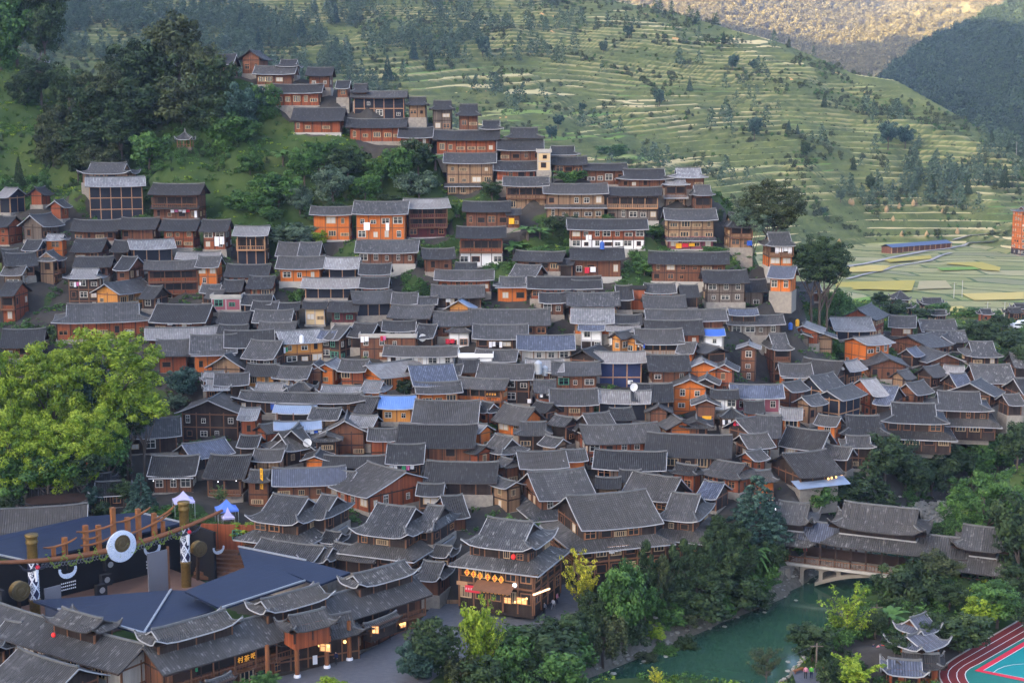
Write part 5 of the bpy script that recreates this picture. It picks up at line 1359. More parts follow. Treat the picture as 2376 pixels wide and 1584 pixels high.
pline(CR([(2700, 400), (2352, 590), (1795, 915), (2352, 1022), (2700, 1090)]), ZT + .09, .10); pline(CR([(1930, 945), (1990, 900), (2080, 862), (2200, 838), (2352, 826), (2500, 825)]), ZT + .09, .09)
mb = MB()
q = [PZ(u, v, ZT) for u, v in T0]
for a, b in zip(q, q[1:]): mb.bar(a + Vector((0, 0, -.1)), b + Vector((0, 0, -.1)), .2, .35)
tag(mb.build('kerb', MAT['concrete']), kind='structure')
# ------------------------------------------------------------------ fields
C7 = lambda pts: [(1776 + x / 3.92, 380 + y / 3.92) for x, y in pts]
def field_mat(name, a, b):
    t = NT(name, .95, .1); pos = t.n("NewGeometry").outputs["Position"]; t.color(t.mix(t.noise(pos, .5, 5, .7), a, b)); MAT[name] = t.m
field_mat('rice_gold', (.26, .22, .05), (.36, .30, .075)); field_mat('rice_tan', (.34, .27, .09), (.44, .36, .12)); field_mat('rice_green', (.10, .19, .035), (.17, .26, .06)); field_mat('stubble', (.34, .29, .17), (.24, .22, .11))
for pts, m in (([(640, 1075), (1365, 1058), (1330, 1152), (900, 1140), (640, 1146)], 'rice_gold'), ([(1700, 895), (1960, 892), (2140, 940), (2130, 975), (1990, 965), (1880, 930), (1640, 908)], 'rice_gold'), ([(1600, 1300), (1780, 1292), (1890, 1330), (1870, 1380), (1610, 1385)], 'rice_tan'),
               ([(1080, 870), (1500, 830), (1520, 862), (1130, 895)], 'rice_gold'), ([(740, 945), (960, 920), (1140, 925), (1060, 975), (760, 985)], 'rice_tan'), ([(1400, 1065), (1640, 1060), (1700, 1130), (1380, 1140)], 'stubble'), ([(1780, 1180), (2352, 1165), (2352, 1230), (1900, 1240)], 'rice_tan'), ([(800, 1225), (1000, 1200), (950, 1270), (820, 1280)], 'rice_green'), ([(1560, 945), (1900, 935), (1950, 960), (1600, 970)], 'rice_green')):
    q = C7(pts); w = [hit(u, v, 300) for u, v in q]; zz = sorted(p.z for p in w)[len(w) // 2] + .35; px_sheet(q, zz, 'paddy_field', m)
def ribbon(pts, w, name, mat, dz=.35, step=8):
    q = [hit(u, v, 300) for u, v in pts]; mb = MB(); out = []
    for a, b in zip(q, q[1:]):
        n = max(1, int((b - a).length / step)); out += [a.lerp(b, i / n) for i in range(n)]
    out.append(q[-1]); L_, R_ = [], []
    for i, p in enumerate(out):
        d = out[min(i + 1, len(out) - 1)] - out[max(i - 1, 0)]; d.z = 0; d.normalize(); s = Vector((-d.y, d.x, 0)) * w / 2; z = max(zat(p.x, p.y), p.z) + dz; L_.append(Vector((p.x + s.x, p.y + s.y, z))); R_.append(Vector((p.x - s.x, p.y - s.y, z)))
    for i in range(len(out) - 1): mb.face([L_[i], R_[i], R_[i + 1], L_[i + 1]])
    return tag(mb.build(name, MAT[mat]), kind='structure')
plain('path_pale', (.27, .26, .25), .9, .15, .2)
ribbon(C7([(700, 950), (900, 915), (1060, 880), (1250, 838), (1450, 800), (1680, 772), (1850, 740), (2080, 710)]), 2.6, 'road', 'path_pale'); ribbon(C7([(740, 1055), (900, 1010), (1070, 975), (1220, 930), (1350, 912), (1500, 885), (1600, 840), (1690, 818)]), 1.7, 'path', 'path_pale'); ribbon(C7([(1700, 700), (1850, 665), (2050, 640), (2220, 625)]), 2.4, 'path', 'path_pale')
plain('shed_blue', (.045, .07, .14), .5, .2, .3)
a, b = hit(2054, 588, 450), hit(2196, 574, 450); d = b - a; sh = empty('long_shed', (a + b) / 2, math.atan2(d.y, d.x)); Ls = d.length
mb = MB()
for sy in (-1, 1): mb.face([(-Ls / 2, sy * 3.6, 2.6), (Ls / 2, sy * 3.6, 2.6), (Ls / 2, 0, 3.9), (-Ls / 2, 0, 3.9)])
mb.build('roof', MAT['shed_blue'], sh); mb = MB(); mb.box(-Ls / 2 + .5, Ls / 2 - .5, -2.6, 2.6, -1, 2.7); mb.build('wall', MAT['wood_brown'], sh)
for i in range(12): mb = MB(); x = -Ls / 2 + .6 + (Ls - 1.2) * i / 11; mb.box(x - .15, x + .15, -3.3, -3.05, -1, 2.7); mb.build('post', MAT['beam_tan'], sh)
tag(sh, 'long low shed with a blue roof out in the fields', 'shed')
pb = hit(2376, 585, 400)
make_house(Vector((pb.x + 2, pb.y, pb.z + 20)), 14, 12, 2, .1, 20, 'o', 'm', 'XW', 'n', 0, (2372, 500), 'orange building with dark scaffolding cut by the frame edge beside the fields | orange building at the frame edge')
HAY = MB(); HAY.lathe([(.5, 0), (1.0, .6), (1.1, 1.5), (.8, 2.4), (.3, 3.2), (.05, 3.6)], 10); plain('hay', (.30, .21, .11), .95, .25, 2); HAYS = []; HAYM = HAY.mesh('haystack', MAT['hay'])
for x, y in ((770, 375), (793, 382), (1100, 440), (1217, 415), (1345, 385), (1367, 387), (1612, 465), (1240, 672), (1466, 672), (1160, 535), (1745, 645), (670, 745)):
    p = hit(*C7([(x, y)])[0], 300); o = inst('haystack', HAYM, None, p, x * .1, (1, 1, 1)); tag(o, None, 'haystack', 'haystacks on the terraces'); HAYS.append((*C7([(x, y)])[0], o, 'straw-coloured haystack'))
# open pavilions on the slope
def pavilion(x0, y0, x1, y1, yb, note, Yp, sc=2.94):
    b = (x0 / sc, y0 / sc, x1 / sc, y1 / sc); Y = min(Yp, hit((b[0] + b[2]) / 2, yb / sc).y); L, W, rise, c = solve(b, 0, 'H', .8, Y); h = (yb / sc - b[3]) * Y / F; r = empty('pavilion', Vector((c.x, c.y, c.z - rise / 2 - h)))
    W = L * .95; make_roof(L, W, rise, 'H', 'tile_mid', 'trim_pale', r, h, True, .4, upturn=.4)
    for sx in (-1, 0, 1):
        for sy in (-1, 1): mb = MB(); mb.lathe([(.14, 0), (.13, h)], 8, 0, (sx * L * .36, sy * W * .36)); mb.build('post', MAT['beam_brown'], r)
    mb = MB(); zg_ = r.location.z - zat(r.location.x, r.location.y - W * .42); mb.box(-L * .42, L * .42, -W * .42, W * .42, -max(.6, min(zg_ + .4, 4)), .1); mb.build('plinth', MAT['wood_grey'], r); mb = MB(); mb.box(-L * .38, L * .38, -W * .37, -W * .34, .7, .85); mb.box(-L * .38, L * .38, -W * .37, -W * .34, .2, .3); mb.build('railing', MAT['beam_brown'], r)
    mb = MB(); mb.lathe([(.12, h + rise), (.25, h + rise + .4), (.05, h + rise + 1.1)], 8); mb.build('finial', MAT['ridge_grey'], r); tag(r, note, 'pavilion')
pavilion(1190, 905, 1335, 950, 1005, 'open pavilion with red posts on the slope below the dark trees', 354)
pavilion(240, 385, 330, 430, 455, 'small thatched-looking lookout pavilion among trees on the far left height', 412)
# ------------------------------------------------------------------ foliage
def leafmat(name, a, b, c):
    t = NT(name, .7, .2); f = t.n("Attribute", attribute_name='tint').outputs["Fac"]; oi = t.n("ObjectInfo").outputs["Random"]
    col = t.ramp(f, [(.1, a), (.5, b), (.92, c)]); col = t.mix(t.math('MULTIPLY', oi, .35), col, sc3(b, .62)); t.color(col)
    t.b.inputs["Subsurface Weight"].default_value = 0.0; MAT[name] = t.m
leafmat('leaf_dark', (.012, .026, .011), (.026, .050, .017), (.055, .085, .026))
leafmat('leaf_olive', (.022, .032, .014), (.045, .062, .022), (.085, .10, .038))
leafmat('leaf_green', (.018, .050, .012), (.045, .105, .022), (.095, .185, .040))
leafmat('leaf_lime', (.055, .112, .008), (.155, .235, .014), (.32, .40, .04))
leafmat('leaf_yellow', (.16, .19, .015), (.38, .37, .025), (.62, .55, .05))
leafmat('leaf_blue', (.013, .034, .026), (.030, .066, .048), (.070, .125, .090))
leafmat('leaf_grey', (.035, .060, .036), (.065, .105, .062), (.12, .165, .10))
leafmat('leaf_gold', (.10, .092, .034), (.135, .122, .045), (.17, .15, .06))  # lightened to gold: evening sunlight on the far forests put into the leaf colour
plain('bark', (.085, .065, .05), .9, .4, 2)
def cards(C, N, S, rng, tint):
    """diamond leaves at C (n,3), rough outward directions N, half-size S"""
    n = len(C); d = N + rng.normal(0, .5, (n, 3)); d /= np.linalg.norm(d, axis=1)[:, None] + 1e-9
    a = np.cross(d, rng.normal(0, 1, (n, 3))); a /= np.linalg.norm(a, axis=1)[:, None] + 1e-9; b = np.cross(d, a); S = np.asarray(S)[:, None] if np.ndim(S) else S
    V = np.stack([C - a * S, C - b * S * .62, C + a * S, C + b * S * .62], 1).reshape(-1, 3)
    return V, np.arange(n * 4).reshape(n, 4), np.repeat(tint, 4)
def clump_cloud(ctr, rad, per, size, rng, out=None, flat=.75):
    n = len(ctr); idx = np.repeat(np.arange(n), per); d = rng.normal(0, 1, (n * per, 3)); d /= np.linalg.norm(d, axis=1)[:, None]
    r = rng.uniform(.45, 1.05, n * per) ** .6; off = d * (rad[idx] * r)[:, None]; off[:, 2] *= flat; C = ctr[idx] + off
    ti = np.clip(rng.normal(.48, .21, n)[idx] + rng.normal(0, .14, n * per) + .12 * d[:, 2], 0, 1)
    N = d + np.array([0, 0, .45]); return cards(C, N, size * rng.uniform(.7, 1.35, n * per), rng, ti)
def ell_points(n, c, r, rng, lo=.55):
    d = rng.normal(0, 1, (n, 3)); d /= np.linalg.norm(d, axis=1)[:, None]; q = rng.uniform(lo, 1.0, n)[:, None]; return np.array(c) + d * q * np.array(r)
def trunk_mesh(name, h, r, limbs, seed, spread=.3, top=.8):
    rg = random.Random(seed); mb = MB(); mb.tube([(0, 0, -.06), (0.01, 0, h * .4), (.0, .015, h)], [r * 1.3, r, r * .55], 7)
    for i in range(limbs):
        a = 2 * math.pi * i / limbs + rg.uniform(-.4, .4); z0 = h * rg.uniform(.55, .98); sp = spread * rg.uniform(.6, 1.1); z1 = z0 + (top - z0) * rg.uniform(.5, 1.0)
        mb.tube([(0, 0, z0), (sp * .4 * math.cos(a), sp * .4 * math.sin(a), z0 + (z1 - z0) * .4), (sp * math.cos(a), sp * math.sin(a), z1)], [r * .55, r * .35, r * .1], 5, cap=False)
    return mb.mesh(name, MAT['bark'])
CROWN, TRUNK = {}, {}
def reg(kind, V, Fc, T, trunk): CROWN.setdefault(kind, []).append(np_mesh('crown', V, Fc, MAT['leaf_green'], False, T)); TRUNK.setdefault(kind, []).append(trunk)
for s in range(3):
    rng = np.random.RandomState(100 + s)
    c = ell_points(64, (0, 0, .57), (.40, .40, .36), rng, .35); c[:, :2] *= (1 + .22 * np.sin(c[:, 2:3] * 9 + s)); reg('round', *clump_cloud(c, rng.uniform(.075, .135, 64), 95, .024, rng), trunk_mesh('trunk', .45, .022, 6, s))
for s in range(2):
    rng = np.random.RandomState(120 + s)
    c = ell_points(230, (0, 0, .54), (.43, .43, .40), rng, .62); c += rng.normal(0, .03, c.shape); reg('big', *clump_cloud(c, rng.uniform(.04, .075, 230), 100, .0115, rng), trunk_mesh('trunk', .5, .024, 8, s + 5))
for s in range(2):
    rng = np.random.RandomState(140 + s); ctr, rad = [], []
    for k in range(15):
        z = .12 + .85 * k / 14; R = .46 * (1 - z) ** .8 + .03; m = max(3, int(13 * (1 - z)) + 2)
        for q in range(m):
            a = 2 * math.pi * (q + rng.rand() * .6) / m + k; rr = R * rng.uniform(.75, 1.05)
            for t in (1.0, .6): ctr.append((rr * t * math.cos(a), rr * t * math.sin(a), z - .045 * t + .02)); rad.append(.055 * (1.1 - z * .5))
    reg('conifer', *clump_cloud(np.array(ctr), np.array(rad), 34, .020, rng, None, .45), trunk_mesh('trunk', .92, .018, 0, s))
for s in range(2):
    rng = np.random.RandomState(160 + s); c = ell_points(60, (0, 0, .54), (.36, .36, .44), rng, .5); k = np.clip((.98 - c[:, 2:3]) * 1.9, .15, 1.0) ** .7; c[:, :2] *= k
    reg('cypress', *clump_cloud(c, rng.uniform(.06, .10, 60), 90, .020, rng), trunk_mesh('trunk', .4, .02, 3, s))
for s in range(3):
    rng = np.random.RandomState(180 + s); c = ell_points(40, (0, 0, .40), (.42, .42, .42), rng, .3); c[:, 2] = np.maximum(c[:, 2], .05)
    reg('bush', *clump_cloud(c, rng.uniform(.10, .17, 40), 80, .034, rng), trunk_mesh('trunk', .3, .02, 4, s, .2, .5))
for s in range(2):          # bamboo: arching culms with drooping leaf sprays
    rng = np.random.RandomState(200 + s); V, Fs, T = [], [], []; mb = MB()
    for q in range(26):
        a = rng.rand() * 6.28; le = rng.uniform(.6, 1.0); sp = rng.uniform(.2, .5); ts = np.linspace(0, 1, 26)
        pts = np.stack([sp * ts ** 2.2 * np.cos(a) + .08 * np.cos(a * 3), sp * ts ** 2.2 * np.sin(a) + .08 * np.sin(a * 3), le * (ts - .28 * ts ** 3)], 1); V.append(pts[8:])
        mb.tube([tuple(p) for p in pts[::5]], [.009, .008, .006, .005, .003, .002][:len(pts[::5])], 5, cap=False)
    P_ = np.concatenate(V); reg('bamboo', *clump_cloud(P_, np.full(len(P_), .05), 13, .024, rng, None, .8), mb.mesh('trunk', MAT['bark']))
for s in range(2):          # open crown: bare branches with light tufts
    rng = np.random.RandomState(220 + s); mb = MB(); tips = []
    mb.tube([(0, 0, -.05), (.01, .01, .35), (0, 0, .75)], [.022, .016, .008], 7)
    for q in range(26):
        a = rng.rand() * 6.28; z0 = rng.uniform(.2, .72); ln = rng.uniform(.22, .5) * (1.15 - z0 * .6); ez = z0 + ln * rng.uniform(.5, 1.0); e = (ln * .85 * math.cos(a), ln * .85 * math.sin(a), min(ez, 1.0)); m = (e[0] * .5, e[1] * .5, z0 + (e[2] - z0) * .38)
        mb.tube([(0, 0, z0), m, e], [.008, .006, .002], 5, cap=False)
        for t in (.35, .55, .7, .85, 1.0): tips.append((e[0] * t, e[1] * t, z0 + (e[2] - z0) * (t ** 1.2)))
    c = np.array(tips) + rng.normal(0, .015, (len(tips), 3)); reg('sparse', *clump_cloud(c, np.full(len(c), .052), 20, .016, rng), mb.mesh('trunk', MAT['bark']))
for s in range(2):          # willow-like: hanging strands
    rng = np.random.RandomState(240 + s); top = ell_points(60, (0, 0, .70), (.36, .36, .26), rng, .5); pts = np.concatenate([top - np.array([0, 0, 1]) * k * .055 * np.linspace(.4, 1, 60)[:, None] for k in range(8)]); pts[:, :2] *= 1.05
    reg('willow', *clump_cloud(pts, np.full(len(pts), .045), 12, .022, rng), trunk_mesh('trunk', .55, .022, 6, s, .3, .85))
def blade_plant(seed, n, droop, wid, z0):
    rng = np.random.RandomState(seed); V, Fc, T = [], [], []; o = 0
    for q in range(n):
        a = 6.28 * q / n + rng.uniform(-.3, .3); le = rng.uniform(.5, .75); up = rng.uniform(.35, .95); k = 9
        for i in range(k):
            t = i / (k - 1); r = le * t * (.35 + .65 * (1 - up * .55)); z = z0 + le * (up * t - droop * t * t); w = wid * math.sin(math.pi * min(1, .08 + t * .94)) ** .7 + .004
            cx, cy_ = r * math.cos(a), r * math.sin(a); V += [(cx - w * math.sin(a), cy_ + w * math.cos(a), z - w * .35), (cx, cy_, z), (cx + w * math.sin(a), cy_ - w * math.cos(a), z - w * .35)]; T += [rng.uniform(.3, .9)] * 3
        for i in range(k - 1): b = o + i * 3; Fc += [(b, b + 1, b + 4, b + 3), (b + 1, b + 2, b + 5, b + 4)]
        o += 3 * k
    mb = MB(); mb.tube([(0, 0, -.05), (0, 0, z0 + .03)], [.05, .03], 8); return np.array(V), np.array(Fc), np.array(T), mb.mesh('trunk', MAT['bark'])
reg('banana', *blade_plant(301, 11, .55, .085, .35)); reg('banana', *blade_plant(302, 13, .65, .075, .30)); reg('palm', *blade_plant(303, 24, .75, .028, .45)); reg('palm', *blade_plant(304, 28, .85, .026, .40))
TREES = []; NAMES = dict(round='broadleaf_tree', big='broadleaf_tree', conifer='conifer_tree', cypress='cypress_tree', bush='bush', bamboo='bamboo_clump', sparse='open_crowned_tree', willow='weeping_tree', banana='banana_plant', palm='palm_tree')
trng = random.Random(11)
def tree(u, vt, vb, w, kind, tone, Y=None, note=None, cat=None):
    p = hit(u, vb) if Y is None else P(u, vb, Y)
    k = p.y / F; h = max(1.0, (vb - vt) * k * 1.03); wd = w * k * 1.2; i = trng.randrange(len(CROWN[kind]))
    z = zat(p.x, p.y); 
    dz = max(0.0, p.z - z)                              # the foot reaches down to the ground
    r = empty(NAMES[kind], Vector((p.x, p.y, min(p.z, z + .05)))); rz = trng.uniform(0, 6.28)
    o = inst('crown', CROWN[kind][i], r, (0, 0, dz), rz, (wd, wd, h)); o.material_slots[0].link = 'OBJECT'; o.material_slots[0].material = MAT['leaf_' + tone]
    inst('trunk', TRUNK[kind][i], r, (0, 0, 0), rz, (wd, wd, h + dz)); TREES.append([u, (vt + vb) / 2, r, kind, tone, note, w]); return r
def trees(s):
    for ln in s.strip().splitlines():
        a = ln.split('#'); q = a[0].split(); k = 1.0102; tree(float(q[0]) * k, float(q[1]) * k, float(q[2]) * k, float(q[3]) * k, q[4], q[5], float(q[6]) if len(q) > 6 else None, a[1].strip() if len(a) > 1 else None)
# u, top, foot, width (in a 2352-wide copy of the photo), kind, tone
trees("""
412 28 215 125 round olive 386 #tallest tree of the dark grove on the left height
300 92 250 120 round dark 380
355 88 250 120 round dark 383
470 92 255 100 round olive 376
250 140 290 115 round olive 372
215 185 320 105 round dark 370
505 130 290 105 round dark 368
330 175 330 150 round dark 366
420 165 330 150 round olive 364
515 215 340 110 round dark 360
565 185 330 100 round blue 360
280 245 370 120 round dark 360
200 270 380 100 round dark 362
612 190 305 75 round green 362
345 300 402 108 round green 352 #dense round bright-green tree beside the open pavilion
530 258 366 125 round green 355
475 225 330 100 round dark 362
150 225 370 100 round olive 372
125 275 415 95 round olive 368
240 325 425 95 round olive 356
180 330 420 70 round dark 360
95 125 240 95 round dark 410
160 150 260 95 round dark 405
55 165 270 90 round dark 408
40 -20 150 130 round green 430
105 10 150 95 round dark 428
5 40 190 100 round green 425
95 -60 130 120 round dark 436
45 362 432 28 conifer dark
20 400 470 60 bush green
90 385 450 50 bush green
740 305 392 92 bamboo green #feathery bright bamboo clump at the top of the green slope
700 335 432 80 round green
800 330 425 95 round dark
870 355 432 75 bamboo green
960 318 402 92 round dark
915 335 432 80 round green
962 388 470 96 round grey
840 398 470 80 round green
765 378 482 100 round grey
640 388 482 112 round green #rounded mid-green tree standing alone on the grassy slope
598 430 492 80 bush green
552 428 484 72 bush green
690 425 500 70 round grey
575 340 400 60 bush green
650 320 380 50 banana green
620 470 505 60 bush green
770 455 505 60 bush dark
720 460 505 60 bush green
850 445 490 60 bush green
900 440 480 60 bush dark
1000 332 385 55 banana green
1130 413 462 52 round dark
1305 380 432 84 bamboo green
1212 488 545 66 banana green
1240 500 552 50 banana green
1180 528 592 72 banana green
1205 560 600 60 banana green
1270 493 545 48 round dark
1310 488 552 52 round dark
1240 560 590 60 bush green
1300 560 590 50 bush green
1405 330 368 85 round green #rounded green tree rising behind the ridge houses before the terraces
680 503 562 105 bush grey
735 522 562 44 bush lime
610 520 560 50 bush green
1052 455 500 50 bamboo green
1770 408 548 145 big olive 322 #big spreading tree standing over the right end of the upper village
1728 468 560 85 round grey 320
1652 478 520 22 round dark
1700 570 600 60 bush green
1640 560 590 70 bush green
1500 510 545 60 bush green
1480 590 630 50 bush green
1885 538 668 132 big dark 312 #dark round tree at the right edge of the village beside the fields
1900 552 675 125 round dark 314
1865 548 660 110 round dark 313
1918 655 732 85 willow green
1895 690 740 40 bush green
2020 668 708 48 round dark
2060 680 730 60 bush dark
2120 700 735 60 bush dark
965 638 686 55 conifer green
945 665 690 40 bush green
927 868 912 44 round dark
1112 958 1002 54 bush green
1365 918 962 40 bush green
420 838 922 84 round blue
402 898 952 52 round grey
255 738 968 225 big lime 238 #rounded yellow-green tree with its top beside the tiered orange roofs
118 775 1000 195 big lime 232 #middle one of the huge yellow-green trees on the left
15 790 1090 150 big lime 228 #huge yellow-green tree cut by the left edge of the picture
150 930 1150 190 big lime 224
50 920 1160 180 big lime 222
205 800 1000 100 round blue 236
215 915 1090 150 big lime 228
300 900 1020 120 round dark 236
250 960 1100 120 round green 229
110 1010 1150 170 round green 221
20 1010 1180 140 round green 220
190 1020 1130 110 round dark 222
330 890 1000 120 round lime 236
290 860 1010 120 round lime 235
255 970 1095 100 conifer dark
325 1082 1185 80 conifer blue #pale blue-green conifer in front of the covered walkway
212 1108 1178 50 round blue
285 1095 1160 60 round dark
20 1105 1205 75 round dark
375 1150 1200 70 bush green
240 1140 1190 50 bush dark
455 1170 1215 70 bush green
500 1190 1225 60 bush green
410 1180 1230 80 bush green
555 1190 1230 60 bush lime
505 1115 1165 45 sparse green
300 1165 1210 60 bush green
1112 1362 1568 120 sparse lime 172 #bright lime ginkgo on the paved street
1100 1370 1562 100 round lime 172.6
985 1408 1575 155 round dark 170
960 1450 1590 110 round blue 169
1060 1480 1600 110 willow olive 169
1235 1412 1545 195 bush dark
1180 1440 1560 110 bush green
1330 1258 1425 105 sparse yellow 196 #golden yellow ginkgo beside the lit shops
1430 1268 1478 125 round green
1482 1228 1378 72 cypress dark
1522 1258 1385 62 cypress olive
1570 1226 1375 84 cypress dark
1622 1205 1365 88 cypress dark
1645 1165 1310 90 cypress dark
1692 1188 1288 74 round dark
1735 1085 1252 155 conifer blue #tall blue-green cedar at the left end of the covered bridge
1728 1210 1320 100 palm green
1748 1270 1382 95 bamboo green
1600 1320 1425 150 bush dark
1685 1305 1405 130 bush dark
1540 1368 1445 70 bush green
1385 1395 1535 135 willow olive
1310 1430 1540 120 bush green
1455 1400 1480 90 bush dark
1650 1350 1420 80 bush green
1580 1390 1440 60 bush olive
1500 1418 1470 60 bush lime
1160 1425 1510 110 bush green
1255 1395 1500 130 bush dark
1325 1398 1510 115 round dark
1370 1340 1450 80 round dark
1410 1300 1430 80 cypress dark
1455 1290 1420 80 round dark
1545 1240 1380 70 cypress dark
1600 1235 1370 80 round dark
1660 1220 1350 90 round dark
1705 1240 1350 90 round dark
1770 1230 1330 70 round dark
1640 1290 1390 100 round dark
1730 1330 1400 90 bush dark
1560 1330 1420 100 round dark
1480 1330 1440 90 round green
1210 1470 1570 150 bush dark
1290 1480 1575 120 bush green
1110 1490 1590 110 bush dark
1520 1468 1512 85 bush green
1572 1448 1502 65 bush dark
1482 1488 1525 60 bush olive
2030 978 1125 135 round dark
1990 1055 1178 145 conifer dark
2080 1028 1135 105 round dark
2140 1036 1140 115 round dark
2185 1008 1120 100 round dark
2232 1008 1122 112 round green
2290 978 1102 115 round green
2335 955 1085 95 round dark
1932 1088 1175 125 round dark
1880 1108 1182 85 round green
2105 1060 1150 80 round dark
2260 1068 1275 185 big green #large rounded green tree on the far river bank above the bridge's right end
2335 1110 1350 140 round dark
2080 1268 1445 155 round dark 198
2150 1255 1360 110 round olive 200
1945 1340 1505 145 sparse lime 184 #yellow-green open-crowned tree in front of the river
1865 1418 1525 130 round dark
1760 1478 1580 110 sparse olive
1965 1488 1585 135 bamboo lime
2042 1355 1445 80 banana green
2010 1390 1470 60 round dark
2205 1395 1505 155 round dark
2290 1325 1445 135 round green
2120 1395 1495 90 round dark
2345 1285 1395 115 round dark
2250 1360 1450 90 round lime
2060 1440 1520 70 round dark
1900 1490 1570 60 bush dark
2180 1330 1400 90 round dark
2320 1240 1330 90 round dark
2370 1380 1470 80 round dark
1505 1532 1582 44 sparse yellow
610 1540 1584 70 round green 160
560 1555 1600 50 round green 159
760 1545 1590 70 bush lime 162
2262 728 802 95 round dark
2318 748 815 95 round dark
2215 745 790 60 round dark
2300 720 760 50 round dark
2350 790 860 70 round dark
1980 700 740 60 bush green
2155 690 720 50 bush green
2230 700 725 60 bush green
""")
# ------------------------------------------------------------------ woods and scrub that nobody could count
SCP = {}
def scatter_protos(kind, tone):
    if (kind, tone) in SCP: return SCP[kind, tone]
    out = []
    for s in range(3):
        r = np.random.RandomState(400 + s)
        if kind == 'spire':
            k = np.arange(14); z = .10 + .84 * k / 13; R = .24 * (1 - z) + .02; a = k * 2.4; c = np.stack([R * np.cos(a), R * np.sin(a), z], 1); rad = .17 * (1.05 - z) + .03; V, Fc, T = clump_cloud(c, rad, 11, .055, r)
        elif kind == 'tuft':
            c = np.column_stack([r.uniform(-.7, .7, (7, 2)), r.uniform(.1, .6, 7)]); V, Fc, T = clump_cloud(c, np.full(7, .3), 6, .16, r)
        else:
            c = ell_points(12, (0, 0, .48), (.34, .34, .36), r, .4); V, Fc, T = clump_cloud(c, r.uniform(.16, .24, 12), 13, .075, r)
        out.append(bpy.data.objects.new('plant', np_mesh('plant', V, Fc, MAT['leaf_' + tone], False, T)))
    SCP[kind, tone] = out; return out
def scatter(name, pts, hs, kind, tone, label, cat):
    """plants nobody could count: one object whose points carry small plants"""
    pts = np.asarray(pts); n = len(pts); r = np.random.RandomState(n); me = bpy.data.meshes.new(name); me.vertices.add(n); me.vertices.foreach_set("co", pts.astype(np.float32).ravel())
    for nm, val in (('scl', np.asarray(hs)), ('rot', r.rand(n) * 6.28)): at = me.attributes.new(nm, 'FLOAT', 'POINT'); at.data.foreach_set("value", val.astype(np.float32))
    o = link(bpy.data.objects.new(name, me)); ng = bpy.data.node_groups.new(name, 'GeometryNodeTree'); ng.interface.new_socket('Geometry', in_out='INPUT', socket_type='NodeSocketGeometry'); ng.interface.new_socket('Geometry', in_out='OUTPUT', socket_type='NodeSocketGeometry')
    N = ng.nodes; L = ng.links.new; gi = N.new('NodeGroupInput'); go = N.new('NodeGroupOutput'); ip = N.new('GeometryNodeInstanceOnPoints'); jn = N.new('GeometryNodeJoinGeometry')
    for po in scatter_protos(kind, tone): oi = N.new('GeometryNodeObjectInfo'); oi.inputs['Object'].default_value = po; oi.inputs['As Instance'].default_value = True; L(oi.outputs['Geometry'], jn.inputs[0])
    def attr(nm): a = N.new('GeometryNodeInputNamedAttribute'); a.data_type = 'FLOAT'; a.inputs['Name'].default_value = nm; return a.outputs[0]
    cx = N.new('ShaderNodeCombineXYZ'); L(attr('rot'), cx.inputs[2]); L(gi.outputs[0], ip.inputs['Points']); L(jn.outputs[0], ip.inputs['Instance']); ip.inputs['Pick Instance'].default_value = True; L(cx.outputs[0], ip.inputs['Rotation']); L(attr('scl'), ip.inputs['Scale']); L(ip.outputs[0], go.inputs[0])
    md = o.modifiers.new('plants', 'NODES'); md.node_group = ng; return tag(o, label, cat, kind='stuff')
rng = np.random.RandomState(5)
def sample_far(n, fn):
    out = []; 
    while len(out) < n:
        u = rng.uniform(-60, 2440, 800); v = rng.uniform(-30, 560, 800); y = rng.uniform(620, 1140, 800)
        t = (v - CV) / F; x = y * (u - CU) / F / (CP - t * SP); zz = far_z(x, y); pu, pv = CU + F * x / (y * CP - (zz - H) * SP), CV - F * (y * SP + (zz - H) * CP) / (y * CP - (zz - H) * SP)
        pr = fn(pu, pv, x, y); ok = (rng.rand(800) < pr) & (pv > -40) & (pv < 560) & (pu > -80) & (pu < 2450) & (zz > 16.3)
        out += list(zip(x[ok], y[ok], zz[ok] - .2))
    return np.array(out[:n])
def dens_spire(u, v, x, y):
    d = fbm(x / 38, y / 30, 61, 3); w = np.clip((1500 - u) / 900, 0, 1) * np.clip((330 - v) / 200, 0, 1) * .62 + np.clip((u - 1850) / 200, 0, 1) * np.clip((v - 210) / 60, 0, 1) * np.clip((500 - v) / 60, 0, 1) * .5 + .10
    return np.clip((d - .60 + w * .28) * 6, 0, 1) * w
def dens_bush(u, v, x, y):
    d = fbm(x / 25, y / 25, 67, 3); return np.clip((d - .45) * 4, 0, 1) * np.clip(1.25 - np.exp(-((u - 1500) / 500) ** 2 - ((v - 330) / 130) ** 2), .18, 1)
sp = sample_far(2200, dens_spire); scatter('forest', sp, rng.uniform(6, 13, len(sp)), 'spire', 'grey', 'dense wood of pointed trees on the far mountainside', 'forest')
bs = sample_far(4200, dens_bush); scatter('shrubbery', bs, rng.uniform(1.4, 4.6, len(bs)), 'bush', 'olive', 'scrub and small trees between the far terraces', 'shrubbery')
sg = sample_far(2200, dens_bush); scatter('shrubbery', sg, rng.uniform(1.2, 3.4, len(sg)), 'bush', 'green', 'light green bushes along the far terrace edges', 'shrubbery')
sg = sample_far(3500, lambda u, v, x, y: np.full(len(u), .8)); scatter('grass', sg, rng.uniform(.7, 1.8, len(sg)), 'tuft', 'olive', 'rough grass tussocks all over the far terraces', 'grass')
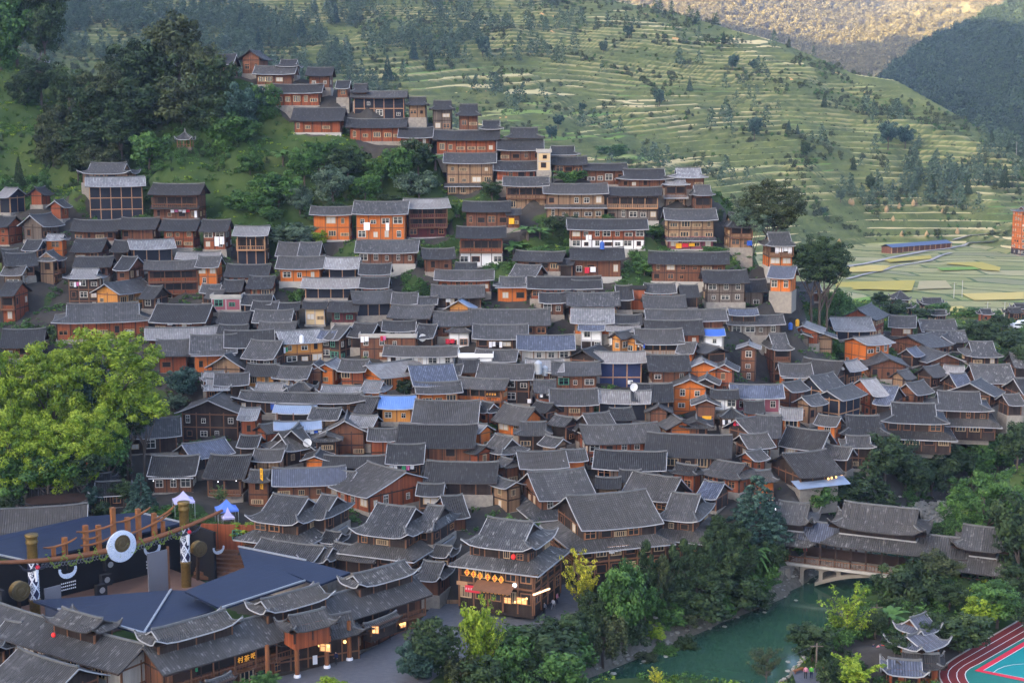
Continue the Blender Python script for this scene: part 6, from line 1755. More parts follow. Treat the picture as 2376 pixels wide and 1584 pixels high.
# forests that clothe the mountains behind
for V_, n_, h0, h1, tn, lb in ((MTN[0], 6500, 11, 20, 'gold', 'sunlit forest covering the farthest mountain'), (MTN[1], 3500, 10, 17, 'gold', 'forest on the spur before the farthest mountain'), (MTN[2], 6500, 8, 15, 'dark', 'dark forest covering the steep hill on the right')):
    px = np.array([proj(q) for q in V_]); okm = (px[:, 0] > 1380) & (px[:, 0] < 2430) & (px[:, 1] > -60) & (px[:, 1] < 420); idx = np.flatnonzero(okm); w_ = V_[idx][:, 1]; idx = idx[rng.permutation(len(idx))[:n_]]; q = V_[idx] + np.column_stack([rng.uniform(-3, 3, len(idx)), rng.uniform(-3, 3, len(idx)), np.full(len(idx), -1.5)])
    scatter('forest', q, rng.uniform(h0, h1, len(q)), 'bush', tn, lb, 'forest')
# green slopes of the village hill
un = []
cand = np.stack([rng.uniform(-175, 215, 130000), rng.uniform(128, 440, 130000)], 1)
dd = np.full(len(cand), 99.)
for i in range(0, len(cand), 10000): dd[i:i + 10000] = np.sqrt(((cand[i:i + 10000, None, :] - HP[None]) ** 2).sum(2).min(1))
inr = in_poly(cand[:, 0], cand[:, 1], RIV); rv = seg_dist(cand[:, 0], cand[:, 1], RIV)
BADP = [np.array([(p.x, p.y) for p in (PZ(u, v, 4.2) for u, v in pl)]) for pl in ([(430, 1640), (560, 1590), (690, 1560), (830, 1522), (960, 1450), (1010, 1400), (1120, 1380), (1260, 1365), (1480, 1330), (1330, 1430), (1130, 1490), (1060, 1530), (930, 1640)], T0 + [(2600, 1700)], [(-60, 1180), (330, 1170), (450, 1190), (640, 1260), (860, 1330), (720, 1420), (330, 1560), (-100, 1480)])]
bad = np.zeros(len(cand), bool)
for b in BADP: bad |= in_poly(cand[:, 0], cand[:, 1], b) | (seg_dist(cand[:, 0], cand[:, 1], b) < 2.0)
rf = np.array([proj((x, y, 20))[0] for x, y in cand]); ok = (dd > np.where(cand[:, 1] > 296, 6.2, 8.5)) & ~inr & (rv > 1.5) & ~bad & (np.abs(rf - CU) < 1500)
cand = cand[ok]; zc = zatv(cand[:, 0], cand[:, 1]); cp = np.column_stack([cand, zc - .15])
nb1 = fbm(cp[:, 0] / 12, cp[:, 1] / 12, 77, 3); k1 = nb1 > .56
scatter('undergrowth', cp[k1][:8200], rng.uniform(.8, 2.6, len(cp[k1][:8200])), 'bush', 'green', 'tangled green undergrowth on the slopes and river banks', 'undergrowth')
scatter('undergrowth', cp[~k1][:9000], rng.uniform(.5, 1.3, len(cp[~k1][:9000])), 'tuft', 'green', 'rough grass and weeds on the open slopes', 'undergrowth')
scatter('undergrowth', cp[~k1][9000:12000], rng.uniform(.5, 1.2, len(cp[~k1][9000:12000])), 'tuft', 'lime', 'bright yellow-green grass patches on the open slopes', 'undergrowth')
scatter('undergrowth', cp[k1][8200:12500], rng.uniform(.7, 2.0, len(cp[k1][8200:12500])), 'bush', 'dark', 'dark low bushes on the slopes and banks', 'undergrowth')
lane = np.stack([rng.uniform(-175, 130, 60000), rng.uniform(185, 330, 60000)], 1); dl = np.concatenate([np.sqrt(((lane[i:i + 10000, None, :] - HP[None]) ** 2).sum(2).min(1)) for i in range(0, 60000, 10000)]); lk = (dl > 4.6) & (dl < 8.5); lane = lane[lk]; lb_ = np.zeros(len(lane), bool)
for b in BADP: lb_ |= in_poly(lane[:, 0], lane[:, 1], b)
lane = lane[~lb_][:2600]; scatter('weeds', np.column_stack([lane, zatv(lane[:, 0], lane[:, 1]) - .1]), rng.uniform(.4, 1.2, len(lane)), 'tuft', 'green', 'weeds and small plants growing in the lanes between houses', 'weeds')
# single trees one can pick out on the terraces
for i, (u, v, h, k, tn) in enumerate(((1530, 250, 42, 'round', 'blue'), (1600, 215, 36, 'conifer', 'blue'), (1750, 170, 34, 'round', 'blue'), (1700, 165, 40, 'round', 'blue'), (1680, 60, 30, 'conifer', 'dark'), (1655, 60, 26, 'conifer', 'dark'), (1612, 58, 22, 'conifer', 'dark'), (1830, 105, 26, 'conifer', 'dark'),
        (1912, 258, 36, 'conifer', 'dark'), (1750, 330, 56, 'round', 'blue'), (1830, 310, 28, 'conifer', 'blue'), (1850, 318, 26, 'conifer', 'blue'), (1870, 365, 40, 'round', 'dark'), (2060, 350, 70, 'round', 'blue'), (2100, 345, 60, 'round', 'blue'), (2020, 440, 34, 'conifer', 'dark'), (1980, 395, 36, 'conifer', 'dark'), (2110, 400, 60, 'conifer', 'dark'), (2020, 450, 40, 'round', 'dark'),
        (2165, 455, 40, 'conifer', 'dark'), (2245, 455, 46, 'conifer', 'dark'), (2330, 440, 60, 'conifer', 'dark'), (2290, 430, 44, 'conifer', 'dark'), (1295, 300, 36, 'round', 'blue'), (1350, 262, 24, 'round', 'blue'), (1280, 330, 40, 'round', 'blue'), (1910, 500, 22, 'round', 'blue'), (1950, 470, 34, 'round', 'grey'), (2300, 340, 40, 'conifer', 'dark'), (2340, 360, 34, 'conifer', 'dark'), (900, 190, 60, 'conifer', 'blue'), (960, 140, 50, 'conifer', 'blue'),
        (1000, 165, 46, 'conifer', 'blue'), (1120, 130, 50, 'round', 'blue'), (600, 120, 50, 'conifer', 'blue'), (700, 90, 50, 'conifer', 'blue'), (780, 60, 46, 'conifer', 'blue'), (560, 70, 46, 'conifer', 'blue'), (1460, 90, 34, 'round', 'blue'), (1400, 120, 30, 'round', 'grey'))):
    p = hit(u, v, 560); kk = p.y / F; hh = h * kk; r = empty(NAMES[k], Vector((p.x, p.y, zat(p.x, p.y)))); j = i % len(CROWN[k]); ww = hh * (.85 if k == 'round' else .5)
    o = inst('crown', CROWN[k][j], r, (0, 0, 0), i, (ww, ww, hh)); o.material_slots[0].link = 'OBJECT'; o.material_slots[0].material = MAT['leaf_' + tn]; inst('trunk', TRUNK[k][j], r, (0, 0, 0), i, (ww, ww, hh)); TREES.append([u, v - h / 2, r, k, tn, None, h])
# ------------------------------------------------------------------ stones along the water
rk = MB(); rg = random.Random(9)
def rock(p, s):
    n = rk.add([(p.x + s * rg.uniform(.7, 1.2) * a, p.y + s * rg.uniform(.7, 1.2) * b, p.z + s * .6 * rg.uniform(.7, 1.2) * c) for a, b, c in ((1, 0, 0), (0, 1, 0), (-1, 0, 0), (0, -1, 0), (.5, .5, .7), (-.5, .4, .8), (-.4, -.5, .7), (.5, -.5, .8), (0, 0, -.6))])
    for f in ((0, 1, 4), (1, 2, 5), (2, 3, 6), (3, 0, 7), (4, 1, 5), (5, 2, 6), (6, 3, 7), (7, 0, 4), (4, 5, 6), (4, 6, 7), (1, 0, 8), (2, 1, 8), (3, 2, 8), (0, 3, 8)): rk.f.append(tuple(n + i for i in f)); rk.m.append(0); rk.uv.extend([(0, 0)] * 3)
for poly in (RL, RR):
    for a, b in zip(poly, poly[1:]):
        for i in range(int((b - a).length * 3.2)):
            q = a.lerp(b, rg.random()); d = (b - a).normalized(); q = q + Vector((-d.y, d.x, 0)) * (rg.gauss(.6, 1.1) * (1 if poly is RL else -1)); q.z = max(zat(q.x, q.y), -.1); rock(q, rg.choice((.15, .22, .3, .5)))
for i in range(420):
    u, v = rg.uniform(2110, 2200), rg.uniform(1165, 1215); p = hit(u, v); rock(p, rg.choice((.3, .5, .8)))
plain('river_stone', (.30, .28, .24), .9, .4, .8)
tag(rk.build('rubble', MAT['river_stone']), 'pale stones and rubble along the river edge', 'rubble', kind='stuff')
# ------------------------------------------------------------------ evening haze in the valley air
hz = MB(); hz.box(-2600, 3400, -1700, 5200, -20, 920); ho = hz.build('haze', [])
hm = bpy.data.materials.new('haze_air'); hm.use_nodes = True; nt = hm.node_tree
for n_ in list(nt.nodes):
    if n_.type != 'OUTPUT_MATERIAL': nt.nodes.remove(n_)
pv = nt.nodes.new("ShaderNodeVolumePrincipled"); pv.inputs["Color"].default_value = (.36, .49, .74, 1); pv.inputs["Density"].default_value = 1.2e-4; pv.inputs["Anisotropy"].default_value = .15
nt.links.new(pv.outputs[0], [n_ for n_ in nt.nodes if n_.type == 'OUTPUT_MATERIAL'][0].inputs["Volume"])
ho.data.materials.append(hm); tag(ho, 'thin evening haze filling the valley', 'haze', kind='stuff')
# ------------------------------------------------------------------ small things set against what the photo shows behind them
dg = bpy.context.evaluated_depsgraph_get(); dg.update()
def front(u, v, off=.35):
    """point just in front of whatever is seen at (u, v), and that surface's bearing"""
    d = (P(u, v, 100) - camo.location).normalized(); org = camo.location + d * 60; lim = 0
    ok, loc, nrm, _, ob, _ = scene.ray_cast(dg, org, d)
    while ok and lim < 6 and ob.name.split('.')[0] in ('haze', 'crown', 'trunk', 'undergrowth', 'shrubbery'):
        org = loc + d * .05; ok, loc, nrm, _, ob, _ = scene.ray_cast(dg, org, d); lim += 1
    if not ok: return hit(u, v), 0.0, None
    if nrm.dot(d) > 0: nrm = -nrm
    yw = math.atan2(nrm.y, nrm.x) + math.pi / 2 if abs(nrm.z) < .8 else 0.0
    return loc - d * off, yw, ob
def wall_at(u, v, off=.35):
    for k in range(14):
        p, yw, ob = front(u, v + 4 * k, off)
        if ob is not None and ob.name.split('.')[0] in ('wall', 'window', 'timber_frame', 'ground_floor', 'balcony', 'foundation', 'gable', 'screen', 'red_wall'): return p, yw, ob
    return None, 0.0, None
def house_near(u, v):
    h = min(HOUSES, key=lambda q: (q[0] - u) ** 2 + ((q[1] + 12 - v) * 1.2) ** 2); return h
CL = dict(w='cloth_white', r='cloth_red', b='cloth_blue', p='cloth_pink', d='cloth_dark', g='cloth_green', y='cloth_yellow')
def laundry(u, v, wpx, hpx, cols, lab):
    p, yw, ob = wall_at(u, v, .5)
    if p is None: return
    k = p.y / F; w, h = wpx * k, hpx * k; r = empty('laundry', p, yw if abs(yw) < 1.0 else 0.0); n = len(cols)
    mb = MB(); mb.bar((-w / 2 - .2, 0, h / 2), (w / 2 + .2, 0, h / 2), .05); mb.build('line', MAT['beam_tan'], r)
    for i, c in enumerate(cols):
        x0, x1 = -w / 2 + w * (i + .06) / n, -w / 2 + w * (i + .94) / n; b = MB(); hh = h * (1 - .18 * ((i * 7) % 3)); m = 5
        for q in range(m):
            xa, xb = x0 + (x1 - x0) * q / m, x0 + (x1 - x0) * (q + 1) / m; ya, yb_ = .07 * math.sin(q * 1.9 + i), .07 * math.sin((q + 1) * 1.9 + i)
            b.face([(xa, ya * 1.6, h / 2 - hh), (xb, yb_ * 1.6, h / 2 - hh), (xb, yb_ * .3, h / 2), (xa, ya * .3, h / 2)])
        b.build('cloth', MAT[CL[c]], r)
    tag(r, lab, 'laundry', 'washing hung out to dry')
for a in ((509, 560, 24, 22, 'ww', 'two white sheets hung in front of a red house on the left slope'), (418, 490, 46, 7, 'wpwwr', 'small white washing on the long balcony under the green slope'), (454, 497, 7, 16, 'w', 'single white towel over the balcony rail left of the green slope'), (851, 525, 16, 18, 'w', 'white curtain on the long orange guesthouse'),
          (899, 526, 9, 18, 'w', 'narrow white cloth at the right half of the long orange guesthouse'), (1366, 552, 14, 14, 'ww', 'white curtains in the long red house above the banana plants'), (1362, 627, 12, 14, 'r', 'bright red sheet on the brown house below the banana plants'), (1376, 625, 14, 12, 'w', 'white sheet beside the bright red one'),
          (1818, 581, 40, 14, 'wwww', 'row of white sheets under the roof of the stilt house by the dark tree'), (1739, 564, 14, 12, 'b', 'blue cloth under the stacked balconies by the big tree'), (846, 783, 20, 14, 'ww', 'white sheets on the roof terrace at the village centre'), (889, 773, 14, 12, 'rp', 'red and pink bedding on the roof terrace at the village centre'),
          (1044, 792, 22, 12, 'rr', 'red banners on the white tower right of the roof terrace'), (1150, 799, 32, 14, 'wwdw', 'washing on the black house left of the blue-roofed guesthouse'), (932, 1086, 60, 14, 'wwdgpw', 'mixed washing under a dark roof in the lower village'), (719, 970, 58, 9, 'wpwwbw', 'washing on the open deck below the tiered entrance gallery'),
          (634, 942, 15, 18, 'b', 'bright blue tarpaulin beneath the tiered entrance gallery'), (1708, 974, 20, 13, 'rp', 'red and pink clothes on the small hipped house right of the tall orange one'), (1686, 979, 20, 13, 'wdw', 'white and black clothes on the small hipped house'), (1640, 971, 24, 14, 'y', 'yellow tarpaulin beside the tall orange arched-window house'),
          (1264, 880, 24, 10, 'wdw', 'washing on the side terrace left of the green-windowed house'), (1434, 1258, 48, 17, 'www', 'white sheets under the lower roof of the riverside hall'), (339, 763, 13, 18, 'b', 'crumpled blue tarpaulin beside the bright green trees'), (456, 1525, 8, 18, 'g', 'green cloth hanging on the theatre shop row'), (663, 812, 10, 14, 'wg', 'washing under the eaves left of the yellow-over-black house'),
          (180, 660, 18, 12, 'wpw', 'washing on the low gallery near the left edge'), (1228, 1010 - 80, 10, 10, 'w', 'white cloth by the black house in the village centre'), (1187, 513, 14, 14, 'y', 'yellow tarpaulin on the small annex of the upper village'), (1590, 570, 46, 12, 'yry', 'orange boards along the foot of the house with pink curtains'), (1488, 797, 24, 10, 'wbwb', 'blue and white cloths above the bright blue roof')): laundry(*a)
# air conditioners, tanks, dishes, barrels
ACS, LAMPS = [], []
mb = MB(); mb.box(-.42, .42, -.32, 0, 0, .62); pts = [(.12 + .24 * math.cos(a), -.325, .31 + .24 * math.sin(a)) for a in (2 * math.pi * k / 14 for k in range(14))]; mb.face(pts, 1); ACM = mb.mesh('air_conditioner', [MAT['white_paint'], MAT['metal_grey']])
for i, (u, v) in enumerate(((128, 782), (1714, 834), (1714, 858), (1040, 700), (1462, 890), (395, 702), (440, 700), (1955, 802), (1955, 825), (1955, 851), (1470, 1062), (1300, 862), (1278, 862), (690, 872), (1520, 730))):
    p, yw, ob = wall_at(u, v, .05)
    if p is None: continue
    o = inst('air_conditioner', ACM, None, p, yw if abs(yw) < 1.2 else 0.0, (1.1, 1.1, 1.1)); tag(o, None, 'air conditioner', 'air conditioners on house walls'); ACS.append((u, v, o, 'white air conditioner box'))
mb = MB(); mb.lathe([(0, 0), (.55, 0), (.55, 1.5), (.35, 1.75), (.12, 1.9), (0, 1.9)], 14); TANK = mb.mesh('water_tank', MAT['metal_grey'])
for i, (u, v, s, mt, lb) in enumerate(((1249, 862, 1.35, None, 'taller silver water tank behind the black house in the village centre'), (1264, 866, 1.0, None, 'shorter silver water tank beside the taller one'), (1397, 574, .9, 'tarp_blue', 'blue barrel before the long red house above the banana plants'), (1834, 760, .8, 'tarp_blue', 'blue tank on a terrace near the valley edge'), (1850, 752, .8, 'cloth_yellow', 'yellow tank on a terrace near the valley edge'), (700, 790, .8, 'cloth_white', 'pale tank behind the yellow-over-black house'))):
    p, yw, ob = front(u, v, .6); o = inst('water_tank', TANK, None, p - Vector((0, 0, .4)), 0, (s, s, s)); tag(o, lb, 'water tank')
    if mt: o.material_slots[0].link = 'OBJECT'; o.material_slots[0].material = MAT[mt]
for i, (u, v) in enumerate(((713, 1034), (1470, 905), (980, 790), (300, 780))):
    p, yw, ob = front(u, v, .4); r = empty('satellite_dish', p, .3); mb = MB()
    rings = [mb.add([(q * math.cos(2 * math.pi * k / 16), -.3 * q * q, q * math.sin(2 * math.pi * k / 16) + .6) for k in range(16)]) for q in (.02, .3, .55, .75)]
    for r0, r1 in zip(rings, rings[1:]):
        for k in range(16): mb.f.append((r0 + k, r0 + (k + 1) % 16, r1 + (k + 1) % 16, r1 + k)); mb.m.append(0); mb.uv.extend([(0, 0)] * 4)
    mb.build('dish', MAT['white_paint'], r, True); mb = MB(); mb.bar((0, .1, -.3), (0, 0, .6), .08); mb.build('mast', MAT['metal_grey'], r); tag(r, ('grey satellite dish on the cottage with the tan attic gable', 'satellite dish on a roof right of the village centre', 'satellite dish near the washing terrace', 'satellite dish beside the bright green trees')[i], 'satellite dish')
# tents
plain('tent_lilac', (.42, .40, .62), .8, .1, .5); plain('tent_blue', (.10, .20, .62), .8, .15, .5)
for u, v, w, mt, lb in ((427, 1160, 60, 'tent_lilac', 'lilac canopy tent before the dark inn'), (527, 1180, 62, 'tent_blue', 'large blue canopy tent among the garden shrubs'), (530, 1200, 36, 'tent_lilac', 'small lilac canopy tent beside the large blue one')):
    p = hit(u, v + 40); k = p.y / F; s = w * k / 2 / 1.25; r = empty('canopy_tent', Vector((p.x, p.y, zat(p.x, p.y))), .35); mb = MB(); n = 6
    for q in range(4):
        c = [(-s, -s), (s, -s), (s, s), (-s, s)]; a, b = c[q], c[(q + 1) % 4]
        for t in range(n):
            for i in range(n):
                f = lambda i_, t_: (lambda x, y, e: (x * (1 - t_), y * (1 - t_), 2.6 + 1.5 * (t_ ** 1.7)))(a[0] + (b[0] - a[0]) * i_, a[1] + (b[1] - a[1]) * i_, 0)
                mb.face([f(i / n, t / n), f((i + 1) / n, t / n), f((i + 1) / n, (t + 1) / n), f(i / n, (t + 1) / n)])
        mb.face([(a[0], a[1], 2.6), (b[0], b[1], 2.6), (b[0], b[1], 2.3), (a[0], a[1], 2.3)])
    mb.build('canopy', MAT[mt], r, True)
    for sx in (-1, 1):
        for sy in (-1, 1): mb = MB(); mb.bar((sx * s * .97, sy * s * .97, -1), (sx * s * .97, sy * s * .97, 2.6), .08); mb.build('leg', MAT['metal_grey'], r)
    tag(r, lb, 'tent')
# lamps and lit shop fronts (the photo shows them lit)
def glow(name, c, st):
    t = NT(name, .5); t.color(c); t.b.inputs["Emission Color"].default_value = (*c, 1); t.b.inputs["Emission Strength"].default_value = st; MAT[name] = t.m
glow('lamp_warm', (1.0, .55, .18), .3); glow('lamp_tube', (1.0, .60, .32), .3); glow('lamp_white', (.9, .92, 1.0), .35); glow('lantern_red', (.7, .03, .025), .06); glow('plaque_gold', (.70, .32, .04), .08); glow('shop_glow', (1.0, .48, .18), .10)
mb = MB(); mb.lathe([(0, -.16), (.1, -.13), (.16, 0), (.1, .13), (0, .16)], 10); BULB = {k: mb.mesh('lamp', MAT[k]) for k in ('lamp_warm', 'lamp_white', 'lantern_red')}
for i, (u, v, k, s) in enumerate(((356, 1107, 'lamp_white', .6), (403, 1107, 'lamp_white', .6), (506, 1109, 'lamp_white', .6), (548, 1111, 'lamp_white', .6), (1922, 1110, 'lamp_warm', 1.3), (1930, 1108, 'lamp_warm', 1.3), (1940, 1106, 'lamp_warm', 1.2), (1953, 1103, 'lamp_warm', 1.3), (742, 1496, 'lamp_warm', 1.6), (752, 1500, 'lamp_warm', 1.6), (762, 1498, 'lamp_warm', 1.4), (800, 1488, 'lamp_warm', 1.5), (868, 1455, 'lamp_warm', 1.8), (930, 1447, 'lamp_warm', 1.5), (938, 1445, 'lamp_warm', 1.5), (1195, 1396, 'lamp_warm', 1.0), (1204, 1394, 'lamp_warm', 1.0), (1213, 1391, 'lamp_warm', 1.0), (1222, 1388, 'lamp_warm', 1.0), (1194, 1357, 'lamp_white', 2), (1801, 1180, 'lamp_white', 1.2), (197, 1078, 'lantern_red', 3), (1191, 1291, 'lantern_red', 2.2), (124, 1472, 'lantern_red', 1.8))):
    p, yw, ob = wall_at(u, v, .4)
    if p is None: p, yw, ob = front(u, v, .4)
    o = inst('hanging_lamp' if k != 'lantern_red' else 'red_lantern', BULB[k], None, p, 0, (s, s, s * (1.1 if k == 'lantern_red' else 1)))
    if k == 'lantern_red': tag(o, ('red lantern before the big yellow-green trees', 'red lantern under the eaves of the right double-roofed hall', 'red lantern at the corner of the roof before the theatre')[{197: 0, 1191: 1, 124: 2}[u]], 'lantern')
    else: tag(o, None, 'lamp', 'small lamps under the eaves'); LAMPS.append((u, v, o, 'small lit lamp'))
def board(u, v, wpx, hpx, mat, lab, name='sign_board', strokes=0, smat='plaque_gold', vert=False, cat='sign'):
    p, yw, ob = front(u, v, .3); k = p.y / F; w, h = wpx * k, hpx * k; r = empty(name, p - Vector((0, 0, h / 2)), yw if abs(yw) < 1.2 else 0.0); mb = MB(); mb.box(-w / 2, w / 2, -.06, .06, 0, h); mb.build('panel', MAT[mat], r); rg = random.Random(int(u))
    for i in range(strokes):
        cx, cz = (-w / 2 + w * (i + .5) / strokes, h / 2) if not vert else (0, h - h * (i + .5) / strokes); s = min(w / (1 if vert else strokes), h if not vert else h / strokes) * .36; mb = MB()
        for q in (-.8, -.1, .7): mb.box(cx - s * rg.uniform(.6, 1), cx + s * rg.uniform(.6, 1), -.08, -.062, cz + q * s - s * .09, cz + q * s + s * .09)
        for q in (-.5, .5): mb.box(cx + q * s - s * .09, cx + q * s + s * .09, -.085, -.064, cz - s, cz + s)
        mb.build('glyph', MAT[smat], r)
    tag(r, lab, cat); return r
board(1097, 1366, 40, 17, 'cloth_red', 'red shop sign under the skirt roof of the right double-roofed hall', strokes=6, smat='cloth_white'); board(1150, 1374, 70, 11, 'beam_dark', 'dark shop sign with gold characters below the brown awning', strokes=7)
board(1140, 914, 26, 16, 'beam_dark', 'dark name board with gold characters on the orange balcony inn', strokes=4); board(607, 1110, 11, 50, 'cloth_yellow', 'upright orange banner beside the dark two-storey inn', vert=True, strokes=4, smat='beam_dark'); board(1050, 1398, 28, 16, 'wood_tan', 'wooden notice board on the plaza before the corner shop'); board(731, 1530, 11, 22, 'cloth_white', 'white notice panel standing under the street gate'); board(1072, 1352, 28, 9, 'beam_tan', 'tan fascia board left of the red shop sign')
for i, (u, v) in enumerate(((1084, 1327), (1099, 1331), (1114, 1335), (1132, 1338), (1148, 1341), (1163, 1344))):
    p, yw, ob = front(u, v, .25); r = empty('sign_lantern', p, math.radians(-22)); mb = MB(); s = .42; mb.face([(0, -.1, s * 1.3), (s, -.1, 0), (0, -.1, -s * 1.3), (-s, -.1, 0)]); mb.face([(0, .1, -s * 1.3), (s, .1, 0), (0, .1, s * 1.3), (-s, .1, 0)])
    for a, b in (((0, s * 1.3), (s, 0)), ((s, 0), (0, -s * 1.3)), ((0, -s * 1.3), (-s, 0)), ((-s, 0), (0, s * 1.3))): mb.face([(a[0], -.1, a[1]), (a[0], .1, a[1]), (b[0], .1, b[1]), (b[0], -.1, b[1])])
    mb.build('panel', MAT['plaque_gold'], r); mb = MB(); mb.box(-.2, .2, -.13, -.105, .12, .2); mb.box(-.22, .22, -.13, -.105, -.15, -.07); mb.box(-.05, .05, -.135, -.106, -.35, .35); mb.build('glyph', MAT['cloth_red'], r)
    tag(r, '%s of six gold diamond sign lanterns on the right double-roofed hall' % ('first from the left', 'second from the left', 'third from the left', 'fourth from the left', 'fifth from the left', 'last')[i], 'sign', 'gold sign lanterns in a row')
p0, p1 = front(1238, 1379, .5)[0], front(1275, 1365, .5)[0]; mb = MB(); mb.bar(p0, p1, .22); tag(mb.build('light_tube', MAT['lamp_tube']), 'long glowing light tube over a shop door beside the golden ginkgo', 'light')
for u0, v0, u1, v1 in ((1168, 1384, 1188, 1400), (1196, 1384, 1226, 1402), (740, 1490, 770, 1512), (862, 1450, 880, 1470), (925, 1440, 945, 1456)):
    p, yw, ob = front((u0 + u1) / 2, (v0 + v1) / 2, .12); k = p.y / F; r = inst('lit_window', WIN['wood'], None, p - Vector((0, 0, (v1 - v0) * k / 2)), yw if abs(yw) < 1.2 else .6, ((u1 - u0) * k, 1, (v1 - v0) * k)); r.material_slots[1].link = 'OBJECT'; r.material_slots[1].material = MAT['shop_glow']; tag(r, 'warmly lit shop window at street level', 'window', 'lit shop windows')
aw = front(1146, 1362, 1.2)[0]; r = empty('awning', aw, math.radians(-22)); mb = MB(); mb.face([(-2.9, -1.2, -.4), (2.9, -1.2, -.4), (2.9, .9, .55), (-2.9, .9, .55)]); mb.build('canopy', MAT['beam_brown'], r); tag(r, 'brown sloping awning over the shop sign of the right double-roofed hall', 'awning')
pa = front(1905, 1118, .8)[0]; r = empty('awning', pa, math.radians(22)); mb = MB(); mb.face([(-5.2, -1.2, -.5), (5.2, -1.2, -.5), (5.2, 1.2, .4), (-5.2, 1.2, .4)]); mb.build('canopy', MAT['sheet_blue'], r); tag(r, 'pale blue sheet awning along the broad riverside roof', 'awning')
p = PZ(870, 1490, 4.4); r = empty('umbrella', p); mb = MB(); mb.lathe([(1.3, 1.9), (.7, 2.3), (0, 2.5)], 12); mb.build('canopy', MAT['cloth_red'], r); mb = MB(); mb.bar((0, 0, 0), (0, 0, 2.4), .06); mb.build('pole', MAT['metal_grey'], r); tag(r, 'red umbrella open before the shop row', 'umbrella')
# gold lettering on the shop row
for ch, u, v in (('村', 558, 1531), ('茶', 573, 1527), ('吧', 588, 1521)):
    p, yw, ob = front(u, v, .25); cu = bpy.data.curves.new('lettering', 'FONT'); cu.body = ch; cu.size = .85; cu.extrude = .03; cu.align_x = 'CENTER'; cu.align_y = 'CENTER'; tmp = bpy.data.objects.new('tmp_text', cu); COL.objects.link(tmp); d2 = bpy.context.evaluated_depsgraph_get(); d2.update()
    lm = bpy.data.meshes.new_from_object(tmp.evaluated_get(d2)); bpy.data.objects.remove(tmp); lm.materials.clear(); lm.materials.append(MAT['plaque_gold']); o = bpy.data.objects.new('lettering', lm); link(o, WINGR)
    o.matrix_parent_inverse = (Matrix.Translation(WINGR.location) @ Matrix.Rotation(WINGR.rotation_euler[2], 4, 'Z')).inverted(); o.location = p; o.rotation_euler = (math.pi / 2, 0, WINGR.rotation_euler[2])
# poles and wires
for i, (u, v0, v1) in enumerate(((2213, 655, 692), (2232, 650, 690), (1234, 888, 938), (640, 930, 985), (740, 905, 955), (173, 235, 262), (2290, 700, 742), (2330, 700, 738), (1893, 1483, 1571), (2032, 1395, 1470), (1825, 1570, 1584), (2358, 330, 360), (2370, 328, 356), (200, 1060, 1120), (880, 1415, 1430))):
    p = hit(u, v1); k = p.y / F; h = (v1 - v0) * k; r = empty('utility_pole', p); mb = MB(); mb.lathe([(.14, -1), (.10, h)], 8); mb.build('pole', MAT['wood_grey' if i in (8, 9, 10) else 'concrete'], r); mb = MB(); mb.box(-.8, .8, -.06, .06, h - .5, h - .38); mb.build('crossarm', MAT['wood_grey'], r)
    tag(r, 'thin %s pole %s' % (('wooden' if i in (8, 9, 10) else 'grey'), ('among the paddies, nearer the yellow field', 'among the paddies, right of its twin', 'in the village centre before the black house', 'by the deck with washing', 'behind the brown tall-gable house', 'with lamp heads beside the dark grove', 'by the small red kiosk', 'near the parked van', 'with a lamp above the river deck', 'with a lamp left of the kiosk', 'cut by the bottom edge near the river', 'on the far ridge, left one', 'on the far ridge, right one', 'below the yellow-green trees', 'on the shop street')[i]), 'pole')
def wire(a, b, sag_, lab):
    mb = MB(); pts = [a.lerp(b, i / 12) - Vector((0, 0, sag_ * 4 * (i / 12) * (1 - i / 12))) for i in range(13)]; mb.tube(pts, .035, 4, cap=False); tag(mb.build('wire', MAT['horn']), lab, 'wire')
wire(P(1234, 889, 250), P(1330, 1000, 240), 1.5, 'slack cable running down from the pole in the village centre'); wire(PZ(1760, 1545, 8), PZ(2035, 1398, 10), 1.2, 'cable strung above the river deck'); wire(P(0, 1135, 222), P(205, 1075, 226), .8, 'cable below the yellow-green trees')
# deck by the river, terrace by the kiosk
px_sheet([(1838, 1562), (1899, 1551), (1925, 1556), (1945, 1600), (1850, 1600)], 4.3, 'deck', 'paving', .25); px_sheet([(2020, 1508), (2040, 1498), (2085, 1502), (2085, 1530), (2040, 1542)], 4.3, 'terrace', 'paving', .25)
for i, (u0, v0, u1, v1) in enumerate(((1843, 1556, 1864, 1548), (1899, 1546, 1923, 1554))):
    a, b = PZ(u0, v0, 4.9), PZ(u1, v1, 4.9); r = empty('bench', Vector((a.x, a.y, 4.5))); mb = MB(); o = r.location; mb.bar(a - o, b - o, .45, .1); mb.build('seat', MAT['post_orange'], r)
    for t in (.1, .9): q = a.lerp(b, t) - o; mb = MB(); mb.bar(q, Vector((q.x, q.y, 0)), .12); mb.build('leg', MAT['post_orange'], r)
    tag(r, ('orange wooden bench at the left of the river deck', 'orange wooden bench at the right of the river deck')[i], 'bench')
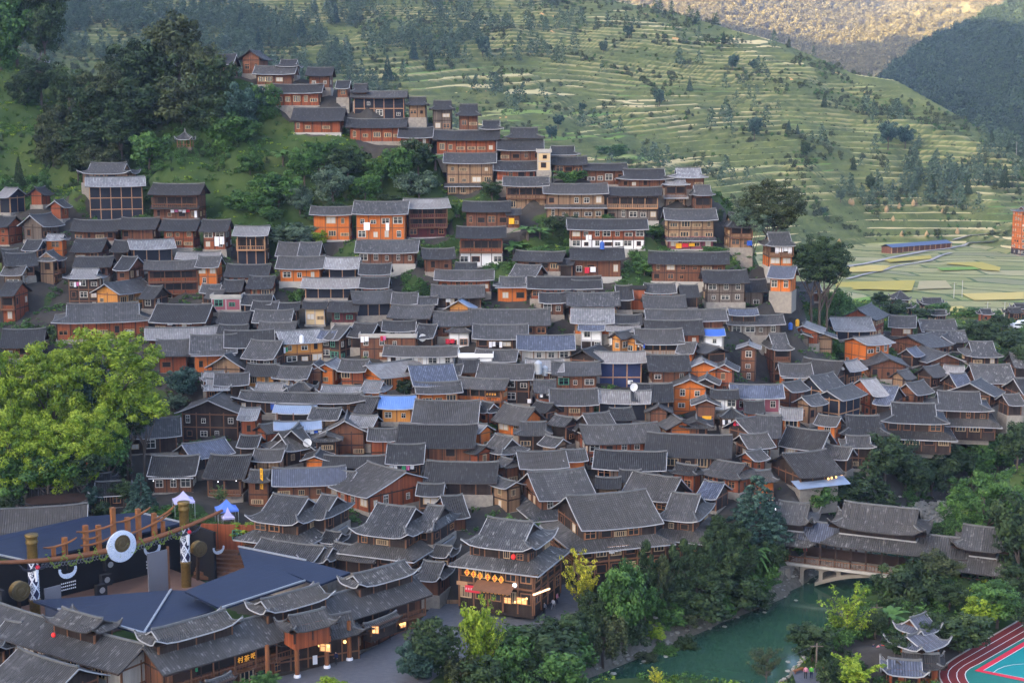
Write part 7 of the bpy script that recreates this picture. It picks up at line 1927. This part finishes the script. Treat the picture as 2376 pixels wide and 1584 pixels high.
# ------------------------------------------------------------------ people
plain('skin', (.46, .28, .19), .7, .1); plain('hair_black', (.012, .010, .010), .6, .2)
for k, c in dict(p_white=(.62, .62, .64), p_red=(.55, .05, .04), p_blue=(.05, .16, .42), p_navy=(.02, .03, .08), p_green=(.10, .45, .05), p_pink=(.62, .24, .30), p_yellow=(.70, .50, .06), p_black=(.02, .02, .022), p_grey=(.2, .2, .22)).items(): plain(k, c, .9, .12)
def person_mesh(pose):
    legs = {'stand': ((-.10, 0, .50), (-.11, .02, .08), (.10, 0, .50), (.11, -.02, .08)), 'walk': ((-.09, -.20, .52), (-.10, -.22, .10), (.09, .14, .50), (.10, .36, .14)), 'sit': ((-.12, -.42, .50), (-.12, -.45, .08), (.12, -.42, .50), (.12, -.45, .08))}[pose]
    pz = .93 if pose != 'sit' else .52; dz = pz - .93
    v = [(0, 0, pz), (0, .01, 1.14 + dz), (0, .02, 1.36 + dz), (0, .01, 1.47 + dz), (0, -.01, 1.56 + dz), (0, -.02, 1.68 + dz),
         (-.19, .02, 1.38 + dz), (-.25, .03 if pose == 'stand' else -.05, 1.10 + dz), (-.24, -.10, .86 + dz), (.19, .02, 1.38 + dz), (.25, .03 if pose == 'stand' else .08, 1.10 + dz), (.24, -.10, .87 + dz),
         (-.10, 0, pz - .05), legs[0], legs[1], (.10, 0, pz - .05), legs[2], legs[3], (legs[1][0], legs[1][1] - .16, .04), (legs[3][0], legs[3][1] - .16, .04), (-.24, -.14, .77 + dz), (.24, -.14, .78 + dz), (0, -.10, 1.60 + dz)]
    e = [(0, 1), (1, 2), (2, 3), (3, 4), (4, 5), (2, 6), (6, 7), (7, 8), (2, 9), (9, 10), (10, 11), (0, 12), (12, 13), (13, 14), (0, 15), (15, 16), (16, 17), (14, 18), (17, 19), (8, 20), (11, 21), (4, 22)]
    R = [.15, .135, .155, .06, .095, .085, .07, .05, .038, .07, .05, .038, .10, .065, .042, .10, .065, .042, .045, .045, .035, .035, .022]
    me = bpy.data.meshes.new('person'); me.from_pydata(v, e, []); o = bpy.data.objects.new('person_tmp', me); COL.objects.link(o); md = o.modifiers.new('skin', 'SKIN'); o.modifiers.new('sub', 'SUBSURF').levels = 1
    for i, s in enumerate(me.skin_vertices[0].data): s.radius = (R[i], R[i] * (.8 if i in (0, 1, 2) else 1)); s.use_root = (i == 0)
    d = bpy.context.evaluated_depsgraph_get(); d.update(); m2 = bpy.data.meshes.new_from_object(o.evaluated_get(d)); bpy.data.objects.remove(o)
    m2.materials.clear()
    for k in ('p_white', 'p_navy', 'skin', 'hair_black'): m2.materials.append(MAT[k])
    for f in m2.polygons:
        c = f.center; f.use_smooth = True; hz_ = 1.50 + dz
        f.material_index = 3 if c.z > hz_ + .10 and c.y > -.055 or c.z > hz_ + .2 else 2 if c.z > hz_ - .04 or (c.z < .90 + dz and abs(c.x) > .19 and pose != 'sit') else 3 if c.z < .07 else 1 if c.z < pz + .02 and abs(c.x) < .2 else 0
    return m2
PM = {k: person_mesh(k) for k in ('stand', 'walk', 'sit')}
for i, (u, v, z, pose, top, bot, rz, lb) in enumerate(((1243, 1402, 4.26, 'stand', 'p_yellow', 'p_navy', .3, 'person in yellow standing by the lit shop corner'), (1252, 1401, 4.26, 'walk', 'p_white', 'p_navy', .8, 'person in white walking past the lit shop corner'), (1259, 1406, 4.26, 'walk', 'p_red', 'p_grey', -.8, 'person in a red top on the plaza'),
        (1270, 1395, 4.26, 'stand', 'p_blue', 'p_navy', 2, 'person in blue near the golden ginkgo'), (1276, 1409, 4.26, 'walk', 'p_navy', 'p_navy', 1.2, 'person in navy at the plaza edge'), (1284, 1414, 4.26, 'walk', 'p_white', 'p_grey', 2.4, 'person in white nearest the golden ginkgo'), (1263, 1423, 4.26, 'stand', 'p_grey', 'p_black', 0, 'person in grey at the front of the plaza'), (1293, 1400, 4.26, 'stand', 'p_pink', 'p_navy', 1, 'person in pink behind the golden ginkgo'), (1225, 1412, 4.26, 'walk', 'p_black', 'p_grey', -.4, 'person in black crossing the plaza'),
        (905, 1482, 4.26, 'walk', 'p_white', 'p_black', .5, 'person in white on the shop street'), (780, 1540, 4.26, 'stand', 'p_navy', 'p_black', -.5, 'person in navy under the street gate'), (1869, 1574, 4.55, 'stand', 'p_pink', 'p_black', 2.9, 'person in pink on the river deck'), (1882, 1574, 4.55, 'stand', 'p_green', 'p_navy', 2.7, 'person in a bright green top on the river deck'),
        (2026, 1513, 4.55, 'sit', 'p_navy', 'p_white', 1.0, 'person in dark blue seated left beside the kiosk'), (2037, 1516, 4.55, 'sit', 'p_pink', 'p_pink', .2, 'person in pink seated in the middle beside the kiosk'), (2048, 1513, 4.55, 'sit', 'p_red', 'p_yellow', -.8, 'person in red and yellow seated right beside the kiosk'), (1868, 1290, 3.62, 'stand', 'p_red', 'p_navy', 0, 'person in red on the covered bridge'), (2143, 1190, 5.0, 'stand', 'p_white', 'p_navy', 0, 'person in white on the stony river bed above the bridge'))):
    p = PZ(u, v, z); o = inst('person', PM[pose], None, Vector((p.x, p.y, z if u != 2143 else zat(p.x, p.y))), rz, (1.02, 1.02, 1.0))
    for k, mt in ((0, top), (1, bot)): o.material_slots[k].link = 'OBJECT'; o.material_slots[k].material = MAT[mt]
    tag(o, lb, 'person', 'people out walking')
# ------------------------------------------------------------------ vehicles by the fields
plain('car_white', (.70, .70, .70), .3, .05, .5, 0, .5); plain('tyre', (.015, .015, .015), .9, .2)
def vehicle(u, v, yaw, van, lb):
    p = hit(u, v, 330); r = empty('parked_van' if van else 'parked_car', p, yaw); L, W, h1, h2 = (4.8, 1.8, 1.0, 1.95) if van else (4.4, 1.75, .85, 1.45); mb = MB()
    prof = [(-L / 2, .3), (-L / 2, h1), (-L / 2 + (.1 if van else .9), h2), (L / 2 - (1.2 if van else 1.7), h2), (L / 2 - .6, h1), (L / 2, h1 * .85), (L / 2, .3)]
    for s in (-1, 1): mb.face([(x, s * W / 2, z) for x, z in (prof if s < 0 else prof[::-1])])
    for a, b in zip(prof, prof[1:] + prof[:1]): mb.face([(a[0], -W / 2, a[1]), (a[0], W / 2, a[1]), (b[0], W / 2, b[1]), (b[0], -W / 2, b[1])])
    mb.build('body', MAT['car_white'], r); mb = MB()
    for s in (-1, 1): mb.face([(x, s * (W / 2 + .012), z) for x, z in ((-L / 2 + .5, h1 + .05), (L / 2 - 1.1, h1 + .05), (L / 2 - 1.55, h2 - .12), (-L / 2 + .7, h2 - .12))])
    mb.build('window', MAT['pane_glass'], r)
    for sx in (-1, 1):
        for s in (-1, 1):
            mb = MB(); q = [(sx * L * .31 + .33 * math.cos(a), s * W / 2, .33 + .33 * math.sin(a)) for a in (2 * math.pi * k / 12 for k in range(12))]; mb.face(q); mb.face([(x, y - s * .2, z) for x, y, z in q])
            for k in range(12): a, b = q[k], q[(k + 1) % 12]; mb.face([a, b, (b[0], b[1] - s * .2, b[2]), (a[0], a[1] - s * .2, a[2])])
            mb.build('wheel', MAT['tyre'], r)
    for s in (-1, 1): mb = MB(); mb.box(L / 2 - .03, L / 2 + .02, s * W * .36 - .14, s * W * .36 + .14, .6, .76); mb.build('headlight', MAT['frame_white'], r)
    tag(r, lb, 'van' if van else 'car')
vehicle(2326, 758, -.1, True, 'white van parked by the trees near the fields'); vehicle(2362, 762, .3, False, 'white car parked right of the white van'); vehicle(2376, 756, .2, False, 'white car cut by the right edge of the picture')
# ------------------------------------------------------------------ names that single out each house and tree
LMK = [(h[0], h[1], h[8].split('|')[1].strip()) for h in HOUSES if h[8]]
LMK += [(2060, 1240, 'covered bridge'), (270, 1300, 'theatre stage gate'), (2085, 575, 'long blue-roofed shed'), (425, 325, 'open slope pavilion'), (2280, 1510, 'running track')]
NUMW = ('', 'single-storey', 'two-storey', 'three-storey', 'four-storey', 'five-storey'); ORD = ('nearest', 'second', 'third', 'fourth', 'fifth', 'sixth', 'seventh', 'eighth', 'ninth', 'tenth', 'eleventh', 'twelfth')
def sector(du, dv):
    a = math.degrees(math.atan2(-dv, du)) % 360; return ('right of', 'up-right of', 'above', 'up-left of', 'left of', 'down-left of', 'below', 'down-right of')[int(((a + 22.5) % 360) // 45)]
def place(items, noun):
    """items: (u, v, object, description); a landmark, a side of it and a rank, never used twice"""
    used = set(); out = {}
    for u, v, o, d in items:
        for lu, lv, ln in sorted(LMK, key=lambda l: (l[0] - u) ** 2 + (l[1] - v) ** 2):
            if (lu - u) ** 2 + (lv - v) ** 2 < 9: continue
            s = sector(u - lu, v - lv); rk = sum(1 for q in items if q[2] != o and sector(q[0] - lu, q[1] - lv) == s and (q[0] - lu) ** 2 + (q[1] - lv) ** 2 < (u - lu) ** 2 + (v - lv) ** 2 and abs(q[0] - lu) + abs(q[1] - lv) > 3)
            if rk < 12 and (ln, s, rk) not in used: break
        used.add((ln, s, rk)); out[o] = '%s, %s %s %s the %s' % (d, ORD[min(rk, 11)], noun, s, ln)
        if len(out[o].split()) > 15: out[o] = '%s, %s %s %s the %s' % (d.split(',')[0], ORD[min(rk, 11)], noun, s, ln)
    return out
its = []
for h in HOUSES:
    u, v, o, wall, rf, fl, ns, L, note, typ, cat = h; tag(o, None, cat if cat else 'house', 'timber houses of the village')
    if note: o["label"] = note.split('|')[0].strip()
    else: its.append((u, v, o, '%s %s house, %s roof' % (COLW[wall].split()[0] if wall != 'r' else 'reddish', '', TONEW[rf]) if wall not in 'nv' else 'dark-netted house, %s roof' % TONEW[rf]))
for o, t in place([(a, b, c, ' '.join(d.split()).replace('  ', ' ')) for a, b, c, d in its], 'house').items(): o["label"] = t
TONET = dict(dark='dark green', olive='olive green', green='mid-green', lime='yellow-green', yellow='golden yellow', blue='blue-green', grey='grey-green'); ti = []
KW = dict(round='leafy tree', big='spreading tree', conifer='conifer', cypress='upright cypress', bush='bush', bamboo='bamboo clump', sparse='open-crowned tree', willow='weeping tree', banana='banana plant', palm='palm')
for u, v, o, kind, tone, note, w in TREES:
    tag(o, note, 'bush' if kind == 'bush' else 'plant' if kind in ('banana', 'bamboo') else 'tree', 'bushes' if kind == 'bush' else 'trees around the village')
    if not note: ti.append((u, v, o, '%s %s' % (TONET[tone], KW[kind])))
for o, t in place(ti, 'plant').items(): o["label"] = t

for lst, nn in ((ACS, 'unit'), (LAMPS, 'lamp'), (HAYS, 'haystack')):
    for o, t in place(lst, nn).items(): o["label"] = t
